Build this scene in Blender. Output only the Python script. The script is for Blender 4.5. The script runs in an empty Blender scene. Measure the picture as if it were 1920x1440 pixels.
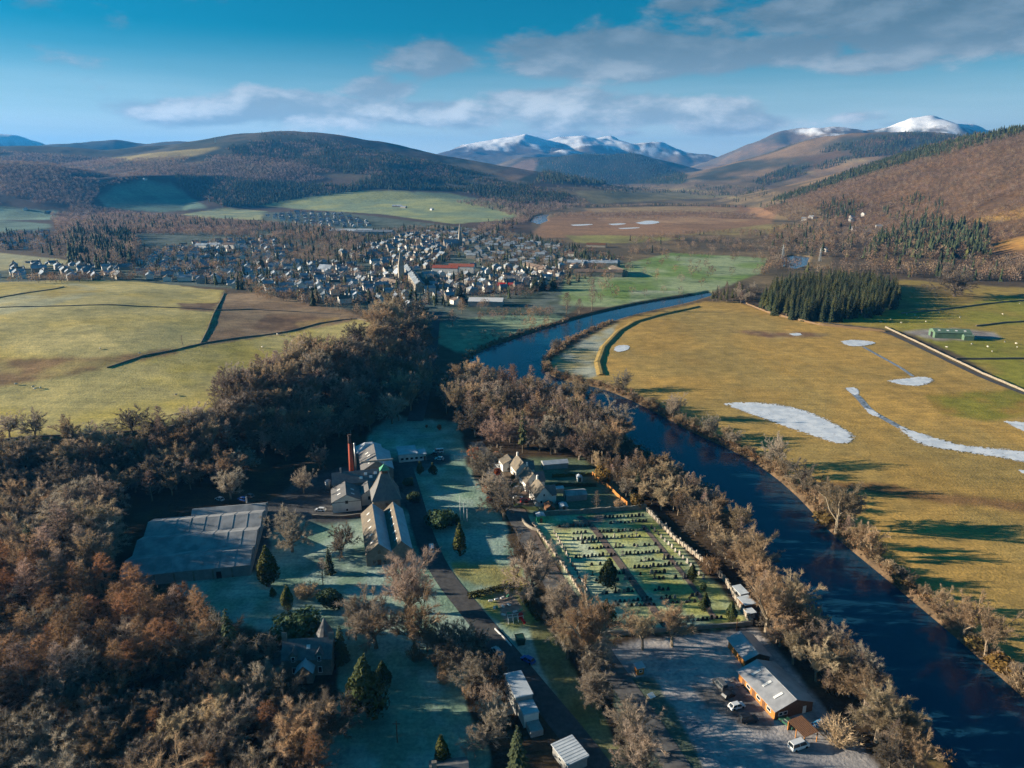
import bpy, math, random
import numpy as np
from mathutils import Vector
R = math.radians
SC = bpy.context.scene
COL = SC.collection

# ------------------------------------------------------------------ camera
CAM_H, FPX, PITCH = 130.0, 1371.0, R(16.3)      # the drone's height, focal length in 1920-wide pixels, tilt
cam_d = bpy.data.cameras.new('camera')
cam_d.sensor_width = 36.0
cam_d.lens = 36.0 * FPX / 1920.0
cam_d.clip_start = 1.0
cam_d.clip_end = 60000.0
cam = bpy.data.objects.new('camera', cam_d)
cam.location = (0, 0, CAM_H)
cam.rotation_euler = (R(90) - PITCH, 0, 0)
COL.objects.link(cam)
SC.camera = cam

# ------------------------------------------------------------------ sun and sky
SUN_EL, SUN_AZ = R(13.5), R(-86.0)              # low winter sun from the left, azimuth clockwise from +Y
sd = bpy.data.lights.new('sun', 'SUN')
sd.energy = 5.0
sd.angle = R(0.5)
sd.color = (1.0, 0.86, 0.66)
sun = bpy.data.objects.new('sun', sd)
to_sun = Vector((math.sin(SUN_AZ) * math.cos(SUN_EL), math.cos(SUN_AZ) * math.cos(SUN_EL), math.sin(SUN_EL)))
sun.rotation_euler = to_sun.to_track_quat('Z', 'Y').to_euler()
COL.objects.link(sun)

SC.view_settings.view_transform = 'Standard'
SC.view_settings.look = 'None'
SC.view_settings.gamma = 1.0
SC.view_settings.exposure = 1.35
SC.render.engine = 'CYCLES'
SC.cycles.max_bounces = 5
SC.cycles.diffuse_bounces = 1
SC.cycles.adaptive_threshold = 0.02
SC.cycles.glossy_bounces = 2
SC.cycles.transmission_bounces = 2
SC.cycles.transparent_max_bounces = 4
SC.cycles.volume_bounces = 0
SC.cycles.use_denoising = True
SC.cycles.denoising_prefilter = 'NONE'
SC.cycles.caustics_reflective = False
SC.cycles.caustics_refractive = False
SC.cycles.sample_clamp_indirect = 4.0


class NT:
    """small helper to write node trees"""
    def __init__(s, tree):
        s.t = tree
        tree.nodes.clear()

    def n(s, typ, **kw):
        nd = s.t.nodes.new(typ)
        for k, v in kw.items():
            if k.startswith('i_'):
                nd.inputs[k[2:].replace('_', ' ')].default_value = v
            else:
                setattr(nd, k, v)
        return nd

    def l(s, a, b):
        s.t.links.new(a, b)

    def put(s, sock, v):
        if isinstance(v, (int, float)):
            sock.default_value = v
        elif isinstance(v, (tuple, list)):
            v = tuple(v)
            try:
                sock.default_value = v if len(v) != 3 or len(sock.default_value) == 3 else v + (1,)
            except TypeError:
                sock.default_value = v
        else:
            s.l(v, sock)

    def m(s, op, a, b=0.0, c=0.0, clamp=False):
        nd = s.t.nodes.new('ShaderNodeMath')
        nd.operation = op
        nd.use_clamp = clamp
        for k, v in enumerate((a, b, c)):
            s.put(nd.inputs[k], v)
        return nd.outputs[0]

    def step(s, x, lo, hi, a=0.0, b=1.0):
        nd = s.t.nodes.new('ShaderNodeMapRange')
        nd.interpolation_type = 'SMOOTHSTEP'
        for k, v in zip(('Value', 'From Min', 'From Max', 'To Min', 'To Max'), (x, lo, hi, a, b)):
            s.put(nd.inputs[k], v)
        return nd.outputs[0]

    def mix(s, f, a, b, blend='MIX'):
        nd = s.t.nodes.new('ShaderNodeMix')
        nd.data_type = 'RGBA'
        nd.blend_type = blend
        s.put(nd.inputs[0], f)
        s.put(nd.inputs[6], a)
        s.put(nd.inputs[7], b)
        return nd.outputs[2]

    def noise(s, vec, scale, detail=4.0, rough=0.55, dist=0.0, w=None):
        nd = s.t.nodes.new('ShaderNodeTexNoise')
        if w is not None:
            nd.noise_dimensions = '4D'
            nd.inputs['W'].default_value = w
        nd.inputs['Scale'].default_value = scale
        nd.inputs['Detail'].default_value = detail
        nd.inputs['Roughness'].default_value = rough
        nd.inputs['Distortion'].default_value = dist
        if vec is not None:
            s.l(vec, nd.inputs['Vector'])
        return nd.outputs['Fac']

    def xyz(s, x, y, z=0.0):
        nd = s.t.nodes.new('ShaderNodeCombineXYZ')
        for k, v in enumerate((x, y, z)):
            s.put(nd.inputs[k], v)
        return nd.outputs[0]


def ray(px, py):
    """direction of the view through a pixel of the 1920 x 1440 photograph"""
    u = (np.asarray(px, float) - 960) / FPX
    v = (720 - np.asarray(py, float)) / FPX
    return u, math.cos(PITCH) + v * math.sin(PITCH), -math.sin(PITCH) + v * math.cos(PITCH)


def azel(px, py):
    x, y, z = ray(px, py)
    return float(np.arctan2(x, y)), float(z / np.sqrt(x * x + y * y))


W = bpy.data.worlds.new('World')
SC.world = W
W.use_nodes = True
W.cycles.sampling_method = 'MANUAL'
W.cycles.sample_map_resolution = 512
g = NT(W.node_tree)
tc = g.n('ShaderNodeTexCoord')
sep = g.n('ShaderNodeSeparateXYZ')
g.l(tc.outputs['Generated'], sep.inputs[0])
dx, dy, dz = sep.outputs
sky = g.n('ShaderNodeTexSky', sky_type='NISHITA')
sky.sun_disc = False
sky.sun_elevation = SUN_EL
sky.sun_rotation = SUN_AZ
sky.altitude = 200.0
sky.air_density = 1.0
sky.dust_density = 0.3
sky.ozone_density = 4.5
hsv = g.n('ShaderNodeHueSaturation')
hsv.inputs['Saturation'].default_value = 1.55
hsv.inputs['Value'].default_value = 0.67
hsv.inputs['Hue'].default_value = 0.474
g.l(sky.outputs[0], hsv.inputs['Color'])
az = g.m('ARCTAN2', dx, dy)
hor = g.m('SQRT', g.m('ADD', g.m('MULTIPLY', dx, dx), g.m('MULTIPLY', dy, dy)))
el = g.m('DIVIDE', dz, g.m('MAXIMUM', hor, 0.02))
cv = g.xyz(g.m('MULTIPLY', az, 8.0), g.m('MULTIPLY', el, 20.0), 0.37)
cv2 = g.xyz(g.m('SUBTRACT', g.m('MULTIPLY', az, 8.0), 0.10), g.m('ADD', g.m('MULTIPLY', el, 20.0), 0.30), 0.37)
n1 = g.noise(cv, 1.0, 8.0, 0.58, 0.15)
n2 = g.noise(cv2, 1.0, 6.0, 0.56, 0.15)
# where the photograph's cloud banks stand: (pixel centre, half width, half height, weight)
BANKS = [(450, 212, 230, 28, .27), (640, 205, 170, 30, .34), (800, 213, 150, 24, .36), (560, 188, 150, 20, .25), (700, 172, 70, 24, .30),
         (1080, 108, 160, 48, .34), (1230, 115, 220, 36, .32), (850, 115, 110, 34, .20), (980, 90, 120, 26, .22),
         (1480, 98, 140, 34, .34), (1640, 115, 110, 28, .32), (1590, 115, 80, 30, .24), (1030, 188, 130, 28, .34), (1200, 210, 230, 28, .36),
         (1380, 230, 140, 20, .34), (1080, 200, 90, 18, .20), (1330, 250, 90, 10, .14),
         (1900, 40, 400, 60, .55), (1550, 22, 220, 36, .34), (1330, 8, 150, 20, .18),
         (1600, 220, 80, 12, .16), (1760, 230, 120, 10, .20), (1010, 263, 60, 12, .18), (1150, 250, 130, 9, .16), (60, 258, 200, 14, .10), (780, 110, 40, 12, .10)]
tot = None
for (px, py, wx, wy, a) in BANKS:
    A0, E0 = azel(px, py)
    A1, _ = azel(px + wx, py)
    _, E1 = azel(px, py - wy)
    qa = g.m('DIVIDE', g.m('SUBTRACT', az, A0), A1 - A0)
    qe = g.m('DIVIDE', g.m('SUBTRACT', el, E0), E1 - E0)
    r2 = g.m('ADD', g.m('MULTIPLY', qa, qa), g.m('MULTIPLY', qe, qe))
    gq = g.m('MULTIPLY', g.m('POWER', 2.718, g.m('MULTIPLY', r2, -0.9)), a)
    tot = gq if tot is None else g.m('MAXIMUM', tot, gq)
dens = g.m('ADD', n1, g.m('MULTIPLY', tot, 1.42))
mask = g.step(dens, 0.59, 0.77)
lit = g.step(g.m('SUBTRACT', dens, g.m('ADD', n2, g.m('MULTIPLY', tot, 1.25))), -0.05, 0.22)
ccol = g.mix(lit, g.mix(g.step(el, .05, .18), (2.7, 3.5, 4.1), (1.0, 1.55, 2.0)), g.mix(g.step(el, .05, .16), (6.6, 7.0, 7.3), (1.9, 2.5, 3.0)))
veil = g.step(el, 0.0, 0.17, 0.75, 0.0)          # pale air low above the hills
veiln = g.m('MULTIPLY', veil, g.step(g.noise(g.xyz(g.m('MULTIPLY', az, 2.5), g.m('MULTIPLY', el, 30.0), 4.0), 1.0, 3.0), 0.2, 0.75, 0.7, 1.0))
skyc = g.mix(veiln, hsv.outputs[0], (7.0, 8.4, 9.3))
fin = g.mix(g.m('MULTIPLY', mask, 0.86), skyc, ccol)
bg = g.n('ShaderNodeBackground')
bg.inputs['Strength'].default_value = 0.052
g.l(fin, bg.inputs['Color'])
wo = g.n('ShaderNodeOutputWorld')
g.l(bg.outputs[0], wo.inputs['Surface'])

# ------------------------------------------------------------------ the lie of the land
def ss(a, b, x):
    t = np.clip((x - a) / (b - a), 0, 1)
    return t * t * (3 - 2 * t)


def hash2(i, j, seed):
    n = (i.astype(np.int64) * 374761393 + j.astype(np.int64) * 668265263 + seed * 974634777) & 0x7fffffff
    n = (n ^ (n >> 13)) * 1274126177 & 0x7fffffff
    return ((n ^ (n >> 16)) & 0xffff) / 65535.0


def vnoise(x, y, seed=0):
    i, j = np.floor(x), np.floor(y)
    fx, fy = x - i, y - j
    fx, fy = fx * fx * (3 - 2 * fx), fy * fy * (3 - 2 * fy)
    a, b, c, d = (hash2(i + p, j + q, seed) for p, q in ((0, 0), (1, 0), (0, 1), (1, 1)))
    return (a * (1 - fx) + b * fx) * (1 - fy) + (c * (1 - fx) + d * fx) * fy


def fbm(x, y, octv=4, seed=0, gain=0.5):
    s, a, t = 0, 1.0, 0
    for k in range(octv):
        s = s + a * vnoise(x * 2 ** k + 17.3 * k, y * 2 ** k - 9.1 * k, seed + k)
        t += a
        a *= gain
    return s / t            # 0..1


def atY(px, py, Y):
    x, y, z = ray(px, py)
    t = Y / y
    return float(x * t), float(Y), float(CAM_H + z * t)


def plane(px, py, z=0.0):
    """point of the level plane z seen at a pixel"""
    x, y, d = ray(px, py)
    t = (z - CAM_H) / d
    return float(x * t), float(y * t)


def seg_dist(x, y, a, b):
    ax, ay = a[0], a[1]
    bx, by = b[0], b[1]
    L = (bx - ax) ** 2 + (by - ay) ** 2 + 1e-9
    t = np.clip(((x - ax) * (bx - ax) + (y - ay) * (by - ay)) / L, 0, 1)
    return np.hypot(x - ax - t * (bx - ax), y - ay - t * (by - ay)), t


def inside(x, y, poly):
    r = np.zeros(np.shape(x), bool)
    n = len(poly)
    for k in range(n):
        x1, y1 = poly[k]
        x2, y2 = poly[(k + 1) % n]
        if y1 == y2:
            continue
        c = ((y1 > y) != (y2 > y)) & (x < (x2 - x1) * (y - y1) / (y2 - y1) + x1)
        r ^= c
    return r


# ridges: (pixel x, pixel y of the crest, its distance Y, half width of the hill there)
RIDGES = [
    # the long wooded hill on the left
    [(-700, 250, 3600, 1500), (-250, 262, 3900, 1500), (0, 276, 4100, 1600), (200, 283, 4300, 1700), (340, 276, 4500, 1800), (420, 266, 4500, 1900), (480, 252, 4400, 2000), (530, 247, 4350, 2000),
     (575, 251, 4300, 1900), (640, 268, 4250, 1800), (720, 286, 4200, 1600), (830, 309, 4050, 1400), (900, 324, 3950, 1200), (980, 343, 3850, 1000), (1060, 362, 3700, 700), (1100, 371, 3600, 400)],
    # shoulder in front of it that throws the evening-blue shade on the knoll
    [(-500, 285, 2500, 900), (-150, 292, 2700, 900), (60, 305, 2800, 800), (150, 322, 2850, 380)],
    # bench with a steep shaded face below it
    [(150, 336, 2650, 320), (250, 330, 2800, 290), (330, 326, 2950, 280), (480, 326, 3250, 280), (600, 333, 3500, 300), (690, 343, 3700, 300)],
    # low spur under the green fields
    [(420, 352, 3500, 800), (640, 358, 3200, 700), (820, 372, 2900, 600)],
    # far blue hills, left
    [(-600, 280, 6000, 1500), (60, 277, 6500, 1500), (150, 270, 6600, 1400), (215, 264, 6700, 1400), (270, 271, 6700, 1300), (340, 267, 6600, 1400), (410, 268, 6500, 1400)],
    [(-500, 255, 9500, 2500), (0, 262, 9500, 2300), (50, 266, 9500, 1800), (100, 274, 9500, 1000)],
    # snow mountains at the head of the valley
    [(850, 304, 12500, 1800), (900, 288, 12500, 2200), (940, 274, 12500, 2600), (975, 260, 12500, 3000), (1000, 273, 12600, 2800), (1030, 272, 12800, 2800), (1060, 263, 12900, 2800), (1085, 262, 12900, 2800),
     (1110, 269, 13000, 2600), (1140, 261, 13100, 2600), (1165, 270, 13000, 2400), (1230, 274, 12800, 2200), (1290, 289, 12500, 1900), (1350, 297, 12200, 1500), (1420, 300, 12000, 1500)],
    # dark wooded hill in the middle
    [(925, 330, 8200, 700), (985, 294, 8000, 1100), (1050, 297, 7800, 1200), (1100, 288, 7700, 1400), (1180, 288, 7700, 1400), (1230, 304, 7600, 1100), (1290, 330, 7400, 600)],
    # pale lower hills right of it
    [(1290, 318, 9500, 900), (1360, 309, 9300, 1100), (1420, 306, 9000, 1200), (1480, 300, 8500, 1400)],
    # snow hills on the right
    [(1370, 300, 10200, 800), (1440, 266, 10000, 1700), (1485, 252, 9900, 2000), (1515, 250, 9900, 2000), (1570, 239, 9800, 2200), (1620, 248, 9700, 2200), (1690, 240, 9500, 2300),
     (1735, 227, 9500, 2400), (1790, 235, 9500, 2400), (1860, 246, 9300, 2200), (2100, 240, 9000, 2200)],
    # middle hill on the right
    [(1400, 336, 6100, 500), (1450, 312, 5900, 900), (1520, 270, 5700, 1400), (1560, 260, 5600, 1500), (1620, 252, 5500, 1600), (1700, 247, 5300, 1700), (1760, 249, 5200, 1700), (1850, 256, 5000, 1700), (2100, 230, 4600, 1600)],
    # bracken slope with birch woods close by on the right
    [(3300, 130, 900, 620), (2500, 195, 1350, 640), (2200, 215, 1700, 650), (2020, 228, 1950, 660), (1920, 240, 2120, 680), (1860, 250, 2280, 680), (1800, 264, 2450, 680), (1700, 291, 2750, 660), (1600, 320, 3200, 620),
     (1520, 346, 3650, 480), (1450, 375, 4200, 300)],
]
SPINES = [[atY(px, py, Y) + (w,) for (px, py, Y, w) in r] for r in RIDGES]

TERRACE = [(-2500, 150), (-420, 250), (-205, 262), (-112, 300), (-84, 345), (-66, 400), (-56, 520), (-66, 600), (-100, 680),
           (-170, 770), (-330, 850), (-480, 930), (-760, 1040), (-2500, 1300)]


def shape(pts, n=3):
    """round a polyline off"""
    p = [tuple(q) for q in pts]
    for _ in range(n):
        o = [p[0]]
        for a, b in zip(p[:-1], p[1:]):
            o += [(a[0] * .75 + b[0] * .25, a[1] * .75 + b[1] * .25), (a[0] * .25 + b[0] * .75, a[1] * .25 + b[1] * .75)]
        p = o + [p[-1]]
    return p


# river banks, seen in the photograph, on the level of the water
WATER_Z = -1.6
RIV_L = [(2010, 1700), (1800, 1450), (1690, 1330), (1590, 1230), (1520, 1150), (1450, 1070), (1390, 985), (1330, 918), (1240, 868), (1170, 818), (1110, 768), (1040, 742),
         (960, 722), (900, 700), (872, 680), (900, 658), (960, 636), (1060, 604), (1130, 585), (1220, 566), (1290, 556), (1330, 548)]
RIV_R = [(2330, 1700), (2060, 1440), (1930, 1320), (1845, 1243), (1750, 1160), (1640, 1068), (1560, 1003), (1500, 935), (1440, 884), (1380, 848), (1290, 808), (1200, 758),
         (1130, 728), (1060, 716), (1022, 700), (1012, 680), (1060, 642), (1120, 613), (1180, 593), (1250, 577), (1300, 566), (1345, 552)]
riv_l = shape([plane(*p, WATER_Z) for p in RIV_L], 2)
riv_r = shape([plane(*p, WATER_Z) for p in RIV_R], 2)
RIVER = riv_l + riv_r[::-1]
POOLS = [[plane(*p, WATER_Z) for p in q] for q in (
    [(995, 416), (1002, 406), (1018, 402), (1030, 402), (1024, 409), (1028, 414), (1010, 421)],
    [(903, 441), (912, 433), (926, 431), (930, 434), (922, 440), (912, 443)],
    [(1468, 500), (1470, 482), (1490, 479), (1518, 482), (1512, 498), (1490, 505)])]

NA, ND = 860, 800
A_MIN, A_MAX = R(-58), R(58)
D_MIN, D_MAX = 70.0, 17000.0
ang = np.linspace(A_MIN, A_MAX, NA)
dst = D_MIN * (D_MAX / D_MIN) ** np.linspace(0, 1, ND)
AA, DD = np.meshgrid(ang, dst, indexing='ij')
GX, GY = np.sin(AA) * DD, np.cos(AA) * DD


def poly_dist(x, y, poly):
    d = np.full(np.shape(x), 1e9)
    for k in range(len(poly)):
        dd, _ = seg_dist(x, y, poly[k], poly[(k + 1) % len(poly)])
        d = np.minimum(d, dd)
    return d


def land(x, y):
    z = np.zeros(np.shape(x))
    # terrace with the sheep pastures
    near = (y < 1500) & (x < 50)
    xs, ys = x[near], y[near]
    d = poly_dist(xs, ys, TERRACE)
    ins = inside(xs, ys, TERRACE)
    d = np.where(ins, d, 0)
    wob = (fbm(xs / 130, ys / 130, 3, 5) - .5)
    zt = 17 * ss(0, 48, d) + 12 * ss(40, 280, d) + 9 * wob * ss(30, 140, d)
    z[near] = np.maximum(z[near], zt)
    # hills
    far = y > 700
    xs, ys = x[far], y[far]
    n = fbm(xs / 620, ys / 620, 5, 11)
    nw = fbm(xs / 900, ys / 900, 3, 23)
    h = np.zeros(xs.shape)
    for s in SPINES:
        best = np.zeros(xs.shape)
        for a, b in zip(s[:-1], s[1:]):
            dd, t = seg_dist(xs, ys, a, b)
            zr = a[2] + (b[2] - a[2]) * t
            wr = a[3] + (b[3] - a[3]) * t
            u = np.clip(dd / (wr * (0.75 + .5 * nw)), 0, 1)
            u = (np.sqrt(u * u + 0.0049) - 0.07) / (math.sqrt(1.0049) - 0.07)
            f = np.clip(1 - u, 0, 1) ** 1.22
            best = np.maximum(best, zr * f)
        h = np.maximum(h, best)
    crest = h * (1 + .0 * n)
    h = crest + (n - .5) * np.minimum(h, 260) * 0.30 * ss(0, 60, h) * (1 - 0.5 * ss(150, 400, h))
    rid = np.abs(fbm(xs / 1500, ys / 1500, 5, 91, .55) - .5) * 2
    h = h + ((.35 - rid) * 150 * ss(6500, 8500, ys) + (.35 - rid) * 60 * ss(3500, 5500, ys)) * ss(120, 420, h)
    z[far] = np.maximum(z[far], np.maximum(h, 0))
    # soft unevenness of the valley floor
    z = z + (fbm(x / 60, y / 60, 3, 3) - .5) * 0.7
    # water beds
    for poly, rng in ((RIVER, (-60, 260, 90, 800)),) + tuple((p, None) for p in POOLS):
        xs_ = [p[0] for p in poly]
        ys_ = [p[1] for p in poly]
        bb = (x > min(xs_) - 15) & (x < max(xs_) + 15) & (y > min(ys_) - 15) & (y < max(ys_) + 15)
        if not bb.any():
            continue
        xx, yy = x[bb], y[bb]
        d = poly_dist(xx, yy, poly)
        ins = inside(xx, yy, poly)
        sd_ = np.where(ins, d, -d)
        cut = ss(-2.5, 2.5, sd_)
        z[bb] = z[bb] * (1 - cut) - 3.4 * cut
    return z


GZ = land(GX.ravel(), GY.ravel()).reshape(GX.shape)
LOGR = math.log(D_MAX / D_MIN)


def hz(x, y):
    """height of the ground mesh under a point"""
    x, y = np.asarray(x, float), np.asarray(y, float)
    a = (np.arctan2(x, y) - A_MIN) / (A_MAX - A_MIN) * (NA - 1)
    d = np.log(np.maximum(np.hypot(x, y), 1) / D_MIN) / LOGR * (ND - 1)
    a = np.clip(a, 0, NA - 1.001)
    d = np.clip(d, 0, ND - 1.001)
    i, j = a.astype(int), d.astype(int)
    fa, fd = a - i, d - j
    return (GZ[i, j] * (1 - fa) + GZ[i + 1, j] * fa) * (1 - fd) + (GZ[i, j + 1] * (1 - fa) + GZ[i + 1, j + 1] * fa) * fd


TT = np.exp(np.linspace(math.log(100), math.log(17000), 900))


def ground(px, py):
    """first point of the ground seen at a pixel"""
    x, y, d = ray(px, py)
    z = CAM_H + d * TT
    g_ = hz(x * TT, y * TT)
    k = int(np.argmax(z < g_))
    if k == 0:
        k = len(TT) - 1
    lo, hi = TT[k - 1], TT[k]
    for _ in range(18):
        mid = (lo + hi) / 2
        if CAM_H + d * mid < hz(x * mid, y * mid):
            hi = mid
        else:
            lo = mid
    return float(x * hi), float(y * hi), float(hz(x * hi, y * hi))


def pix(x, y, z):
    """pixel of the photograph at which a point of the place is seen"""
    x, y, z = np.asarray(x, float), np.asarray(y, float), np.asarray(z, float) - CAM_H
    dep = y * math.cos(PITCH) - z * math.sin(PITCH)
    up = y * math.sin(PITCH) + z * math.cos(PITCH)
    return 960 + FPX * x / dep, 720 - FPX * up / dep


def top_height(px, py, Y, z0):
    """height above z0 of something at distance Y whose top is seen at row py"""
    return atY(px, py, Y)[2] - z0

# ------------------------------------------------------------------ materials
MATS = {}


def mat(name, col, rough=0.8, scale=0.0, amt=0.0, col2=None, metal=0.0, rnd=0.0, bump=0.0, spec=0.3, lo=.35, hi=.65, through=0.0):
    """base colour with procedural mottling (object or world coordinates) and a per object shift"""
    if name in MATS:
        return MATS[name]
    m_ = bpy.data.materials.new(name)
    m_.use_nodes = True
    t = NT(m_.node_tree)
    b = t.n('ShaderNodeBsdfPrincipled')
    o = t.n('ShaderNodeOutputMaterial')
    t.l(b.outputs[0], o.inputs[0])
    b.inputs['Roughness'].default_value = rough
    b.inputs['Metallic'].default_value = metal
    b.inputs['Specular IOR Level'].default_value = spec
    c = tuple(col) + (1,)
    out = None
    if scale:
        geo = t.n('ShaderNodeNewGeometry')
        f = t.noise(geo.outputs['Position'], scale, 5, .6)
        c2 = tuple(col2) + (1,) if col2 else tuple(v * (1 - amt) for v in col) + (1,)
        out = t.mix(t.step(f, lo, hi), c, c2)
        if bump:
            bp = t.n('ShaderNodeBump')
            bp.inputs['Strength'].default_value = bump
            bp.inputs['Distance'].default_value = 0.3
            t.l(f, bp.inputs['Height'])
            t.l(bp.outputs[0], b.inputs['Normal'])
    if rnd:
        oi = t.n('ShaderNodeObjectInfo')
        h = t.n('ShaderNodeHueSaturation')
        t.put(h.inputs['Color'], out if out is not None else c)
        t.l(t.step(oi.outputs['Random'], 0, 1, 1 - rnd, 1 + rnd), h.inputs['Value'])
        rr = t.m('FRACT', t.m('MULTIPLY', oi.outputs['Random'], 7.31))
        t.l(t.m('ADD', t.m('MULTIPLY', rr, 0.03 * min(1, rnd * 2)), 0.5 - 0.015 * min(1, rnd * 2)), h.inputs['Hue'])
        t.l(t.m('ADD', t.m('MULTIPLY', rr, -0.5 * rnd), 1 + .2 * rnd), h.inputs['Saturation'])
        out = h.outputs[0]
    t.put(b.inputs['Base Color'], out if out is not None else c)
    if through:             # thin shoots and leaves let some light through
        tl = t.n('ShaderNodeBsdfTranslucent')
        t.put(tl.inputs['Color'], out if out is not None else c)
        mx = t.n('ShaderNodeMixShader')
        mx.inputs[0].default_value = through
        t.l(b.outputs[0], mx.inputs[1])
        t.l(tl.outputs[0], mx.inputs[2])
        t.l(mx.outputs[0], o.inputs[0])
    MATS[name] = m_
    return m_


# ------------------------------------------------------------------ mesh helpers
def new_mesh(name, verts, faces, material, smooth=False):
    me = bpy.data.meshes.new(name)
    me.from_pydata([tuple(v) for v in verts], [], [tuple(f) for f in faces])
    for mm in (material if isinstance(material, (list, tuple)) else [material]):
        if mm:
            me.materials.append(mm)
    if smooth:
        me.polygons.foreach_set('use_smooth', [True] * len(me.polygons))
    me.update()
    return me


def link(name, me, parent=None, loc=(0, 0, 0), rz=0.0, sc=1.0):
    o = bpy.data.objects.new(name, me)
    COL.objects.link(o)
    o.location = loc
    o.rotation_euler = (0, 0, rz)
    o.scale = (sc, sc, sc) if isinstance(sc, (int, float)) else sc
    if parent:
        o.parent = parent
    return o


def tag(o, label=None, cat=None, group=None, kind=None):
    for k, v in (('label', label), ('category', cat), ('group', group), ('kind', kind)):
        if v:
            o[k] = v
    return o


def thing(name, label, cat, loc=(0, 0, 0), rz=0.0, group=None, sc=1.0):
    return tag(link(name, None, None, loc, rz, sc), label, cat, group)


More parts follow.
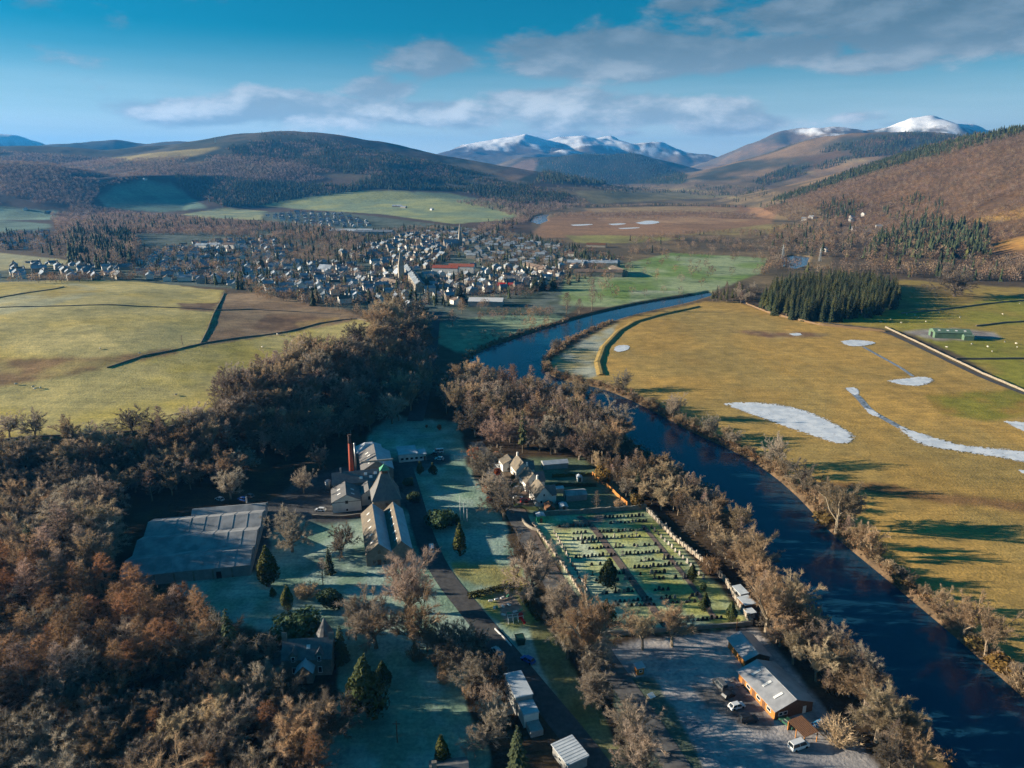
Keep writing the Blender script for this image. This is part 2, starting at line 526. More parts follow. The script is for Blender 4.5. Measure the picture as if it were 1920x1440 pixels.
# ------------------------------------------------------------------ the ground: colours by field, wood, garden
PXg, PYg = pix(GX, GY, GZ)
LAWN, FROST = (.20, .30, .22), (.34, .42, .32)
AREAS = [   # (polygon in the photograph, colour of what grows or lies there or of sun on it, noise size in m, second colour)
    ([(-900, 255), (1120, 255), (1120, 380), (1000, 440), (-900, 440)], (.10, .072, .055), 120, (.06, .05, .045)),
    ([(-300, 262), (520, 240), (760, 290), (1090, 372), (1090, 380), (860, 360), (600, 330), (-300, 300)], (.10, .085, .06), 200, (.04, .05, .04)),
    ([(180, 300), (300, 285), (420, 275), (370, 292), (290, 303)], (.34, .27, .11), 60, (.25, .2, .09)),
    ([(830, 300), (1460, 255), (1460, 340), (830, 345)], (.22, .17, .12), 500, (.13, .11, .085)),
    ([(930, 325), (985, 292), (1110, 285), (1190, 285), (1300, 332), (1280, 345), (1000, 345)], (.035, .055, .05), 300, (.06, .06, .045)),
    ([(930, 326), (985, 298), (1010, 300), (1000, 325), (960, 340)], (.24, .16, .11), 200, (.18, .12, .09)),
    ([(1280, 335), (1460, 250), (1700, 235), (1930, 235), (2600, 200), (2600, 340), (1500, 350), (1400, 345)], (.22, .15, .09), 260, (.06, .065, .05)),
    ([(1420, 335), (1500, 300), (1640, 262), (1800, 258), (1760, 275), (1600, 300), (1500, 325), (1440, 345)], (.05, .06, .045), 150, (.12, .08, .05)),
    ([(1500, 330), (1560, 300), (1700, 287), (1640, 300), (1560, 320)], (.36, .27, .14), 140, (.26, .17, .10)),
    ([(1380, 390), (1480, 360), (1600, 318), (1700, 289), (1920, 235), (2600, 150), (2600, 540), (1920, 500), (1700, 450), (1500, 420)], (.15, .09, .05), 60, (.10, .065, .04)),
    ([(1430, 385), (1480, 362), (1600, 320), (1700, 291), (1930, 235), (1930, 250), (1720, 302), (1600, 335), (1500, 372)], (.05, .055, .04), 60, (.09, .07, .045)),
    ([(1820, 412), (1920, 388), (1980, 380), (1980, 400), (1830, 420)], (.42, .27, .07), 40, (.3, .18, .06)),
    ([(1840, 460), (1920, 443), (2000, 440), (2000, 465), (1860, 470)], (.42, .24, .07), 40, (.3, .16, .05)),
    ([(1430, 385), (1485, 363), (1480, 382), (1445, 392)], (.36, .28, .12), 40, (.25, .2, .09)),
    # valley floor
    ([(990, 352), (1420, 345), (1560, 400), (1560, 560), (1180, 500), (1000, 450)], (.21, .155, .09), 90, (.11, .09, .06)),
    ([(1080, 358), (1300, 354), (1400, 372), (1300, 372), (1090, 384)], (.30, .24, .12), 90, (.22, .19, .1)),
    ([(1000, 436), (1030, 408), (1130, 390), (1350, 385), (1460, 392), (1440, 432), (1260, 440), (1010, 447)], (.33, .19, .105), 150, (.27, .16, .09)),
    ([(1095, 391), (1280, 386), (1390, 391), (1370, 397), (1110, 399)], (.38, .27, .14), 60, (.30, .2, .11)),
    ([(1120, 409), (1300, 407), (1430, 412), (1330, 420), (1130, 416)], (.40, .25, .14), 60, (.33, .2, .115)),
    ([(1280, 440), (1440, 420), (1530, 424), (1540, 434), (1440, 440)], (.34, .27, .11), 60, (.26, .2, .09)),
    ([(1060, 442), (1130, 441), (1290, 446), (1200, 456), (1080, 455)], (.30, .28, .09), 60, (.22, .2, .08)),
    ([(480, 384), (620, 362), (700, 357), (840, 362), (930, 380), (985, 398), (960, 412), (850, 420), (720, 402), (560, 392)], (.34, .36, .16), 110, (.22, .28, .17)),
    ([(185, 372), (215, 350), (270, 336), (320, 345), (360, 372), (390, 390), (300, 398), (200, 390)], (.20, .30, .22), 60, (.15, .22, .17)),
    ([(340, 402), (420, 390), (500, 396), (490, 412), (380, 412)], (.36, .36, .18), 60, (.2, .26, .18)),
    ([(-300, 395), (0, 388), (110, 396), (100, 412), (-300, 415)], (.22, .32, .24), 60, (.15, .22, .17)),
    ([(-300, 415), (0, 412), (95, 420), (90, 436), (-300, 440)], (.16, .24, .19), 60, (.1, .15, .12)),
    ([(-300, 470), (0, 474), (130, 488), (120, 498), (0, 508), (-300, 510)], (.42, .38, .20), 30, (.35, .34, .2)),
    # town
    ([(-200, 520), (0, 508), (130, 500), (200, 440), (480, 432), (495, 398), (640, 398), (800, 418), (1000, 442), (1170, 490), (1180, 522), (1060, 592), (820, 612), (780, 582), (640, 580), (480, 546), (415, 540), (200, 526), (-200, 540)],
     (.07, .095, .07), 14, (.14, .17, .15)),
    ([(520, 470), (600, 464), (640, 480), (600, 488), (530, 488)], (.26, .18, .11), 20, (.18, .13, .08)),
    ([(1060, 520), (1180, 492), (1260, 474), (1440, 484), (1425, 512), (1300, 560), (1180, 578), (1050, 572)], (.17, .26, .075), 70, (.30, .36, .2)),
    ([(1180, 545), (1290, 545), (1290, 560), (1180, 572)], (.36, .4, .28), 30, (.2, .27, .13)),
    ([(820, 640), (822, 606), (900, 594), (1040, 588), (1064, 598), (1000, 634), (880, 664), (850, 660)], (.30, .36, .22), 24, (.17, .25, .17)),
    # pastures on the terrace
    ([(-900, 640), (0, 530), (120, 524), (250, 526), (420, 545), (408, 575), (388, 640), (330, 658), (200, 674), (60, 690), (-900, 760)], (.50, .39, .12), 90, (.50, .42, .18)),
    ([(-900, 620), (0, 556), (140, 530), (200, 545), (100, 570), (0, 590), (-900, 660)], (.40, .31, .10), 50, (.42, .4, .24)),
    ([(-900, 900), (0, 826), (150, 814), (300, 803), (380, 772), (430, 727), (480, 702), (560, 662), (640, 652), (695, 628), (700, 598), (640, 600), (560, 622), (430, 642), (340, 656), (200, 690), (60, 712), (-900, 780)],
     (.46, .37, .09), 60, (.46, .39, .16)),
    ([(-900, 770), (0, 672), (180, 670), (335, 654), (335, 662), (190, 692), (60, 716), (0, 724), (-900, 800)], (.24, .15, .075), 14, (.36, .28, .11)),
    ([(422, 551), (480, 549), (600, 571), (660, 585), (684, 598), (540, 624), (375, 648)], (.33, .23, .14), 24, (.24, .16, .10)),
    ([(500, 588), (640, 596), (560, 620), (470, 618)], (.12, .075, .05), 10, (.24, .15, .09)),
    ([(552, 604), (640, 594), (620, 606), (560, 615)], (.38, .25, .10), 10, (.3, .2, .09)),
    ([(330, 568), (410, 568), (400, 584), (340, 580)], (.15, .09, .06), 10, (.25, .17, .1)),
    # right bank
    ([(1010, 690), (1090, 640), (1150, 606), (1200, 590), (1320, 566), (1380, 565), (1440, 586), (1560, 606), (1660, 625), (1740, 655), (1920, 742), (2700, 1000), (2700, 2000), (1700, 1500), (1500, 1000), (1250, 800), (1060, 725)],
     (.46, .29, .085), 55, (.38, .265, .09)),
    ([(1012, 690), (1090, 640), (1160, 606), (1130, 660), (1130, 700), (1060, 722)], (.36, .30, .14), 14, (.38, .4, .33)),
    ([(1500, 905), (1640, 905), (1780, 925), (2300, 985), (2300, 1000), (1780, 945), (1620, 922), (1510, 925)], (.30, .17, .07), 12, (.22, .12, .05)),
    ([(1730, 740), (1900, 730), (2000, 770), (1840, 790), (1760, 775)], (.24, .22, .04), 20, (.31, .2, .05)),
    ([(1370, 620), (1450, 622), (1560, 625), (1540, 632), (1440, 634)], (.2, .11, .07), 6, (.34, .25, .12)),
    ([(1520, 600), (1640, 582), (1690, 565), (1920, 556), (2700, 520), (2700, 995), (1920, 736), (1800, 667), (1700, 624), (1640, 614)], (.27, .255, .045), 50, (.33, .25, .06)),
    ([(1560, 540), (1700, 525), (1920, 540), (2700, 520), (2700, 545), (1920, 553), (1690, 585)], (.33, .24, .07), 40, (.28, .19, .07)),
    ([(1690, 622), (1760, 615), (1860, 622), (1880, 634), (1760, 640)], (.24, .2, .18), 6, (.4, .38, .36)),
    # the near side
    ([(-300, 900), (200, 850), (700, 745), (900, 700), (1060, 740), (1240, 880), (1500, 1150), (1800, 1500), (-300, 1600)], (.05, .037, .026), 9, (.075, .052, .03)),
    ([(330, 1086), (480, 1070), (490, 1000), (560, 955), (640, 960), (700, 800), (740, 780), (858, 792), (880, 880), (930, 960), (980, 1060), (1010, 1100), (930, 1105), (1000, 1180), (1070, 1300), (1020, 1310), (890, 1160), (880, 1260), (870, 1300), (920, 1420), (900, 1500), (560, 1500),
      (640, 1300), (620, 1240), (520, 1190), (440, 1170), (330, 1100)], LAWN, 9, (.33, .43, .37)),
    ([(840, 1055), (980, 1060), (1000, 1110), (920, 1100), (860, 1085)], (.34, .28, .10), 10, (.28, .28, .12)),  # sunlit strip of the lawn, its yellow light painted into the ground colour
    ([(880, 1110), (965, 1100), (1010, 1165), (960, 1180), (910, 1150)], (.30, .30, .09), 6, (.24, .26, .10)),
    ([(925, 1115), (965, 1105), (985, 1150), (950, 1165), (935, 1140)], (.25, .2, .17), 5, (.3, .25, .21)),
    ([(985, 1168), (1030, 1178), (1120, 1320), (1220, 1500), (1140, 1500), (1060, 1350)], (.15, .155, .065), 6, (.2, .2, .1)),
    ([(540, 950), (620, 930), (625, 950), (550, 962)], (.2, .28, .1), 6, (.26, .3, .12)),
    ([(985, 966), (1212, 954), (1408, 1168), (1130, 1192)], (.44, .46, .22), 7, (.48, .54, .38)),
    ([(1040, 982), (1120, 960), (1210, 955), (1400, 1165), (1330, 1180)], (.38, .38, .12), 9, (.38, .44, .25)),
    ([(1030, 986), (1090, 975), (1130, 962), (1150, 970), (1128, 982), (1052, 992)], (.16, .12, .105), 6, (.2, .16, .14)),
    ([(935, 890), (985, 862), (1090, 858), (1195, 948), (1000, 966)], (.11, .15, .09), 5, (.16, .21, .14)),
    ([(935, 890), (985, 868), (1000, 945), (985, 960)], (.19, .13, .095), 5, (.13, .1, .07)),
    ([(1140, 1215), (1210, 1200), (1300, 1190), (1415, 1178), (1440, 1200), (1560, 1340), (1680, 1480), (1330, 1480), (1250, 1330), (1160, 1262)], (.44, .41, .40), 7, (.29, .29, .31)),
    ([(1150, 1258), (1230, 1272), (1265, 1330), (1340, 1480), (1230, 1480), (1150, 1320)], (.09, .12, .09), 8, (.13, .16, .12)),
    ([(1290, 1285), (1390, 1290), (1450, 1360), (1430, 1375), (1330, 1330)], (.13, .12, .115), 6, (.2, .19, .185)),
    ([(480, 1080), (478, 950), (560, 905), (620, 880), (770, 858), (845, 848), (842, 868), (775, 888), (795, 1000), (822, 1040), (780, 1040), (760, 950), (620, 985), (545, 975), (505, 1000), (500, 1076)], (.07, .07, .072), 9, (.11, .11, .115)),
    ([(-200, 1010), (50, 985), (60, 1020), (20, 1060), (-200, 1080)], (.3, .27, .22), 3, (.16, .14, .1)),
]
gcol = np.empty(GX.shape + (3,))
gcol[:] = (.11, .082, .055)
back = GY < 60
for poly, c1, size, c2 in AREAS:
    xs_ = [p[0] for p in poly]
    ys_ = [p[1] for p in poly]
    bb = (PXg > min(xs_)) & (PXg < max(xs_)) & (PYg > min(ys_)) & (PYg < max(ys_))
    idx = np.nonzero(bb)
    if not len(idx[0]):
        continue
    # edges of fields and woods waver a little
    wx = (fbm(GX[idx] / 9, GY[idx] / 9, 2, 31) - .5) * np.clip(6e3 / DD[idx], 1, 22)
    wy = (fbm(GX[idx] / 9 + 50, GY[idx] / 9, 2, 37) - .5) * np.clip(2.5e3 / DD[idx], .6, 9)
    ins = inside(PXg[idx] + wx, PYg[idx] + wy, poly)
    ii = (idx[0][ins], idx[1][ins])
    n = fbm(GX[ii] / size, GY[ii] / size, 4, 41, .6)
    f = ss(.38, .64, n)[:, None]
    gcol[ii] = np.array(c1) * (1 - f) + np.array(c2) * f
for ax in (0, 1):      # soften the borders by one cell
    gcol = .25 * np.roll(gcol, 1, ax) + .5 * gcol + .25 * np.roll(gcol, -1, ax)
# bare earth and reeds along the water
nb = (GX > -80) & (GX < 300) & (GY > 80) & (GY < 800)
dr = np.full(GX.shape, 99.)
dr[nb] = poly_dist(GX[nb], GY[nb], RIVER)
kb = (ss(7.5, 2.5, dr) if False else 1 - ss(2.5, 7.5, dr + (fbm(GX / 5, GY / 5, 2, 71) - .5) * 4))[..., None]
gcol = gcol * (1 - kb) + np.array((.13, .09, .055)) * kb
# snow lies on the high ground
sn = fbm(GX / 420, GY / 420, 6, 61, .68)
snowline = np.where(GX < -3000, 330, np.where(GY > 11000, 400, 540))
snow = ss(0, 110, GZ + (sn - .5) * 560 - snowline) * (GY > 7500) * (DD > 8000)
gcol = gcol * (1 - snow[..., None]) + np.array((.78, .8, .84)) * snow[..., None]

verts = np.stack([GX, GY, GZ], -1).reshape(-1, 3)
me = bpy.data.meshes.new('ground')
ii, jj = np.meshgrid(np.arange(NA - 1), np.arange(ND - 1), indexing='ij')
v0 = (ii * ND + jj).ravel()
quads = np.stack([v0, v0 + 1, v0 + ND + 1, v0 + ND], 1)[:, ::-1]
me.vertices.add(len(verts))
me.vertices.foreach_set('co', verts.astype(np.float32).ravel())
me.loops.add(quads.size)
me.loops.foreach_set('vertex_index', quads.astype(np.int32).ravel())
me.polygons.add(len(quads))
me.polygons.foreach_set('loop_start', np.arange(0, quads.size, 4, dtype=np.int32))
me.polygons.foreach_set('use_smooth', np.ones(len(quads), bool))
me.update()
ca = me.color_attributes.new('cover', 'FLOAT_COLOR', 'POINT')
ca.data.foreach_set('color', np.concatenate([gcol.reshape(-1, 3), np.ones((len(verts), 1))], 1).astype(np.float32).ravel())

gm = bpy.data.materials.new('ground_cover')
gm.use_nodes = True
t = NT(gm.node_tree)
b = t.n('ShaderNodeBsdfPrincipled')
o = t.n('ShaderNodeOutputMaterial')
t.l(b.outputs[0], o.inputs[0])
b.inputs['Roughness'].default_value = 0.95
b.inputs['Specular IOR Level'].default_value = 0.1
at = t.n('ShaderNodeAttribute', attribute_name='cover')
geo = t.n('ShaderNodeNewGeometry')
pos = geo.outputs['Position']
f1 = t.noise(pos, 0.9, 4, .65)
f2 = t.noise(pos, 0.11, 5, .62)
f3 = t.noise(pos, 0.012, 4, .6)
mp = t.n('ShaderNodeMapping')
mp.inputs['Scale'].default_value = (.03, .5, .5)
mp.inputs['Rotation'].default_value = (0, 0, .35)
t.l(pos, mp.inputs['Vector'])
f4 = t.noise(mp.outputs[0], 1.0, 3, .5)
k = t.m('MULTIPLY', t.m('MULTIPLY', t.step(f1, .25, .75, .72, 1.28), t.step(f2, .25, .75, .74, 1.26)), t.m('MULTIPLY', t.step(f3, .25, .75, .84, 1.16), t.step(f4, .3, .7, .9, 1.1)))
kc = t.xyz(k, t.m('POWER', k, 0.9), t.m('POWER', k, 0.75))
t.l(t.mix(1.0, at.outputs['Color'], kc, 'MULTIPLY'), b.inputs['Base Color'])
bp = t.n('ShaderNodeBump')
bp.inputs['Strength'].default_value = 0.5
bp.inputs['Distance'].default_value = 0.4
t.l(t.m('ADD', f1, f2), bp.inputs['Height'])
t.l(bp.outputs[0], b.inputs['Normal'])
me.materials.append(gm)
tag(link('ground', me), kind='structure')

# ------------------------------------------------------------------ water
wm = bpy.data.materials.new('river_water')
wm.use_nodes = True
t = NT(wm.node_tree)
b = t.n('ShaderNodeBsdfPrincipled')
o = t.n('ShaderNodeOutputMaterial')
t.l(b.outputs[0], o.inputs[0])
b.inputs['Roughness'].default_value = 0.12
b.inputs['IOR'].default_value = 1.33
geo = t.n('ShaderNodeNewGeometry')
mp = t.n('ShaderNodeMapping')
mp.inputs['Scale'].default_value = (.8, .35, 1)
mp.inputs['Rotation'].default_value = (0, 0, -.3)
t.l(geo.outputs['Position'], mp.inputs['Vector'])
f = t.noise(mp.outputs[0], 1.0, 4, .6)
f2 = t.noise(geo.outputs['Position'], 0.05, 3, .5)
t.l(t.mix(f2, (.005, .036, .075), (.010, .055, .105)), b.inputs['Base Color'])
bp = t.n('ShaderNodeBump')
bp.inputs['Strength'].default_value = 0.25
bp.inputs['Distance'].default_value = 0.25
t.l(f, bp.inputs['Height'])
t.l(bp.outputs[0], b.inputs['Normal'])
lv = [p + (WATER_Z,) for p in riv_l]
rv = [p + (WATER_Z,) for p in riv_r]
# banks are paired by their share of the length
def resample(p, n):
    p = np.array(p)
    s = np.concatenate([[0], np.cumsum(np.hypot(*np.diff(p[:, :2], axis=0).T))])
    q = np.linspace(0, s[-1], n)
    return [(np.interp(q, s, p[:, 0])[k_], np.interp(q, s, p[:, 1])[k_], WATER_Z) for k_ in range(n)]
import bmesh
def flat_poly(name, pts, material, z=None, kind='structure'):
    bm = bmesh.new()
    vs = [bm.verts.new(p if len(p) == 3 else (p[0], p[1], z)) for p in pts]
    fc = bm.faces.new(vs)
    bmesh.ops.triangulate(bm, faces=[fc])
    bmesh.ops.recalc_face_normals(bm, faces=bm.faces[:])
    if bm.faces[:][0].normal.z < 0:
        bmesh.ops.reverse_faces(bm, faces=bm.faces[:])
    me = bpy.data.meshes.new(name)
    bm.to_mesh(me)
    bm.free()
    me.materials.append(material)
    return tag(link(name, me), kind=kind)
def widen(poly, d):
    c = np.array(poly)
    n_ = len(c)
    nx = np.roll(c, -1, 0) - np.roll(c, 1, 0)
    nx = np.stack([nx[:, 1], -nx[:, 0]], 1)
    nx /= np.linalg.norm(nx, axis=1)[:, None] + 1e-9
    area = sum(c[k_][0] * c[(k_ + 1) % n_][1] - c[(k_ + 1) % n_][0] * c[k_][1] for k_ in range(n_))
    return [tuple(q) for q in c + nx * (d if area > 0 else -d)]
flat_poly('river', widen(RIVER, 1.5), wm, WATER_Z)
for k_, p in enumerate(POOLS):
    flat_poly('river_reach' if k_ < 2 else 'loch', widen(p, 1.5), wm, WATER_Z)

# ------------------------------------------------------------------ frozen flood water on the meadow
im = bpy.data.materials.new('pool_ice')
im.use_nodes = True
t = NT(im.node_tree)
b = t.n('ShaderNodeBsdfPrincipled')
o = t.n('ShaderNodeOutputMaterial')
b.inputs['Roughness'].default_value = .4
geo = t.n('ShaderNodeNewGeometry')
at = t.n('ShaderNodeAttribute', attribute_name='edge')
fa = t.noise(geo.outputs['Position'], .16, 4, .6)
fb = t.noise(geo.outputs['Position'], .45, 6, .72)
t.l(t.mix(t.step(fa, .38, .62), (.86, .88, .91), (.64, .68, .74)), b.inputs['Base Color'])
tr = t.n('ShaderNodeBsdfTransparent')
mx = t.n('ShaderNodeMixShader')
t.l(t.step(t.m('ADD', at.outputs['Fac'], t.m('MULTIPLY', t.m('SUBTRACT', fb, .5), 3.4)), .38, .66), mx.inputs[0])
t.l(tr.outputs[0], mx.inputs[1])
t.l(b.outputs[0], mx.inputs[2])
t.l(mx.outputs[0], o.inputs[0])
ICE = [[(1360, 757), (1395, 755), (1440, 757), (1500, 767), (1545, 786), (1575, 802), (1596, 814), (1594, 826), (1584, 832), (1560, 829), (1520, 815), (1480, 802), (1420, 780), (1380, 766)],
       [(1684, 800), (1720, 812), (1760, 825), (1800, 836), (1860, 842), (1930, 848), (2040, 866), (2040, 884), (1930, 868), (1870, 856), (1800, 846), (1740, 838), (1706, 822)],
       [(1664, 714), (1700, 710), (1728, 706), (1750, 711), (1744, 718), (1722, 724), (1690, 722)],
       [(1577, 640), (1600, 637), (1645, 642), (1632, 647), (1606, 650), (1588, 648)],
       [(1151, 656), (1156, 648), (1176, 647), (1182, 652), (1170, 659), (1156, 660)],
       [(1882, 790), (1920, 792), (1990, 806), (1990, 822), (1925, 812)],
       [(1586, 728), (1604, 726), (1612, 738), (1600, 742)], [(1620, 765), (1640, 770), (1652, 784), (1632, 778)],
       [(1910, 882), (1990, 886), (1990, 894), (1920, 890)], [(1480, 626), (1500, 624), (1504, 629), (1488, 630)],
       [(1140, 420), (1168, 418.5), (1176, 420), (1150, 423)], [(1192, 418), (1216, 413), (1240, 416), (1228, 420), (1204, 421)], [(1070, 421.5), (1112, 420), (1110, 422), (1076, 424)],
       [(1160, 428), (1200, 426), (1198, 428), (1164, 430)]]
rng = random.Random(4)
for poly in ICE:
    poly = shape(poly + [poly[0]], 1)[:-1]
    pts = []
    n_ = len(poly)
    for k_ in range(n_):
        a, c = poly[k_], poly[(k_ + 1) % n_]
        m_ = max(1, int(math.hypot(c[0] - a[0], c[1] - a[1]) / 7))
        for q in range(m_):
            f_ = q / m_
            pts.append((a[0] + (c[0] - a[0]) * f_, a[1] + (c[1] - a[1]) * f_))
    w3 = [ground(*p) for p in pts]
    out = [(p[0], p[1]) for p in w3]
    big = max(math.hypot(p[0] - out[0][0], p[1] - out[0][1]) for p in out)
    rim = widen(out, min(2.2, big * .04) + .4)
    core = widen(out, -min(1.8, big * .04))
    zz = max(p[2] for p in w3) + .12
    n_ = len(out)
    bm = bmesh.new()
    vo = [bm.verts.new((p[0], p[1], zz)) for p in rim]
    vi = [bm.verts.new((p[0], p[1], zz + .02)) for p in core]
    fc = bm.faces.new(vi)
    bmesh.ops.triangulate(bm, faces=[fc])
    for k_ in range(n_):
        bm.faces.new((vo[k_], vo[(k_ + 1) % n_], vi[(k_ + 1) % n_], vi[k_]))
    bmesh.ops.recalc_face_normals(bm, faces=bm.faces[:])
    bm.normal_update()
    if sum(f_.normal.z for f_ in bm.faces) < 0:
        bmesh.ops.reverse_faces(bm, faces=bm.faces[:])
    me = bpy.data.meshes.new('frozen_pool')
    bm.to_mesh(me)
    bm.free()
    ea = me.attributes.new('edge', 'FLOAT', 'POINT')
    ea.data.foreach_set('value', [0.0] * n_ + [1.0] * (len(me.vertices) - n_))
    me.materials.append(im)
    tag(link('frozen_pool', me), kind='structure')
stream_m = mat('stream_ice', (.10, .11, .12), .3, .5, .5, (.42, .44, .48), spec=.5)


# ------------------------------------------------------------------ roads and lanes, draped over the ground
def strip(name, px_pts, width, material, lift=.06, kind='structure', world=False, sub=3):
    c = [(p[0], p[1]) for p in (px_pts if world else [ground(*p) for p in px_pts])]
    c = shape(c, 2)
    c = np.array(c)
    s = np.concatenate([[0], np.cumsum(np.hypot(*np.diff(c, axis=0).T))])
    n_ = max(3, int(s[-1] / sub))
    q = np.linspace(0, s[-1], n_)
    c = np.stack([np.interp(q, s, c[:, 0]), np.interp(q, s, c[:, 1])], 1)
    tn = np.gradient(c, axis=0)
    tn /= np.linalg.norm(tn, axis=1)[:, None] + 1e-9
    nr = np.stack([tn[:, 1], -tn[:, 0]], 1)
    vs, fs = [], []
    m_ = 4
    for k_ in range(n_):
        for j_ in range(m_ + 1):
            p = c[k_] + nr[k_] * width * (j_ / m_ - .5)
            vs.append((p[0], p[1], float(hz(p[0], p[1])) + lift))
    for k_ in range(n_ - 1):
        for j_ in range(m_):
            a = k_ * (m_ + 1) + j_
            fs.append((a, a + 1, a + m_ + 2, a + m_ + 1))
    me = new_mesh(name, vs, fs, material)
    if me.polygons[0].normal.z < 0:
        me.flip_normals()
    return tag(link(name, me), kind=kind), c


asphalt = mat('asphalt', (.055, .055, .058), .9, .6, .3, (.09, .088, .088))
frost_asphalt = mat('frosted_asphalt', (.085, .082, .085), .9, .35, .3, (.16, .155, .15))
track = mat('track', (.22, .17, .12), .95, .8, .3, (.14, .11, .08))
gravel = mat('gravel_path', (.2, .15, .125), .95, 1.2, .3)
AVENUE = [(893, 828), (915, 866), (945, 925), (975, 985), (1010, 1050), (1060, 1130), (1115, 1205), (1190, 1315), (1270, 1440), (1330, 1530)]
_, avenue_c = strip('road', AVENUE, 6.4, frost_asphalt)
_, drive_c = strip('driveway', [(760, 880), (775, 930), (795, 1005), (826, 1075), (880, 1142), (945, 1220), (1010, 1300), (1080, 1385), (1150, 1480)], 7.0, asphalt, .09)
strip('footpath', [(955, 900), (992, 985), (1032, 1055), (1085, 1135), (1135, 1205)], 2.2, gravel, .10)
strip('farm_road', [(1385, 563), (1440, 586), (1560, 608), (1650, 617), (1720, 648), (1830, 703), (1920, 738), (2060, 790), (2300, 880)], 4.5, asphalt, .12)
strip('meadow_ditch', [(1590, 728), (1610, 745), (1630, 770), (1660, 786), (1690, 803)], 4.0, stream_m, .08)
strip('meadow_ditch', [(1618, 650), (1650, 668), (1690, 690), (1712, 706)], 2.5, stream_m, .08)
strip('footpath', [(1085, 968), (1110, 985), (1150, 1040), (1190, 1095), (1230, 1150), (1250, 1176)], 2.6, gravel, .10)
strip('footpath', [(1205, 985), (1250, 1040), (1300, 1100), (1340, 1160)], 1.8, gravel, .10)
strip('road', [(778, 790), (795, 730), (806, 680), (812, 630), (815, 600), (822, 585)], 9.0, asphalt, .10)

# ------------------------------------------------------------------ trees
BARK = mat('bark', (.22, .175, .13), .95, 3.0, .4, rnd=.25)
PALE_BARK = mat('pale_bark', (.34, .27, .19), .95, 3.0, .5, rnd=.2)
TWIG = mat('twigs_grey_brown', (.32, .265, .205), .95, rnd=.5, through=.38)
TWIG_PINK = mat('twigs_rosy_brown', (.33, .245, .195), .95, rnd=.45, through=.38)
TWIG_TAN = mat('twigs_tan', (.43, .32, .20), .95, rnd=.42, through=.38)
LARCH = mat('larch_twigs', (.30, .175, .095), .95, rnd=.4, through=.38)
BEECH = mat('beech_leaves', (.36, .10, .03), .9, rnd=.3, through=.38)
NEEDLE = mat('spruce_needles', (.035, .052, .026), .9, 1.2, .5, (.055, .07, .03), rnd=.35, through=.2)
PINE = mat('pine_needles', (.06, .072, .026), .9, 1.2, .5, (.11, .11, .035), rnd=.3, through=.2)
GOLDEN = mat('golden_needles', (.13, .13, .025), .9, 1.2, .5, (.06, .08, .025), rnd=.2, through=.2)
YEW = mat('yew_leaves', (.04, .065, .02), .9, 1.5, .5, (.075, .085, .025), rnd=.25, through=.2)
IVY = mat('shrub_leaves', (.035, .07, .03), .8, 1.5, .5, (.06, .1, .04), rnd=.25, through=.2)
GORSE = mat('gorse', (.26, .17, .05), .9, 1.5, .4, rnd=.25, through=.38)
BRACKEN = mat('bracken', (.24, .155, .085), .95, rnd=.35, through=.38)


def tube(vs, fs, a, b_, r0, r1, n=3):
    a, b_ = Vector(a), Vector(b_)
    d = (b_ - a)
    if d.length < 1e-5:
        return
    d.normalize()
    s = d.orthogonal().normalized()
    q = d.cross(s)
    k = len(vs)
    for c, r in ((a, r0), (b_, r1)):
        for i in range(n):
            th = 2 * math.pi * i / n
            vs.append(tuple(c + (s * math.cos(th) + q * math.sin(th)) * r))
    for i in range(n):
        j = (i + 1) % n
        fs.append((k + i, k + j, k + n + j, k + n + i))


def rvec(rg):
    while True:
        v = Vector((rg.uniform(-1, 1), rg.uniform(-1, 1), rg.uniform(-1, 1)))
        if .05 < v.length < 1:
            return v.normalized()


def twig(vs, fs, rg, p, d, L, w, forks=3):
    """a spray of thin blades: the finest shoots of a winter crown"""
    for _ in range(forks):
        e = (d + rvec(rg) * .75).normalized() * L * rg.uniform(.6, 1.1)
        s = e.cross(rvec(rg))
        if s.length < 1e-4:
            continue
        s = s.normalized() * w * rg.uniform(.7, 1.2)
        k = len(vs)
        vs += [tuple(p - s), tuple(p + s), tuple(p + e)]
        fs.append((k, k + 1, k + 2))


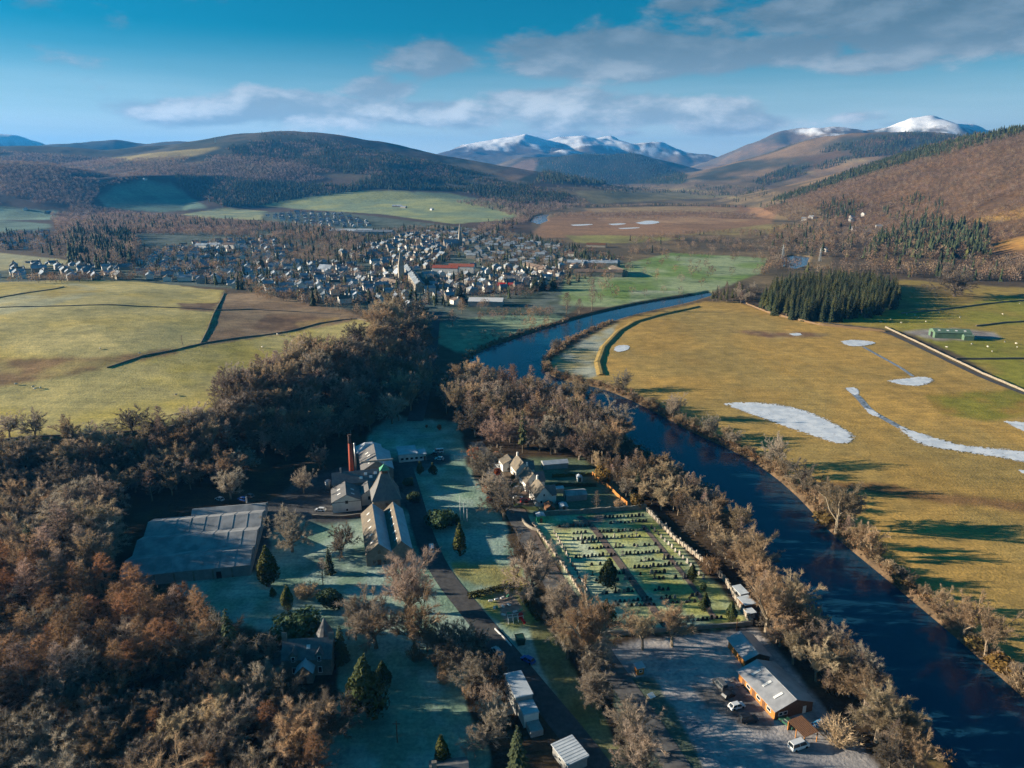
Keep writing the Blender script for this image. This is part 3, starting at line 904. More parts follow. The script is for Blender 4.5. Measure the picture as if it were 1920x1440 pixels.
def bare_tree(seed, H=14.0, spread=.95, fork=.24, limbs=6, sub=(5, 5), tw=7, forks=4, tww=.05):
    rg = random.Random(seed)
    tv, tf, cv, cf = [], [], [], []
    r0 = .026 * H
    base = Vector((0, 0, -.6))
    top = Vector((rg.uniform(-.3, .3), rg.uniform(-.3, .3), fork * H))
    tube(tv, tf, base, top * .5, r0 * 1.25, r0, 5)
    tube(tv, tf, top * .5, top, r0, r0 * .85, 5)

    def grow(p, d, L, r, lev):
        mid = p + (d + rvec(rg) * .18).normalized() * L * .5
        d2 = (d + rvec(rg) * .32 + Vector((0, 0, .10))).normalized()
        end = mid + d2 * L * .5
        if lev < 3:
            tube(tv, tf, p, mid, r, r * .78, 4 if lev < 2 else 3)
            tube(tv, tf, mid, end, r * .78, r * .5, 4 if lev < 2 else 3)
        else:
            tube(cv, cf, p, end, r, r * .4, 3)
        if lev == 3:
            for _ in range(tw):
                f_ = rg.uniform(.25, 1.0)
                q = p + (end - p) * f_
                out = (Vector((q.x, q.y, (q.z - .5 * H))).normalized() * .5 + d2 * .5 + rvec(rg) * .6).normalized()
                twig(cv, cf, rg, q, out, .085 * H, tww, forks)
            return
        n_ = sub[lev - 1]
        for i in range(n_):
            f_ = (i + rg.uniform(.3, 1)) / n_
            q = p + (mid - p) * (f_ * 2) if f_ < .5 else mid + (end - mid) * (f_ * 2 - 1)
            side = d2.cross(rvec(rg)).normalized()
            nd = (d2 * rg.uniform(.45, .95) + side * rg.uniform(.5, .95) * spread + Vector((0, 0, .12))).normalized()
            grow(q, nd, L * rg.uniform(.5, .72), r * .52, lev + 1)
    for i in range(limbs):
        th = 2 * math.pi * (i + rg.uniform(-.3, .3)) / limbs
        tilt = rg.uniform(.35, 1.0) * spread if i else .15
        d = Vector((math.cos(th) * math.sin(tilt), math.sin(th) * math.sin(tilt), math.cos(tilt)))
        grow(top - Vector((0, 0, rg.uniform(0, .06) * H)), d, H * rg.uniform(.36, .48), r0 * .58, 1)
    return tv, tf, cv, cf


def tall_tree(seed, H=16.0, width=.17, start=.18, n=46, tw=12, forks=3, droop=0.0, tww=.045, tip=1.0, lift=.75):
    """one leader with ascending branches: birch, alder, larch"""
    rg = random.Random(seed)
    tv, tf, cv, cf = [], [], [], []
    r0 = .014 * H
    pts = [Vector((0, 0, -.6))]
    for k in range(1, 7):
        pts.append(Vector((rg.uniform(-.1, .1) * k * .25, rg.uniform(-.1, .1) * k * .25, H * .97 * k / 6)))
    for k in range(6):
        tube(tv, tf, pts[k], pts[k + 1], r0 * (1 - k / 6.4), r0 * (1 - (k + 1) / 6.4), 5 if k < 3 else 4)
    for i in range(n):
        f_ = start + (1 - start) * (i + rg.random()) / n
        z = f_ * H * .97
        k = min(5, int(f_ * 6))
        p = pts[k] + (pts[k + 1] - pts[k]) * (f_ * 6 - k)
        g_ = (f_ - start) / (1 - start)
        L = H * width * (1.5 * (1 - g_) ** tip + .22) * min(1, .45 + 2.2 * g_) * rg.uniform(.75, 1.25)
        th = i * 2.4 + rg.uniform(-.4, .4)
        d = Vector((math.cos(th), math.sin(th), lift * rg.uniform(.6, 1.3))).normalized()
        end = p + d * L
        tube(tv if L > .12 * H else cv, tf if L > .12 * H else cf, p, end, r0 * .3 * (1.1 - f_) + .02, .012, 3)
        for _ in range(tw):
            q = p + (end - p) * rg.uniform(.2, 1.05)
            out = (d * .6 + rvec(rg) * .7 + Vector((0, 0, .3 - droop))).normalized()
            twig(cv, cf, rg, q, out, .065 * H, tww, forks)
    return tv, tf, cv, cf


def spruce(seed, H=20.0, R0=.20, n=15, per=9, start=.08, ragged=.25):
    rg = random.Random(seed)
    tv, tf, cv, cf = [], [], [], []
    tube(tv, tf, (0, 0, -.6), (0, 0, H * .55), .014 * H, .008 * H, 5)
    tube(tv, tf, (0, 0, H * .55), (0, 0, H * .98), .008 * H, .002 * H, 4)
    for k in range(n):
        f_ = start + (1 - start) * k / n
        L = H * R0 * (1 - f_) ** .85 + .25
        for j in range(per):
            th = 2 * math.pi * (j + .5 * (k % 2) + rg.uniform(-.3, .3)) / per
            LL = L * rg.uniform(1 - ragged, 1 + ragged * .6)
            z = f_ * H + rg.uniform(-.02, .03) * H
            c, s = math.cos(th), math.sin(th)
            w = LL * .30
            dz0, dz1 = -.10 * LL, -.42 * LL
            # a frond: ridge line with two drooping flanks, broken into three fingers
            p0 = Vector((0, 0, z))
            p1 = Vector((c * LL * .55, s * LL * .55, z + dz0))
            p2 = Vector((c * LL, s * LL, z + dz1))
            sd_ = Vector((-s, c, 0))
            k0 = len(cv)
            cv += [tuple(p0), tuple(p1 + sd_ * w + Vector((0, 0, -.13 * LL))), tuple(p1), tuple(p1 - sd_ * w + Vector((0, 0, -.13 * LL))),
                   tuple(p2), tuple(p2 + sd_ * w * .8 + Vector((-c * LL * .15, -s * LL * .15, -.1 * LL))), tuple(p2 - sd_ * w * .8 + Vector((-c * LL * .15, -s * LL * .15, -.1 * LL)))]
            cf += [(k0, k0 + 1, k0 + 2), (k0, k0 + 2, k0 + 3), (k0 + 2, k0 + 5, k0 + 4), (k0 + 2, k0 + 4, k0 + 6), (k0 + 1, k0 + 5, k0 + 2), (k0 + 3, k0 + 2, k0 + 6)]
    return tv, tf, cv, cf


def leafy(seed, H=6.0, W=4.0, n=1400, size=.34, low=.05, power=2.0, lobes=7, rough=.25):
    """evergreen crown: leaf clumps all through an uneven volume"""
    rg = random.Random(seed)
    tv, tf, cv, cf = [], [], [], []
    tube(tv, tf, (0, 0, -.5), (0, 0, H * .6), .03 * H, .012 * H, 5)
    lb = [(rvec(rg), rg.uniform(.5, 1)) for _ in range(lobes)]
    for i in range(n):
        d = rvec(rg)
        r = rg.random() ** .33
        k = 1 - rough + rough * max((max(0, d.dot(a)) ** 3) * b_ for a, b_ in lb) * 1.4
        r *= k
        f_ = min(1.0, .5 + .5 * d.z * r)
        prof = 1.0 if power == 2.0 else (1.25 * (1 - f_) ** .55)
        p = Vector((d.x * r * W * .5 * prof, d.y * r * W * .5 * prof, low * H + (H * (1 - low)) * f_))
        nrm = (d + rvec(rg) * .8).normalized()
        s = nrm.orthogonal().normalized()
        s = (s * math.cos(i) + nrm.cross(s) * math.sin(i))
        q = nrm.cross(s)
        sz = size * rg.uniform(.6, 1.3)
        k0 = len(cv)
        cv += [tuple(p - s * sz), tuple(p + q * sz * .8), tuple(p + s * sz), tuple(p - q * sz * .8)]
        cf.append((k0, k0 + 1, k0 + 2, k0 + 3))
    return tv, tf, cv, cf


def bush(seed, H=3.5, W=4.0, n=60, tw=7, tww=.035):
    rg = random.Random(seed)
    tv, tf, cv, cf = [], [], [], []
    for i in range(n):
        th = rg.uniform(0, 6.283)
        r = rg.random() ** .5
        tip = Vector((math.cos(th) * r * W * .5, math.sin(th) * r * W * .5, H * (1 - .45 * r * r) * rg.uniform(.7, 1)))
        b_ = Vector((math.cos(th) * r * W * .16, math.sin(th) * r * W * .16, -.2))
        tube(tv if i < 12 else cv, tf if i < 12 else cf, b_, tip, .045, .012, 3)
        for _ in range(tw):
            q = b_ + (tip - b_) * rg.uniform(.3, 1)
            twig(cv, cf, rg, q, ((tip - b_).normalized() + rvec(rg) * .5).normalized(), .2 * H, tww, 3)
    return tv, tf, cv, cf


def far_crown(seed, H=11.0, W=9.0, n=46, size=1.1, trunk=True):
    rg = random.Random(seed)
    vs, fs = [], []
    if trunk:
        tube(vs, fs, (0, 0, -1), (0, 0, H * .5), .22, .1, 3)
    for i in range(n):
        d = rvec(rg)
        r = rg.random() ** .4
        p = Vector((d.x * r * W * .5, d.y * r * W * .5, H * (.58 + .42 * d.z * r)))
        e = (Vector((d.x, d.y, d.z + .6)) + rvec(rg) * .8).normalized() * size * 1.5
        s = e.cross(rvec(rg)).normalized() * size * .45
        k = len(vs)
        vs += [tuple(p - s), tuple(p + s), tuple(p + e)]
        fs.append((k, k + 1, k + 2))
    return vs, fs


def far_spruce(seed, H=15.0, W=5.0, n=5):
    rg = random.Random(seed)
    vs, fs = [], []
    for k in range(n):
        f_ = k / n
        r = W * .5 * (1 - f_) ** .8 + .3
        z0 = H * f_ * .95
        m_ = 6
        k0 = len(vs)
        for j in range(m_):
            th = 6.283 * (j + rg.uniform(-.3, .3)) / m_
            q = r * rg.uniform(.7, 1.2)
            vs.append((math.cos(th) * q, math.sin(th) * q, z0 + rg.uniform(-.05, .05) * H))
        vs.append((0, 0, min(H, z0 + H * 1.6 / n)))
        for j in range(m_):
            fs.append((k0 + j, k0 + (j + 1) % m_, k0 + m_))
    return vs, fs


PROTO = {}
FAR_BROWN = mat('far_twigs_brown', (.25, .185, .135), .95, rnd=.4, through=.38)
FAR_ROSY = mat('far_twigs_rosy', (.26, .18, .145), .95, rnd=.4, through=.38)
FAR_TAN = mat('far_twigs_tan', (.26, .175, .105), .95, rnd=.4, through=.38)


def proto(kind, data, height, tmat, cmat):
    tv, tf, cv, cf = data
    PROTO.setdefault(kind, []).append((new_mesh(kind + '_trunk', tv, tf, tmat), new_mesh(kind + '_crown', cv, cf, cmat), height))


for s_ in range(4):
    proto('oak', bare_tree(s_ + 1, 14, .95, .20, 6, (5, 5), 9, 7, .036), 14, BARK, TWIG)
for s_ in range(3):
    proto('ash', bare_tree(s_ + 21, 15, .62, .26, 5, (5, 5), 10, 7, .036), 15, PALE_BARK, TWIG_TAN)
for s_ in range(2):
    proto('lime', bare_tree(s_ + 121, 17, .62, .13, 7, (6, 5), 8, 7, .036), 17, BARK, TWIG_PINK)
for s_ in range(3):
    proto('birch', tall_tree(s_ + 31, 15, .16, .2, 46, 12, 4, .1, .032), 15, PALE_BARK, TWIG_PINK)
for s_ in range(3):
    proto('larch', tall_tree(s_ + 41, 17, .17, .22, 60, 12, 4, .35, .036, .9, .25), 17, BARK, LARCH)
for s_ in range(3):
    proto('spruce', spruce(s_ + 51, 20, .19, 16, 9), 20, BARK, NEEDLE)
for s_ in range(3):
    proto('pine', spruce(s_ + 61, 20, .17, 13, 8, .3, .5), 20, BARK, PINE)
proto('golden', leafy(71, 9, 3.6, 2400, .24, .03, 1.0, 12, .45), 9, BARK, GOLDEN)
for s_ in range(2):
    proto('yew', leafy(74 + s_, 7, 5.4, 2600, .24, .02, 1.0, 11, .5), 7, BARK, YEW)
    proto('shrub', leafy(78 + s_, 4, 5.5, 1900, .22, .0, 2.0, 11, .5), 4, BARK, IVY)
    proto('beech', leafy(84 + s_, 4, 3.6, 700, .26, .08, 2.0, 7, .4), 4, BARK, BEECH)
    proto('gorse', leafy(87 + s_, 3, 4.2, 500, .28, .0, 2.0, 8, .4), 3, BARK, GORSE)
for s_ in range(3):
    proto('bush', bush(91 + s_), 3.5, BARK, TWIG_TAN)
for s_ in range(2):
    proto('scrub', bush(95 + s_, 3.5, 4.2, 60, 7), 3.5, BARK, BRACKEN)

KINDNAME = dict(lime='lime_tree', oak='oak_tree', ash='ash_tree', birch='birch_tree', larch='larch_tree', spruce='spruce_tree', pine='pine_tree', golden='golden_conifer', yew='yew_tree',
                shrub='evergreen_shrub', beech='copper_shrub', gorse='yellow_shrub', bush='bare_shrub', scrub='bracken_clump')
CATS = dict(golden='conifer', shrub='shrub', beech='shrub', gorse='shrub', bush='shrub', scrub='shrub')
TAKEN = []      # (x, y, radius) of things trees keep clear of


def tree(kind, x, y, h, label, group=None, rz=None, wide=1.0, variant=None, rg=random):
    lst = PROTO[kind]
    tm, cm, h0 = lst[rg.randrange(len(lst)) if variant is None else variant % len(lst)]
    s = h / h0
    t_ = thing(KINDNAME[kind], label, CATS.get(kind, 'tree'), (x, y, float(hz(x, y))), rg.uniform(0, 6.28) if rz is None else rz, group, (s * wide, s * wide, s))
    link('trunk' if kind not in ('bush', 'scrub') else 'stems', tm, t_)
    link('crown', cm, t_)
    return t_


def tree_px(kind, px, py, top, label, group=None, wide=1.0, variant=None):
    """a tree whose foot is seen at (px, py) and whose top at row top"""
    x, y, z = ground(px, py)
    for _ in range(30):         # feet stay on dry land
        if poly_dist(np.array([x]), np.array([y]), RIVER)[0] > 1.0 and not inside(np.array([x]), np.array([y]), RIVER)[0]:
            break
        x += .7 if np.interp(y, [p[1] for p in riv_mid], [p[0] for p in riv_mid]) < x else -.7
    return tree(kind, x, y, max(1.2, top_height(px, top, y, z)), label, group, None, wide, variant, RG)


RG = random.Random(77)
riv_mid = sorted([((plane(*a)[0] + plane(*c)[0]) / 2, (plane(*a)[1] + plane(*c)[1]) / 2) for a, c in zip(RIV_L[:12], RIV_R[:12])], key=lambda p: p[1])
# ------------------------------------------------------------------ single trees one can point to
SINGLE = [
    ('lime', 768, 1150, 1018, 'tall rosy-brown lime tree beside the gable of the twin-roofed stone barn', 1.0, 0),
    ('ash', 778, 1222, 1112, 'pale bare tree on the shaded lawn, just below the tall rosy lime', 1.15, 0),
    ('oak', 706, 1215, 1102, 'spreading bare oak on the shaded lawn above the turreted house', 1.15, 0),
    ('oak', 668, 1200, 1102, 'slim bare tree behind the spreading oak on the shaded lawn', .6, 2),
    ('oak', 548, 1035, 950, 'round frosted bare oak between the long low warehouse and the stone barn', 1.05, 1),
    ('oak', 640, 1045, 968, 'dark bare tree on the lawn left of the stone barn', .95, 3),
    ('oak', 432, 936, 872, 'frosted bare tree at the back of the long low warehouse', 1.0, 0),
    ('oak', 570, 925, 868, 'frosted bare tree beside the bend of the works yard', .9, 1),
    ('oak', 600, 880, 832, 'frosted bare tree up the bank left of the red chimney', 1.0, 2),
    ('golden', 505, 1100, 1018, 'tall golden-green conifer at the right end of the long warehouse', 1.25, 0),
    ('spruce', 618, 1075, 1024, 'small dark spruce on the lawn below the stone barn', 1.1, 0),
    ('birch', 606, 1098, 1046, 'small pinkish birch clump in front of the small spruce', 1.3, 1),
    ('golden', 540, 1145, 1095, 'golden conifer among the shrubs in the middle of the lawn', 1.2, 0),
    ('spruce', 437, 1268, 1138, 'dark spruce at the edge of the larch wood left of the turreted house', 1.1, 1),
    ('spruce', 480, 1226, 1178, 'small dark spruce beside the turreted house', 1.2, 2),
    ('spruce', 640, 1240, 1170, 'dark conifer at the right wall of the turreted house', 1.2, 0),
    ('yew', 690, 1345, 1226, 'large dark evergreen below the turreted house', .85, 0),
    ('yew', 716, 1290, 1238, 'dark conical evergreen beside the curved drive', .9, 1),
    ('golden', 829, 1440, 1376, 'golden conifer at the bottom edge beside the cottage chimney', 1.15, 0),
    ('spruce', 970, 1460, 1358, 'dark conifer at the bottom edge right of the golden one', 1.2, 1),
    ('golden', 862, 1042, 978, 'columnar golden conifer on the lawn right of the stone barn', 1.0, 0),
    ('yew', 787, 890, 864, 'left one of the two small clipped conifers on the lawn', .9, 0),
    ('yew', 812, 890, 865, 'right one of the two small clipped conifers on the lawn', .9, 1),
    ('yew', 1142, 1100, 1046, 'broad yew standing alone among the gravestones', 1.0, 0),
    ('yew', 1298, 1088, 1056, 'clipped yew beside the right-hand cemetery path', .8, 1),
    ('yew', 1321, 1146, 1110, 'dark clipped yew near the lower right of the cemetery', .8, 0),
    ('yew', 1371, 1166, 1126, 'dark yew in the lower right corner of the cemetery', .75, 1),
    ('yew', 1136, 1170, 1122, 'dark yew in the lower left corner of the cemetery', .95, 0),
    ('oak', 905, 905, 826, 'frosted bare tree at the head of the avenue beside the lawn', 1.0, 0),
    ('oak', 944, 975, 888, 'bare avenue tree opposite the white cottages', 1.05, 1),
    ('oak', 925, 945, 880, 'bare avenue tree leaning over the lawn below the orange hedge', 1.0, 2),
    ('oak', 1000, 1115, 1012, 'bare avenue tree beside the hedged playground', 1.1, 3),
    ('oak', 985, 1075, 1000, 'bare avenue tree between lawn and cemetery', 1.0, 0),
    ('oak', 1048, 1172, 1078, 'bare avenue tree left of the lower cemetery corner', 1.0, 2),
    ('ash', 1102, 1252, 1112, 'tallest bare tree below the cemetery corner', 1.05, 1),
    ('ash', 1062, 1235, 1150, 'bare tree with crooked limbs left of the tallest one', 1.0, 2),
    ('ash', 1205, 1218, 1142, 'left one of two round bare trees below the cemetery', 1.1, 0),
    ('ash', 1260, 1212, 1128, 'right one of two round bare trees below the cemetery', 1.1, 2),
    ('birch', 990, 935, 905, 'small bare tree in the front garden of the middle cottage', 1.2, 2),
    ('birch', 1118, 957, 920, 'small pinkish birch in the garden above the cemetery wall', 1.2, 0),
    ('spruce', 1195, 932, 884, 'blue-green spruce on the wooded bank above the cemetery', 1.7, 0),
    ('pine', 980, 850, 766, 'tall pine with a bare stem behind the cottages', 1.0, 0),
    ('pine', 925, 815, 762, 'left pine of the pair in the riverside wood', 1.3, 1),
    ('pine', 893, 806, 755, 'green pine behind the frosted tree at the end of the avenue', 1.3, 2),
    # far bank
    ('oak', 1253, 792, 738, 'bare tree at the water above the white sheet of ice', .9, 0),
    ('oak', 1332, 822, 772, 'dark bare tree on the far bank left of the long sheet of ice', .9, 2),
    ('oak', 1453, 872, 812, 'spreading bare oak on the far bank by the small frozen pool', 1.0, 1),
    ('oak', 1504, 918, 848, 'dense bare tree on the far bank below the spreading oak', .95, 3),
    ('ash', 1560, 1003, 905, 'tall round-headed bare tree on the far bank', 1.05, 0),
    ('oak', 1592, 985, 912, 'bare tree just behind the round-headed one on the far bank', .9, 2),
    ('ash', 1632, 1042, 985, 'thin bare tree leaning over the far bank', .8, 1),
    ('ash', 1612, 1030, 978, 'pale bare sapling on the far bank by the leaning tree', .8, 2),
    ('oak', 1692, 1098, 1058, 'low bare tree on the far bank above the narrow bushes', .9, 3),
    ('ash', 1790, 1208, 1122, 'left one of two pale bare trees at the lower end of the far bank', 1.1, 0),
    ('ash', 1848, 1232, 1140, 'right one of two pale bare trees at the lower end of the far bank', 1.1, 1),
    ('bush', 1898, 1300, 1262, 'golden brown bush at the right edge of the far bank', 1.4, 0),
    # near bank by the boathouse
    ('ash', 1436, 1185, 1082, 'dense pale bare tree above the small boat shed', 1.15, 0),
    ('ash', 1482, 1170, 1075, 'pale bare tree at the water above the boat sheds', 1.0, 1),
    ('ash', 1412, 1085, 990, 'round bare tree beside the cemetery wall and the river', 1.0, 2),
    ('oak', 1620, 1288, 1214, 'bare tree with drooping limbs hanging over the river', 1.1, 1),
    ('bush', 1566, 1300, 1254, 'small fan-shaped bare tree behind the large boat shed', 1.0, 1),
    ('ash', 1642, 1392, 1292, 'broad bare tree on the near bank at the lower right', 1.1, 2),
    ('ash', 1688, 1395, 1318, 'upright bare tree next to the broad one at the lower right', .9, 1),
    ('bush', 1570, 1392, 1350, 'bare thicket beside the open wooden carport', 1.5, 2),
    ('oak', 1668, 1450, 1376, 'dark bare tree at the bottom edge by the water', 1.0, 0),
    ('birch', 1393, 948, 922, 'pale bare shrub tree leaning out over the river', 1.3, 0),
    ('ash', 1392, 1000, 944, 'twin-stemmed bare tree standing at the water behind the cemetery', .9, 0),
    # terrace edge
    ('oak', 18, 820, 770, 'leftmost bare oak on the field edge', 1.2, 0),
    ('oak', 66, 820, 766, 'broad bare oak on the field edge, second from the left', 1.2, 1),
    ('birch', 126, 822, 776, 'slim bare tree on the field edge right of two oaks', 1.2, 2),
    ('oak', 248, 812, 754, 'round-crowned bare oak alone on the field edge by the pole', 1.35, 3),
    ('oak', 430, 740, 700, 'bare oak at the corner of the pasture, left of a pair', 1.2, 0),
    ('oak', 466, 728, 686, 'bare oak at the corner of the pasture, right of a pair', 1.2, 2),
    ('ash', 712, 632, 572, 'large russet bare tree at the tip of the pasture', 1.2, 0),
    # around the meadow
    ('oak', 1790, 556, 494, 'huge round bare tree at the edge of the green field', 1.7, 3),
    ('oak', 1168, 730, 692, 'bare tree at the river bend where the stream joins', 1.2, 1),
    ('birch', 1110, 582, 524, 'tall golden brown poplar by the river beyond the park', .9, 0),
    ('birch', 1062, 590, 548, 'round tan tree by the river beside the tall poplar', 1.6, 1),
    ('birch', 1086, 588, 560, 'low tan tree overhanging the river beyond the park', 1.9, 2),
]
for kind, px, py, top, label, wide, var in SINGLE:
    tree_px(kind, px, py, top, label, None, wide, var)

SHRUBS = [
    ('shrub', 828, 990, 958, 'big round dark evergreen bush on the lawn', 1.35), ('shrub', 766, 912, 896, 'small round bush beside the kiln tower', 1.0), ('shrub', 776, 942, 922, 'dark round bush beside the works road', 1.0),
    ('golden', 856, 984, 962, 'round golden shrub beside the big dark bush', 1.7), ('bush', 575, 1118, 1092, 'rust-tipped bare shrub in the middle of the lawn', 1.7), ('shrub', 622, 1138, 1105, 'dark rounded evergreen shrub at the right of the lawn bed', 1.1),
    ('shrub', 566, 1200, 1148, 'large glossy evergreen thicket above the turreted house', 1.2), ('golden', 512, 1120, 1100, 'low yellowish shrub left of the lawn bed', 1.7),
    ('beech', 912, 928, 908, 'bright orange shrub at the roadside by the lawn', 1.0), ('beech', 918, 944, 930, 'lower orange shrub at the roadside by the lawn', 1.0), ('beech', 890, 862, 838, 'orange shrub under the frosted avenue tree', 1.3),
    ('beech', 930, 860, 845, 'orange shrub at the garden corner above the cottages', 1.1), ('beech', 932, 895, 876, 'orange hedge shrub in front of the first cottage, uppermost', .9), ('beech', 936, 905, 888, 'orange hedge shrub in front of the first cottage, middle one', .9), ('beech', 940, 915, 898, 'orange hedge shrub in front of the first cottage, lowest', .9),
    ('gorse', 954, 882, 872, 'yellow garden shrub by the first cottage gable', .8), ('gorse', 961, 900, 890, 'yellow shrub in the front garden of the first cottage', .8), ('gorse', 1128, 905, 876, 'yellow shrub at the end of the long garden', 1.0), ('gorse', 1195, 950, 926, 'golden shrub behind the upper cemetery wall', 1.0),
    ('bush', 1160, 952, 935, 'tan shrub at the wooden fence above the cemetery', 1.2), ('scrub', 1330, 1075, 1042, 'russet shrub behind the right cemetery wall', 1.1), ('gorse', 1785, 1232, 1212, 'golden bush at the foot of the left pale tree', 1.5),
    ('gorse', 1870, 1260, 1236, 'golden bush at the foot of the right pale tree', 1.8), ('gorse', 1545, 985, 965, 'golden reeds on the far bank by the round-headed tree', 2.0), ('gorse', 1690, 1095, 1078, 'golden bush on the far bank above the bend', 1.6),
    ('beech', 800, 803, 796, 'left one of two small red shrubs at the top of the works lawn', .9), ('beech', 824, 806, 796, 'right one of two small red shrubs at the top of the works lawn', 1.3),
    ('shrub', 1318, 1108, 1092, 'small clipped evergreen near the right-hand path', .7),
]
for kind, px, py, top, label, wide in SHRUBS:
    tree_px(kind, px, py, top, label, None, wide)

# ------------------------------------------------------------------ woods
# (what, polygon of the feet in the photograph, spacing in m, height range, kinds with weights, label, group)
WOODS = [
    ('larch wood', [(-260, 1150), (40, 1120), (170, 1130), (300, 1160), (410, 1200), (420, 1280), (300, 1330), (100, 1360), (-260, 1400)], 6.8, (15, 22), dict(larch=5, birch=1, oak=1),
     '{} in the russet wood at the lower left', None),
    ('dark wood', [(-200, 1400), (100, 1360), (300, 1330), (420, 1285), (520, 1290), (600, 1320), (640, 1400), (600, 1560), (-200, 1640)], 6.8, (10, 16), dict(oak=5, ash=1, larch=1),
     '{} in the shadowed wood at the bottom left', None),
    ('bank wood', [(-420, 872), (0, 846), (150, 838), (330, 826), (400, 786), (450, 752), (520, 765), (600, 775), (700, 770), (775, 775), (745, 800), (650, 822), (560, 862), (480, 890), (400, 925), (330, 938), (250, 958), (225, 1000), (140, 1040), (60, 985), (-420, 1060)], 7.6, (11, 18), dict(oak=6, ash=3, birch=2),
     '{} on the wooded bank behind the long warehouse', None),
    ('warehouse end wood', [(-320, 1062), (40, 1015), (140, 1042), (222, 1005), (226, 1096), (170, 1128), (40, 1118), (-320, 1150)], 6.2, (16, 22), dict(oak=4, ash=2, birch=2, spruce=1),
     '{} in the trees left of the long warehouse', None),
    ('hanging wood', [(400, 775), (440, 738), (500, 712), (570, 676), (640, 664), (700, 640), (708, 606), (735, 590), (785, 596), (806, 660), (800, 740), (780, 775), (700, 770), (520, 765)], 9.0, (13, 20), dict(oak=5, ash=4, birch=2, lime=2),
     '{} in the wood between pasture and river', None),
    ('river wood', [(832, 772), (850, 735), (885, 715), (960, 738), (1040, 752), (1110, 780), (1165, 826), (1180, 858), (1120, 872), (1040, 852), (960, 850), (890, 825)], 7.4, (13, 20), dict(birch=4, ash=4, oak=3, larch=1, lime=2),
     '{} in the wood between works lawn and river', None),
    ('bank trees', [(1112, 885), (1180, 872), (1240, 885), (1320, 930), (1372, 985), (1425, 1062), (1490, 1140), (1570, 1222), (1650, 1320), (1720, 1400), (1760, 1460), (1660, 1460), (1590, 1345), (1500, 1262), (1430, 1180), (1395, 1110), (1335, 1032), (1260, 968), (1205, 946), (1160, 930)], 5.6, (7, 11.5), dict(ash=5, birch=3, oak=2),
     '{} on the near river bank by cemetery and sheds', None),
    ('manor trees', [(428, 1240), (520, 1235), (528, 1290), (600, 1322), (665, 1300), (690, 1360), (650, 1420), (600, 1400), (520, 1330)], 7.2, (7, 11), dict(oak=4, yew=2, spruce=1),
     '{} crowding round the turreted house', None),
    ('lawn trees', [(770, 1215), (860, 1195), (905, 1215), (880, 1245), (780, 1240)], 6.5, (8, 13), dict(ash=3, oak=3, birch=1),
     '{} at the lower end of the works lawn', None),
    ('drive thicket', [(850, 1210), (900, 1215), (932, 1262), (942, 1320), (940, 1400), (925, 1470), (880, 1330), (770, 1262), (775, 1235)], 5.4, (7, 11), dict(oak=4, bush=2),
     '{} in the thicket between lawn and driveway', None),
    ('avenue thicket', [(1105, 1215), (1150, 1275), (1210, 1370), (1270, 1470), (1180, 1470), (1120, 1350), (1075, 1260)], 5.6, (9, 14), dict(oak=4, bush=1),
     '{} in the strip between avenue and boat yard', None),
    ('spruce block', [(1422, 583), (1480, 600), (1545, 606), (1625, 596), (1688, 578), (1682, 548), (1640, 536), (1560, 530), (1450, 545)], 7.6, (17, 23), dict(spruce=4, pine=4),
     '{} in the square plantation on the meadow', None),
    ('spruce edge', [(1330, 568), (1400, 572), (1425, 560), (1400, 545), (1350, 548)], 10, (10, 16), dict(pine=3, birch=2, oak=2),
     '{} at the river end of the dark plantation', None),
    ('spit', [(1012, 668), (1040, 650), (1080, 636), (1066, 650), (1030, 676)], 6.0, (4, 7), dict(oak=2, bush=3),
     '{} on the grassy spit in the river bend', None),
]
SPECIES = dict(oak='grey-brown bare oak', ash='tan bare ash', birch='rosy bare birch', larch='russet winter larch', spruce='dark green spruce', pine='olive green pine', bush='bare twiggy shrub', yew='dark yew', lime='rosy bare lime')
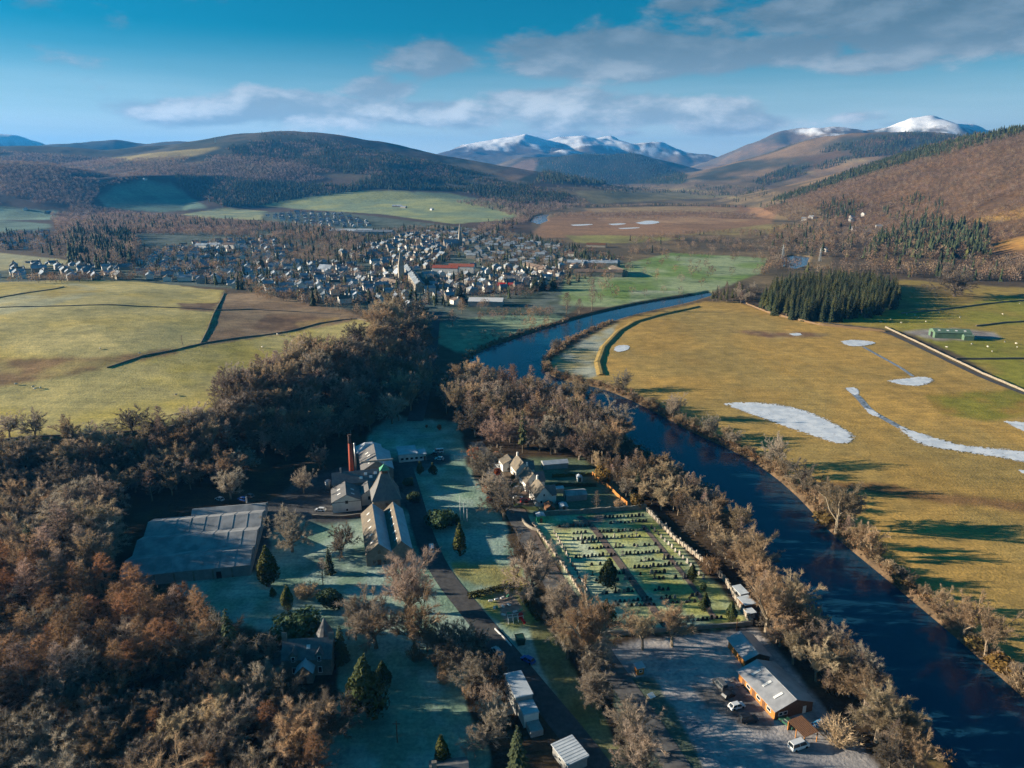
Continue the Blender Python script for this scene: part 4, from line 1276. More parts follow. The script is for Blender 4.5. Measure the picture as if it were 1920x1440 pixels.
# spots kept open, as polygons in the photograph
CLEAR = [[(505, 1285), (640, 1285), (650, 1350), (505, 1350)], [(225, 1092), (230, 945), (480, 930), (485, 1095)], [(530, 1290), (530, 1175), (640, 1175), (640, 1290)], [(1355, 1270), (1365, 1195), (1450, 1235), (1545, 1335), (1560, 1400), (1450, 1420), (1400, 1300)],
         [(740, 820), (790, 820), (800, 880), (740, 880)], [(1380, 1105), (1400, 1095), (1425, 1150), (1400, 1165)], [(470, 1075), (490, 905), (620, 880), (780, 840), (850, 845), (800, 1050)]]
POOL = {}
r_ = np.random.RandomState(5)
for nm, poly, sp, hr, kinds, label, _g in WOODS:
    w3 = np.array([ground(*p) for p in poly])
    x0, y0 = w3[:, 0].min(), w3[:, 1].min()
    x1, y1 = w3[:, 0].max(), w3[:, 1].max()
    gx, gy = np.meshgrid(np.arange(x0, x1, sp), np.arange(y0, y1, sp))
    gx = (gx + r_.uniform(-.42, .42, gx.shape) * sp).ravel()
    gy = (gy + r_.uniform(-.42, .42, gy.shape) * sp).ravel()
    ok = inside(gx, gy, [tuple(p[:2]) for p in w3])
    px_, py_ = pix(gx, gy, hz(gx, gy))
    for c in CLEAR:
        ok &= ~inside(px_, py_, c)
    ok &= ~inside(gx, gy, RIVER)
    for c in (avenue_c, drive_c):
        dd = np.min(np.hypot(gx[:, None] - c[None, :, 0], gy[:, None] - c[None, :, 1]), 1)
        ok &= dd > 5.0
    gx, gy = gx[ok], gy[ok]
    ks, ws = list(kinds), np.array(list(kinds.values()), float)
    pick = r_.choice(len(ks), len(gx), p=ws / ws.sum())
    hh = r_.uniform(hr[0], hr[1], len(gx))
    if len(gx):
        qx, qy = pix(gx, gy, hz(gx, gy))
        tx, ty = np.argsort(np.argsort(qx)) * 3 // len(gx), np.argsort(np.argsort(qy)) * 3 // len(gx)
        tz = np.argsort(np.argsort(hh)) * 3 // len(gx)
        where = ['%s%s of %s' % (('back', 'middle', 'front')[b_], ('-left', '', '-right')[a], c_) for a, b_, c_ in zip(tx, ty, [nm] * len(gx))]
        build_ = [('low', 'mid-height', 'tall')[q] for q in tz]
    for k in range(len(gx)):
        POOL.setdefault(ks[pick[k]], []).append((math.hypot(gx[k], gy[k]), gx[k], gy[k], hh[k] * (.45 if ks[pick[k]] == 'bush' else 1), label.format('%s %s' % (build_[k], SPECIES[ks[pick[k]]])) + ', ' + where[k].split(' of ')[0] + ' part', nm, label))

# saplings and alders standing along the far bank
for k in range(70):
    f_ = k / 70 * .62
    p = np.array(riv_r)
    s_ = np.concatenate([[0], np.cumsum(np.hypot(*np.diff(p, axis=0).T))])
    q = (f_ + r_.uniform(0, .008)) * s_[-1]
    x, y = np.interp(q, s_, p[:, 0]), np.interp(q, s_, p[:, 1])
    off = abs(r_.normal(0, 1.6)) + 1.8
    kd = ('bush', 'bush', 'birch', 'oak', 'ash')[r_.randint(5)]
    h_ = r_.uniform(3.0, 5.0) if kd == 'bush' else r_.uniform(4.5, 9)
    POOL.setdefault(kd, []).append((math.hypot(x, y), x + off, y + off * .25, h_, '%s on the far river bank, %s stretch' % (SPECIES[kd], ('lowest', 'lower', 'lower middle', 'middle', 'upper middle', 'upper', 'highest')[k // 10]), 'far bank', ''))
SURPLUS = {}
n_trees = 0
for kind, lst in POOL.items():
    lst.sort()
    for k, (d, x, y, h, lab, nm, _l) in enumerate(lst):
        if k < 260:
            tree(kind, x, y, h, lab, '%ss of the %s, %s' % (KINDNAME[kind].replace('_', ' '), nm, lab.split(', ')[-1]), None, RG.uniform(.9, 1.4), None, RG)
            n_trees += 1
        else:
            SURPLUS.setdefault(nm, []).append((x, y, h, kind))
print('single trees', n_trees, {k: len(v) for k, v in POOL.items()}, {k: len(v) for k, v in SURPLUS.items()})

# ------------------------------------------------------------------ far woods that read as one mass
BIN = bpy.data.collections.new('far_tree_shapes')       # shapes only, never linked to the scene
FAR = {}


def far_shape(kind, me):
    o = bpy.data.objects.new('shape_' + kind, me)
    BIN.objects.link(o)
    FAR.setdefault(kind, []).append(o)


for s_ in range(3):
    far_shape('brown', new_mesh('far_brown', *far_crown(s_ + 1, 11, 9, 64, .95), FAR_BROWN))
    far_shape('rosy', new_mesh('far_rosy', *far_crown(s_ + 11, 11, 9, 64, .95), FAR_ROSY))
    far_shape('tan', new_mesh('far_tan', *far_crown(s_ + 21, 11, 9, 64, .95), FAR_TAN))
    far_shape('spruce', new_mesh('far_spruce', *far_spruce(s_ + 31), NEEDLE))
    far_shape('scrub', new_mesh('far_scrub', *far_crown(s_ + 41, 4, 6, 30, .7, False), BRACKEN))
far_shape('larch', new_mesh('far_larch', *far_crown(61, 14, 5, 60, .8), LARCH))
far_shape('spruce', new_mesh('far_spruce', *far_spruce(35, 18, 7, 6), NEEDLE))
far_shape('spruce', new_mesh('far_spruce', *far_spruce(36, 11, 6.5, 4), PINE))
for k_, kk in (('oak', 'oak'), ('ash', 'ash'), ('birch', 'birch'), ('larch', 'larch0'), ('spruce', 'spruce0'), ('pine', 'pine0'), ('bush', 'bush'), ('yew', 'yew'), ('lime', 'lime')):
    for tm, cm, h0 in PROTO[k_]:
        j = bmesh.new()
        j.from_mesh(tm)
        n0 = len(j.faces)
        j.from_mesh(cm)
        j.faces.ensure_lookup_table()
        for f_ in j.faces[n0:]:
            f_.material_index = 1
        m2 = bpy.data.meshes.new('whole_' + k_)
        j.to_mesh(m2)
        j.free()
        m2.materials.append(tm.materials[0])
        m2.materials.append(cm.materials[0])
        far_shape('near_' + k_, m2)


def scatter(name, pts, kinds, label=None):
    """pts: (x, y, z, scale, kind) -> one object; each point carries its own tree"""
    groups = []
    for k in kinds:
        groups += [(k, i) for i in range(len(FAR[k]))]
    order = {gk: n_ for n_, gk in enumerate(groups)}
    rg = random.Random(len(pts))
    me = bpy.data.meshes.new(name)
    me.vertices.add(len(pts))
    me.vertices.foreach_set('co', np.array([p[:3] for p in pts], np.float32).ravel())
    a_s = me.attributes.new('size', 'FLOAT', 'POINT')
    a_s.data.foreach_set('value', np.array([p[3] for p in pts], np.float32))
    a_r = me.attributes.new('turn', 'FLOAT', 'POINT')
    a_r.data.foreach_set('value', np.array([rg.uniform(0, 6.28) for p in pts], np.float32))
    a_k = me.attributes.new('which', 'INT', 'POINT')
    a_k.data.foreach_set('value', np.array([order[(p[4], rg.randrange(len(FAR[p[4]])))] for p in pts], np.int32))
    o = link(name, me)
    ng = bpy.data.node_groups.new(name, 'GeometryNodeTree')
    ng.interface.new_socket('Geometry', in_out='INPUT', socket_type='NodeSocketGeometry')
    ng.interface.new_socket('Geometry', in_out='OUTPUT', socket_type='NodeSocketGeometry')
    N, L = ng.nodes, ng.links
    gi, go = N.new('NodeGroupInput'), N.new('NodeGroupOutput')
    join = N.new('GeometryNodeGeometryToInstance')
    for gk in reversed(groups):
        oi = N.new('GeometryNodeObjectInfo')
        oi.inputs['Object'].default_value = FAR[gk[0]][gk[1]]
        oi.inputs['As Instance'].default_value = True
        L.new(oi.outputs['Geometry'], join.inputs[0])
    iop = N.new('GeometryNodeInstanceOnPoints')
    iop.inputs['Pick Instance'].default_value = True

    def attr(nm, typ):
        nd = N.new('GeometryNodeInputNamedAttribute')
        nd.data_type = typ
        nd.inputs['Name'].default_value = nm
        return nd.outputs['Attribute']
    L.new(gi.outputs[0], iop.inputs['Points'])
    L.new(join.outputs[0], iop.inputs['Instance'])
    L.new(attr('which', 'INT'), iop.inputs['Instance Index'])
    cx = N.new('ShaderNodeCombineXYZ')
    L.new(attr('turn', 'FLOAT'), cx.inputs[2])
    L.new(cx.outputs[0], iop.inputs['Rotation'])
    L.new(attr('size', 'FLOAT'), iop.inputs['Scale'])
    L.new(iop.outputs[0], go.inputs[0])
    md = o.modifiers.new('trees', 'NODES')
    md.node_group = ng
    return tag(o, label, None, None, 'stuff')


ALIAS = {k: 'near_' + k for k in ('oak', 'ash', 'birch', 'larch', 'spruce', 'pine', 'bush', 'yew', 'lime')}
for nm, lst in SURPLUS.items():
    pts = [(x, y, float(hz(x, y)), h / PROTO[k][0][2] * RG.uniform(.9, 1.15), ALIAS[k]) for x, y, h, k in lst]
    scatter('woodland', pts, sorted({p[4] for p in pts}), 'inner trees of the %s' % nm)

# hillsides: (name, label, polygon in the photograph, spacing, kinds, noise size for clearings, threshold, size range)
LEFT = dict(rosy=4, brown=4, spruce=2, larch=1)
MASSES = [
    ('hillside_woodland', 'rosy brown birch woods on the left hillside', [(-700, 300), (0, 284), (230, 300), (400, 292), (560, 300), (650, 330), (560, 345), (400, 330), (270, 332), (190, 355), (170, 388), (250, 402), (480, 420), (620, 430), (600, 450), (200, 438), (110, 440), (90, 395), (-700, 410)], 11, dict(rosy=5, brown=5, tan=1), 160, .34, (.7, 1.15)),
    ('hill_plantation', 'dark conifer plantation on the shaded face of the left hill', [(330, 330), (560, 345), (650, 350), (700, 330), (800, 330), (920, 352), (1070, 368), (1060, 378), (960, 384), (860, 358), (700, 354), (560, 372), (480, 388), (420, 388), (370, 370), (330, 345)], 10, dict(spruce=8, rosy=1), 200, .2, (.8, 1.2)),
    ('hill_plantation', 'conifers and larches along the upper slope of the left hill', [(420, 276), (480, 262), (600, 262), (720, 287), (840, 311), (960, 340), (1075, 368), (1000, 368), (900, 350), (760, 335), (640, 325), (500, 300), (420, 292)], 11, dict(spruce=6, larch=1, rosy=2), 170, .33, (.7, 1.1)),
    ('hilltop_trees', 'thin line of trees along the left hill crest', [(478, 251), (530, 245), (580, 250), (700, 280), (690, 284), (560, 256), (480, 258)], 22, dict(spruce=3, larch=3, rosy=2), 100, .4, (.5, .9)),
    ('valley_woodland', 'brown woods at the foot of the left hill above the town', [(100, 440), (200, 405), (360, 412), (480, 420), (600, 425), (640, 445), (560, 448), (480, 432), (210, 438), (190, 480), (130, 490), (60, 470), (0, 470), (0, 440)], 13, dict(brown=5, rosy=2, tan=1, spruce=5), 60, .3, (.7, 1.15)),
    ('hill_plantation', 'dark conifers round the shaded field above the estate', [(130, 438), (250, 440), (262, 466), (246, 498), (180, 505), (130, 496)], 11, dict(spruce=5, brown=4), 50, .3, (.9, 1.6)),
    ('valley_woodland', 'trees along the river beyond the town', [(850, 380), (960, 372), (1090, 372), (1110, 385), (1010, 402), (985, 420), (930, 440), (960, 446), (880, 445), (900, 425), (970, 410), (930, 396)], 14, dict(brown=5, rosy=3, spruce=1), 70, .3, (.8, 1.2)),
    ('hedgerow_trees', 'lines of bare trees across the flat valley floor', [(1040, 402), (1300, 398), (1420, 404), (1420, 408), (1300, 404), (1040, 408)], 11, dict(brown=4, tan=1), 60, .3, (.5, .9)),
    ('hedgerow_trees', 'thin line of bushes between the brown flats', [(1060, 414), (1160, 410), (1310, 407.5), (1420, 410), (1420, 411.5), (1310, 409), (1160, 412)], 9, dict(brown=4, scrub=2), 60, .38, (.5, .8)),
    ('hedgerow_trees', 'distant hedge across the upper flats', [(1090, 388), (1250, 384), (1400, 388), (1400, 389.5), (1250, 386), (1090, 390)], 11, dict(brown=4, spruce=1), 80, .38, (.6, .9)),
    ('hedgerow_trees', 'rows of bare trees at the near edge of the brown flats', [(1180, 448), (1280, 438), (1530, 432), (1560, 470), (1440, 480), (1280, 470), (1180, 480)], 13, dict(brown=5, tan=3, spruce=.4), 50, .45, (.6, 1.0)),
    ('valley_woodland', 'dark woods and hedges at the head of the valley', [(1000, 352), (1300, 346), (1420, 352), (1560, 398), (1520, 405), (1380, 380), (1260, 362), (1100, 362)], 24, dict(brown=4, spruce=2), 150, .47, (.7, 1.2)),
    ('slope_woodland', 'bare birch woods covering the right-hand slope', [(1430, 395), (1520, 362), (1620, 330), (1720, 302), (1920, 248), (2500, 190), (2500, 470), (1920, 440), (1840, 470), (1700, 452), (1560, 420), (1480, 415)], 9.5, dict(tan=6, brown=4, rosy=1), 110, .25, (.65, 1.05)),
    ('slope_plantation', 'dark conifer belt along the crest of the right-hand slope', [(1440, 378), (1490, 360), (1600, 320), (1700, 290), (1930, 236), (1930, 250), (1720, 303), (1600, 336), (1500, 372)], 10, dict(spruce=7, brown=1), 80, .2, (.8, 1.2)),
    ('slope_plantation', 'dark conifer groups on the lower right-hand slope', [(1530, 392), (1580, 372), (1620, 388), (1600, 412), (1540, 412)], 11, dict(spruce=7, brown=2), 50, .3, (.8, 1.2)),
    ('slope_plantation', 'dark conifers climbing above the white houses on the right', [(1640, 400), (1720, 365), (1770, 380), (1760, 420), (1680, 420)], 15, dict(spruce=4, tan=3), 60, .42, (.8, 1.3)),
    ('slope_plantation', 'tall dark conifers in the gardens on the right', [(1620, 470), (1700, 425), (1780, 420), (1850, 425), (1856, 486), (1780, 495), (1700, 480)], 11, dict(spruce=6, tan=2), 26, .36, (.8, 1.9)),
    ('valley_woodland', 'bare parkland trees along the foot of the right-hand slope', [(1450, 430), (1560, 420), (1700, 452), (1840, 490), (2300, 490), (2300, 535), (1900, 530), (1720, 524), (1560, 520), (1440, 510), (1440, 470)], 14, dict(tan=5, brown=5, spruce=1), 60, .36, (.8, 1.4)),
    ('valley_woodland', 'bare trees among the golf greens', [(1060, 560), (1180, 490), (1240, 470), (1440, 480), (1440, 515), (1300, 560), (1180, 575)], 26, dict(tan=4, brown=4, larch=.6), 60, .42, (.7, 1.1)),
    ('mountain_plantation', 'conifer forest on the dark hill in the middle distance', [(1000, 300), (1110, 288), (1190, 288), (1290, 330), (1280, 345), (1000, 345), (1020, 320)], 26, dict(spruce=6, larch=1), 300, .25, (1.0, 1.6)),
    ('mountain_plantation', 'conifer plantations on the hill at the right', [(1410, 340), (1500, 305), (1560, 272), (1700, 250), (1850, 258), (1760, 282), (1620, 296), (1520, 325), (1430, 350)], 16, dict(spruce=7, larch=1, tan=1), 260, .36, (.9, 1.5)),
    ('riverbank_scrub', 'tawny reeds and scrub along the far river bank', None, 0, None, 0, 0, 0),
    ('riverbank_scrub', 'brown scrub along the near river bank', None, 0, None, 0, 0, 0),
]


def mass_points(poly, sp, kinds, nsz, thr, sr, seed):
    rr = np.random.RandomState(seed)
    cand = (PXg > min(p[0] for p in poly)) & (PXg < max(p[0] for p in poly)) & (PYg > min(p[1] for p in poly) - 1) & (PYg < max(p[1] for p in poly) + 1) & (GY > 500)
    ins = np.zeros(cand.shape, bool)
    ins[cand] = inside(PXg[cand], PYg[cand], poly)
    # how many trees stand in each cell of the ground
    ai = (A_MAX - A_MIN) / (NA - 1)
    ri = LOGR / (ND - 1)
    cell = (DD * ai) * (DD * ri)
    lam = np.where(ins, cell / (sp * sp), 0)
    cnt = np.floor(lam + rr.random_sample(lam.shape)).astype(int)
    i, j = np.nonzero(cnt)
    rep = cnt[i, j]
    i, j = np.repeat(i, rep), np.repeat(j, rep)
    a = ang[i] + (rr.random_sample(len(i)) - .5) * ai
    d = dst[j] * np.exp((rr.random_sample(len(i)) - .5) * ri)
    x, y = np.sin(a) * d, np.cos(a) * d
    keep = fbm(x / nsz, y / nsz, 3, seed) > thr
    for c in POOLS:
        keep &= ~inside(x, y, c)
    keep &= ~inside(x, y, RIVER)
    x, y = x[keep], y[keep]
    z = hz(x, y)
    ks, ws = list(kinds), np.array(list(kinds.values()), float)
    # kinds grow in stands, not salt and pepper
    st = fbm(x / (nsz * .5) + 7, y / (nsz * .5), 3, seed + 9)
    st = (np.argsort(np.argsort(st)) / max(1, len(st)) + rr.normal(0, .12, len(st))) % 1.0
    cum = np.cumsum(ws / ws.sum())
    pick = np.minimum(np.searchsorted(cum, st), len(ks) - 1)
    sz = rr.uniform(sr[0], sr[1], len(x))
    return [(x[k], y[k], z[k], sz[k], ks[pick[k]]) for k in range(len(x))]


total_far = 0
for n_, (nm, label, poly, sp, kinds, nsz, thr, sr) in enumerate(MASSES):
    if poly is None:
        side = riv_r if 'far' in label else riv_l
        rr = random.Random(n_)
        pts = []
        for a, c in zip(side[:-1], side[1:]):
            L_ = math.hypot(c[0] - a[0], c[1] - a[1])
            if a[1] > 640 or a[1] < 80:
                continue
            nx, ny = (c[1] - a[1]) / L_, -(c[0] - a[0]) / L_
            if side is riv_l:
                nx, ny = -nx, -ny
            for _ in range(int(L_ * (1.9 if side is riv_r else .6))):
                f_, o_ = rr.random(), abs(rr.gauss(0, 1)) * 2.6 + .8
                x, y = a[0] + (c[0] - a[0]) * f_ + nx * o_, a[1] + (c[1] - a[1]) * f_ + ny * o_
                if inside(np.array([x]), np.array([y]), RIVER)[0]:
                    continue
                pts.append((x, y, float(hz(x, y)) - .2, rr.uniform(.4, 1.0) * max(.45, 1 - o_ / 14), rr.choice(['scrub', 'near_bush'])))
        scatter(nm, pts, ['scrub', 'near_bush'], label)
    else:
        pts = mass_points(poly, sp, kinds, nsz, thr, sr, 100 + n_)
        if pts:
            scatter(nm, pts, list(kinds), label)
    total_far += len(pts)
print('far trees', total_far)

# ------------------------------------------------------------------ building kit
SLATE = mat('slate', (.115, .12, .13), .65, .8, .35, (.17, .165, .16), spec=.4)
SUN_BROWN = mat('sun_brown_slate', (.20, .165, .12), .8, .5, .35, (.13, .115, .095))  # slate with the warm brown of sunlit slopes put into its colour
FROSTY = mat('frosted_roof', (.40, .45, .50), .7, .35, .3, (.52, .57, .62))  # pale frost, with the blue of shaded slopes mixed in
SHEET = mat('sheet_roof', (.42, .43, .45), .38, .3, .25, (.30, .31, .33), spec=.6, metal=.25)
CEMENT = mat('cement_sheet_roof', (.22, .23, .24), .8, .25, .2, (.36, .365, .37), bump=.2)
WHITE = mat('white_render', (.74, .72, .68), .8, .4, .12, (.62, .6, .56), rnd=.06)
STONE = mat('dressed_stone', (.20, .18, .155), .9, 1.0, .3, (.28, .25, .21), rnd=.1)
PALESTONE = mat('pale_stone', (.36, .32, .26), .9, 1.0, .3, rnd=.12)
HARL = mat('grey_harling', (.34, .34, .33), .9, .6, .2, rnd=.1)
BRICK = mat('red_brick', (.40, .085, .045), .85, 1.2, .25, (.32, .07, .04))
SOOT = mat('sooted_brick', (.05, .035, .035), .9, 1.0, .3)
TIMBER = mat('orange_timber', (.46, .20, .045), .7, 2.0, .3, (.38, .15, .035))
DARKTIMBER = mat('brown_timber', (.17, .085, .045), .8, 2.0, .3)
GLASS = mat('window_glass', (.02, .028, .035), .12, spec=.6)
FRAME = mat('white_paint', (.74, .74, .72), .5)
COPPER = mat('verdigris', (.10, .36, .22), .6, 1.5, .25)
METAL = mat('grey_metal', (.36, .38, .40), .35, 1.0, .2, metal=.6)
GREENSHED = mat('green_sheet', (.12, .20, .13), .6, .3, .2)
GREENROOF = mat('green_sheet_roof', (.10, .17, .12), .55, .3, .2, (.14, .21, .15))
REDPAINT = mat('red_paint', (.55, .02, .015), .45)
BLACK = mat('black_paint', (.02, .02, .022), .5)
REDROOF = mat('red_tile', (.34, .085, .05), .8, .8, .25, rnd=.15)
BLUETARP = mat('blue_tarpaulin', (.05, .22, .42), .5, .8, .2)
RUBBER = mat('tyre_rubber', (.02, .02, .02), .9)
CONCRETE = mat('concrete', (.34, .33, .32), .9, .8, .2)


class MB:
    """collects boxes, prisms and tubes into one mesh"""
    def __init__(s):
        s.v, s.f = [], []

    def add(s, vs, fs):
        k = len(s.v)
        s.v += [tuple(p) for p in vs]
        s.f += [tuple(k + i for i in f) for f in fs]
        return s

    def box(s, x0, x1, y0, y1, z0, z1):
        return s.add([(x, y, z) for x in (x0, x1) for y in (y0, y1) for z in (z0, z1)], [(0, 1, 3, 2), (4, 6, 7, 5), (0, 4, 5, 1), (2, 3, 7, 6), (0, 2, 6, 4), (1, 5, 7, 3)])

    def hexa(s, low, high):
        """low and high: four corners each, counter-clockwise"""
        return s.add(list(low) + list(high), [(3, 2, 1, 0), (4, 5, 6, 7), (0, 1, 5, 4), (1, 2, 6, 5), (2, 3, 7, 6), (3, 0, 4, 7)])

    def gable(s, x0, x1, y0, y1, z0, ze, zr, ridge='y'):
        """closed house body with its gables"""
        if ridge == 'y':
            m_ = (x0 + x1) / 2
            v = [(x0, y0, z0), (x1, y0, z0), (x1, y1, z0), (x0, y1, z0), (x0, y0, ze), (x1, y0, ze), (x1, y1, ze), (x0, y1, ze), (m_, y0, zr), (m_, y1, zr)]
            f = [(0, 1, 5, 8, 4), (2, 3, 7, 9, 6), (0, 4, 7, 3), (1, 2, 6, 5), (4, 8, 9, 7), (5, 6, 9, 8), (3, 2, 1, 0)]
        else:
            m_ = (y0 + y1) / 2
            v = [(x0, y0, z0), (x1, y0, z0), (x1, y1, z0), (x0, y1, z0), (x0, y0, ze), (x1, y0, ze), (x1, y1, ze), (x0, y1, ze), (x0, m_, zr), (x1, m_, zr)]
            f = [(0, 1, 5, 4), (1, 2, 6, 9, 5), (2, 3, 7, 6), (3, 0, 4, 8, 7), (4, 5, 9, 8), (7, 8, 9, 6), (3, 2, 1, 0)]
        return s.add(v, f)

    def roof(s, x0, x1, y0, y1, ze, zr, ridge='y', over=.35, th=.18):
        """two sloping slabs a little proud of the body"""
        if ridge == 'y':
            m_ = (x0 + x1) / 2
            sl = (zr - ze) / (m_ - x0)
            for a in (x0, x1):
                sg = -1 if a == x0 else 1
                e, ez = a + sg * over, ze - sl * over
                low = [(m_, y0 - over, zr + .02), (m_, y1 + over, zr + .02), (e, y1 + over, ez + .02), (e, y0 - over, ez + .02)]
                hi = [(p[0], p[1], p[2] + th) for p in low]
                s.hexa(low[::sg], hi[::sg])
        else:
            m_ = (y0 + y1) / 2
            sl = (zr - ze) / (m_ - y0)
            for a in (y0, y1):
                sg = -1 if a == y0 else 1
                e, ez = a + sg * over, ze - sl * over
                low = [(x0 - over, m_, zr + .02), (x1 + over, m_, zr + .02), (x1 + over, e, ez + .02), (x0 - over, e, ez + .02)]
                hi = [(p[0], p[1], p[2] + th) for p in low]
                s.hexa(low[::-sg], hi[::-sg])
        return s

    def cyl(s, x, y, z0, z1, r0, r1, n=14):
        v = [(x + r * math.cos(6.28318 * i / n), y + r * math.sin(6.28318 * i / n), z) for z, r in ((z0, r0), (z1, r1)) for i in range(n)]
        return s.add(v, [(i, (i + 1) % n, n + (i + 1) % n, n + i) for i in range(n)] + [tuple(range(n))[::-1], tuple(range(n, 2 * n))])

    def bar(s, a, b_, r, n=4):
        tube(s.v, s.f, a, b_, r, r, n)
        return s

    def pyramid(s, x0, x1, y0, y1, z0, z1, top=0.0):
        cx_, cy_ = (x0 + x1) / 2, (y0 + y1) / 2
        low = [(x0, y0, z0), (x1, y0, z0), (x1, y1, z0), (x0, y1, z0)]
        hi = [(cx_ + (p[0] - cx_) * top, cy_ + (p[1] - cy_) * top, z1) for p in low]
        return s.hexa(low, hi)

    def build(s, name, material, parent=None, smooth=False):
        return link(name, new_mesh(name, s.v, s.f, material, smooth), parent)


def window(parent, x, y, z, w, h, side, name='window', fr=FRAME):
    """framed window on a wall; side is the wall's outward axis: '+x' '-x' '+y' '-y'; z is the sill"""
    sg = 1 if side[0] == '+' else -1
    t_, d = .12, .07
    m_, p_ = MB(), MB()
    if side[1] == 'y':
        ya, yb = sorted((y, y + sg * d))
        m_.box(x - w / 2, x + w / 2, ya, yb, z, z + t_).box(x - w / 2, x + w / 2, ya, yb, z + h - t_, z + h)
        m_.box(x - w / 2, x - w / 2 + t_, ya, yb, z + t_, z + h - t_).box(x + w / 2 - t_, x + w / 2, ya, yb, z + t_, z + h - t_)
        ya, yb = sorted((y, y + sg * .03))
        p_.box(x - w / 2 + t_, x + w / 2 - t_, ya, yb, z + t_, z + h - t_)
    else:
        xa, xb = sorted((x, x + sg * d))
        m_.box(xa, xb, y - w / 2, y + w / 2, z, z + t_).box(xa, xb, y - w / 2, y + w / 2, z + h - t_, z + h)
        m_.box(xa, xb, y - w / 2, y - w / 2 + t_, z + t_, z + h - t_).box(xa, xb, y + w / 2 - t_, y + w / 2, z + t_, z + h - t_)
        xa, xb = sorted((x, x + sg * .03))
        p_.box(xa, xb, y - w / 2 + t_, y + w / 2 - t_, z + t_, z + h - t_)
    o = m_.build(name, fr, parent)
    p_.build('pane', GLASS, o)
    return o


def door(parent, x, y, z, w, h, side, material=DARKTIMBER):
    sg = 1 if side[0] == '+' else -1
    a, b_ = sorted((0, sg * .06))
    m_ = MB()
    if side[1] == 'y':
        m_.box(x - w / 2, x + w / 2, y + a, y + b_, z, z + h)
    else:
        m_.box(x + a, x + b_, y - w / 2, y + w / 2, z, z + h)
    return m_.build('door', material, parent)


def skylight(roof_o, x, y, ze, zr, xe, xm, w=.9, L=1.3, material=FRAME):
    """rooflight lying on a slope whose ridge runs along y: xe the eave, xm the ridge"""
    sl = (zr - ze) / (xm - xe)
    zz = lambda q: ze + (q - xe) * sl + .2
    low = [(x - L / 2, y - w / 2, zz(x - L / 2)), (x + L / 2, y - w / 2, zz(x + L / 2)), (x + L / 2, y + w / 2, zz(x + L / 2)), (x - L / 2, y + w / 2, zz(x - L / 2))]
    MB().hexa(low, [(p[0], p[1], p[2] + .1) for p in low]).build('skylight', material, roof_o)


def chimney_stack(parent, x, y, z0, z1, w=.9, d=.6, material=STONE, pots=2):
    c = MB().box(x - w / 2, x + w / 2, y - d / 2, y + d / 2, z0, z1).build('chimney', material, parent)
    m_ = MB()
    for k in range(pots):
        m_.cyl(x + (k - (pots - 1) / 2) * .35, y, z1, z1 + .45, .13, .1, 8)
    return c


def gz(x, y):
    return float(hz(x, y))


def heading(dx_, dy_):
    return math.atan2(-dx_, dy_)


# ------------------------------------------------------------------ the works (distillery)
RZ = R(14.2)
bx, by = -49.6, 222.4


def works(lx, ly):
    return bx + lx * math.cos(RZ) - ly * math.sin(RZ), by + lx * math.sin(RZ) + ly * math.cos(RZ)


def at_works(name, label, cat, lx, ly, turn=0.0):
    x, y = works(lx, ly)
    return thing(name, label, cat, (x, y, gz(x, y) - .1), RZ + turn)


t_ = at_works('stone_barn', 'long stone barn with two parallel slate roofs, sunlit brown on their left slopes', 'barn', 0, 0)
MB().gable(0, 8.6, 0, 31.5, -1, 4.7, 8.4).build('wall', STONE, t_)
MB().gable(8.6, 15.6, .6, 32, -1, 4.7, 8.0).build('wall', STONE, t_)
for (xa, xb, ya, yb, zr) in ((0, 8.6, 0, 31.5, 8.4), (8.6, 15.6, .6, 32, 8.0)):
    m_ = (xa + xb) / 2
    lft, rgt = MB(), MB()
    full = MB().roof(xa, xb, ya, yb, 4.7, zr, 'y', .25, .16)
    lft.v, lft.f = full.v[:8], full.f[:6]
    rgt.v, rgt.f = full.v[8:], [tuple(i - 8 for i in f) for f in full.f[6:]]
    ro = lft.build('roof', SUN_BROWN, t_)
    rgt.build('roof', FROSTY, t_)  # shaded right slopes painted pale blue, sunlit left ones warm brown
    for k in range(5):
        skylight(ro, xa + (m_ - xa) * .55, ya + 4 + k * 5.6, 4.7, zr, xa, m_, .8, 1.0)
for x in (2.6, 6.0):
    window(t_, x, 0, 1.0, 1.1, 1.5, '-y', fr=STONE)
window(t_, 4.3, 0, 4.4, 1.3, 1.5, '-y', fr=STONE)
door(t_, 4.3, 0, -.2, 1.3, 2.4, '-y')
for k in range(6):
    window(t_, 0, 3 + k * 5, 1.6, 1.0, 1.2, '-x', fr=STONE)
    window(t_, 15.6, 4 + k * 5, 1.6, 1.0, 1.2, '+x', fr=STONE)
door(t_, 15.6, 1.8, 0, 1.6, 2.4, '+x')

t_ = at_works('kiln_tower', 'square kiln with steep pagoda roof and green copper cap', 'kiln', 10, 40)
MB().box(-5.2, 5.2, -5.2, 5.2, -1, 8).build('wall', STONE, t_)
rr = MB()
lv = [(5.7, 7.8), (4.2, 10.6), (2.7, 13.8), (1.4, 17.2)]
for (r0, z0), (r1, z1) in zip(lv[:-1], lv[1:]):
    rr.hexa([(-r0, -r0, z0), (r0, -r0, z0), (r0, r0, z0), (-r0, r0, z0)], [(-r1, -r1, z1), (r1, -r1, z1), (r1, r1, z1), (-r1, r1, z1)])
ro = rr.build('roof', SLATE, t_)
hp = MB()
for sx, sy in ((-1, -1), (1, -1), (1, 1), (-1, 1)):
    for (r0, z0), (r1, z1) in zip(lv[:-1], lv[1:]):
        hp.bar((sx * r0, sy * r0, z0 + .08), (sx * r1, sy * r1, z1 + .08), .14)
hp.build('hip_flashing', PALESTONE, ro)
cp = MB().box(-1.1, 1.1, -1.1, 1.1, 17.2, 18.6).build('vent', DARKTIMBER, t_)
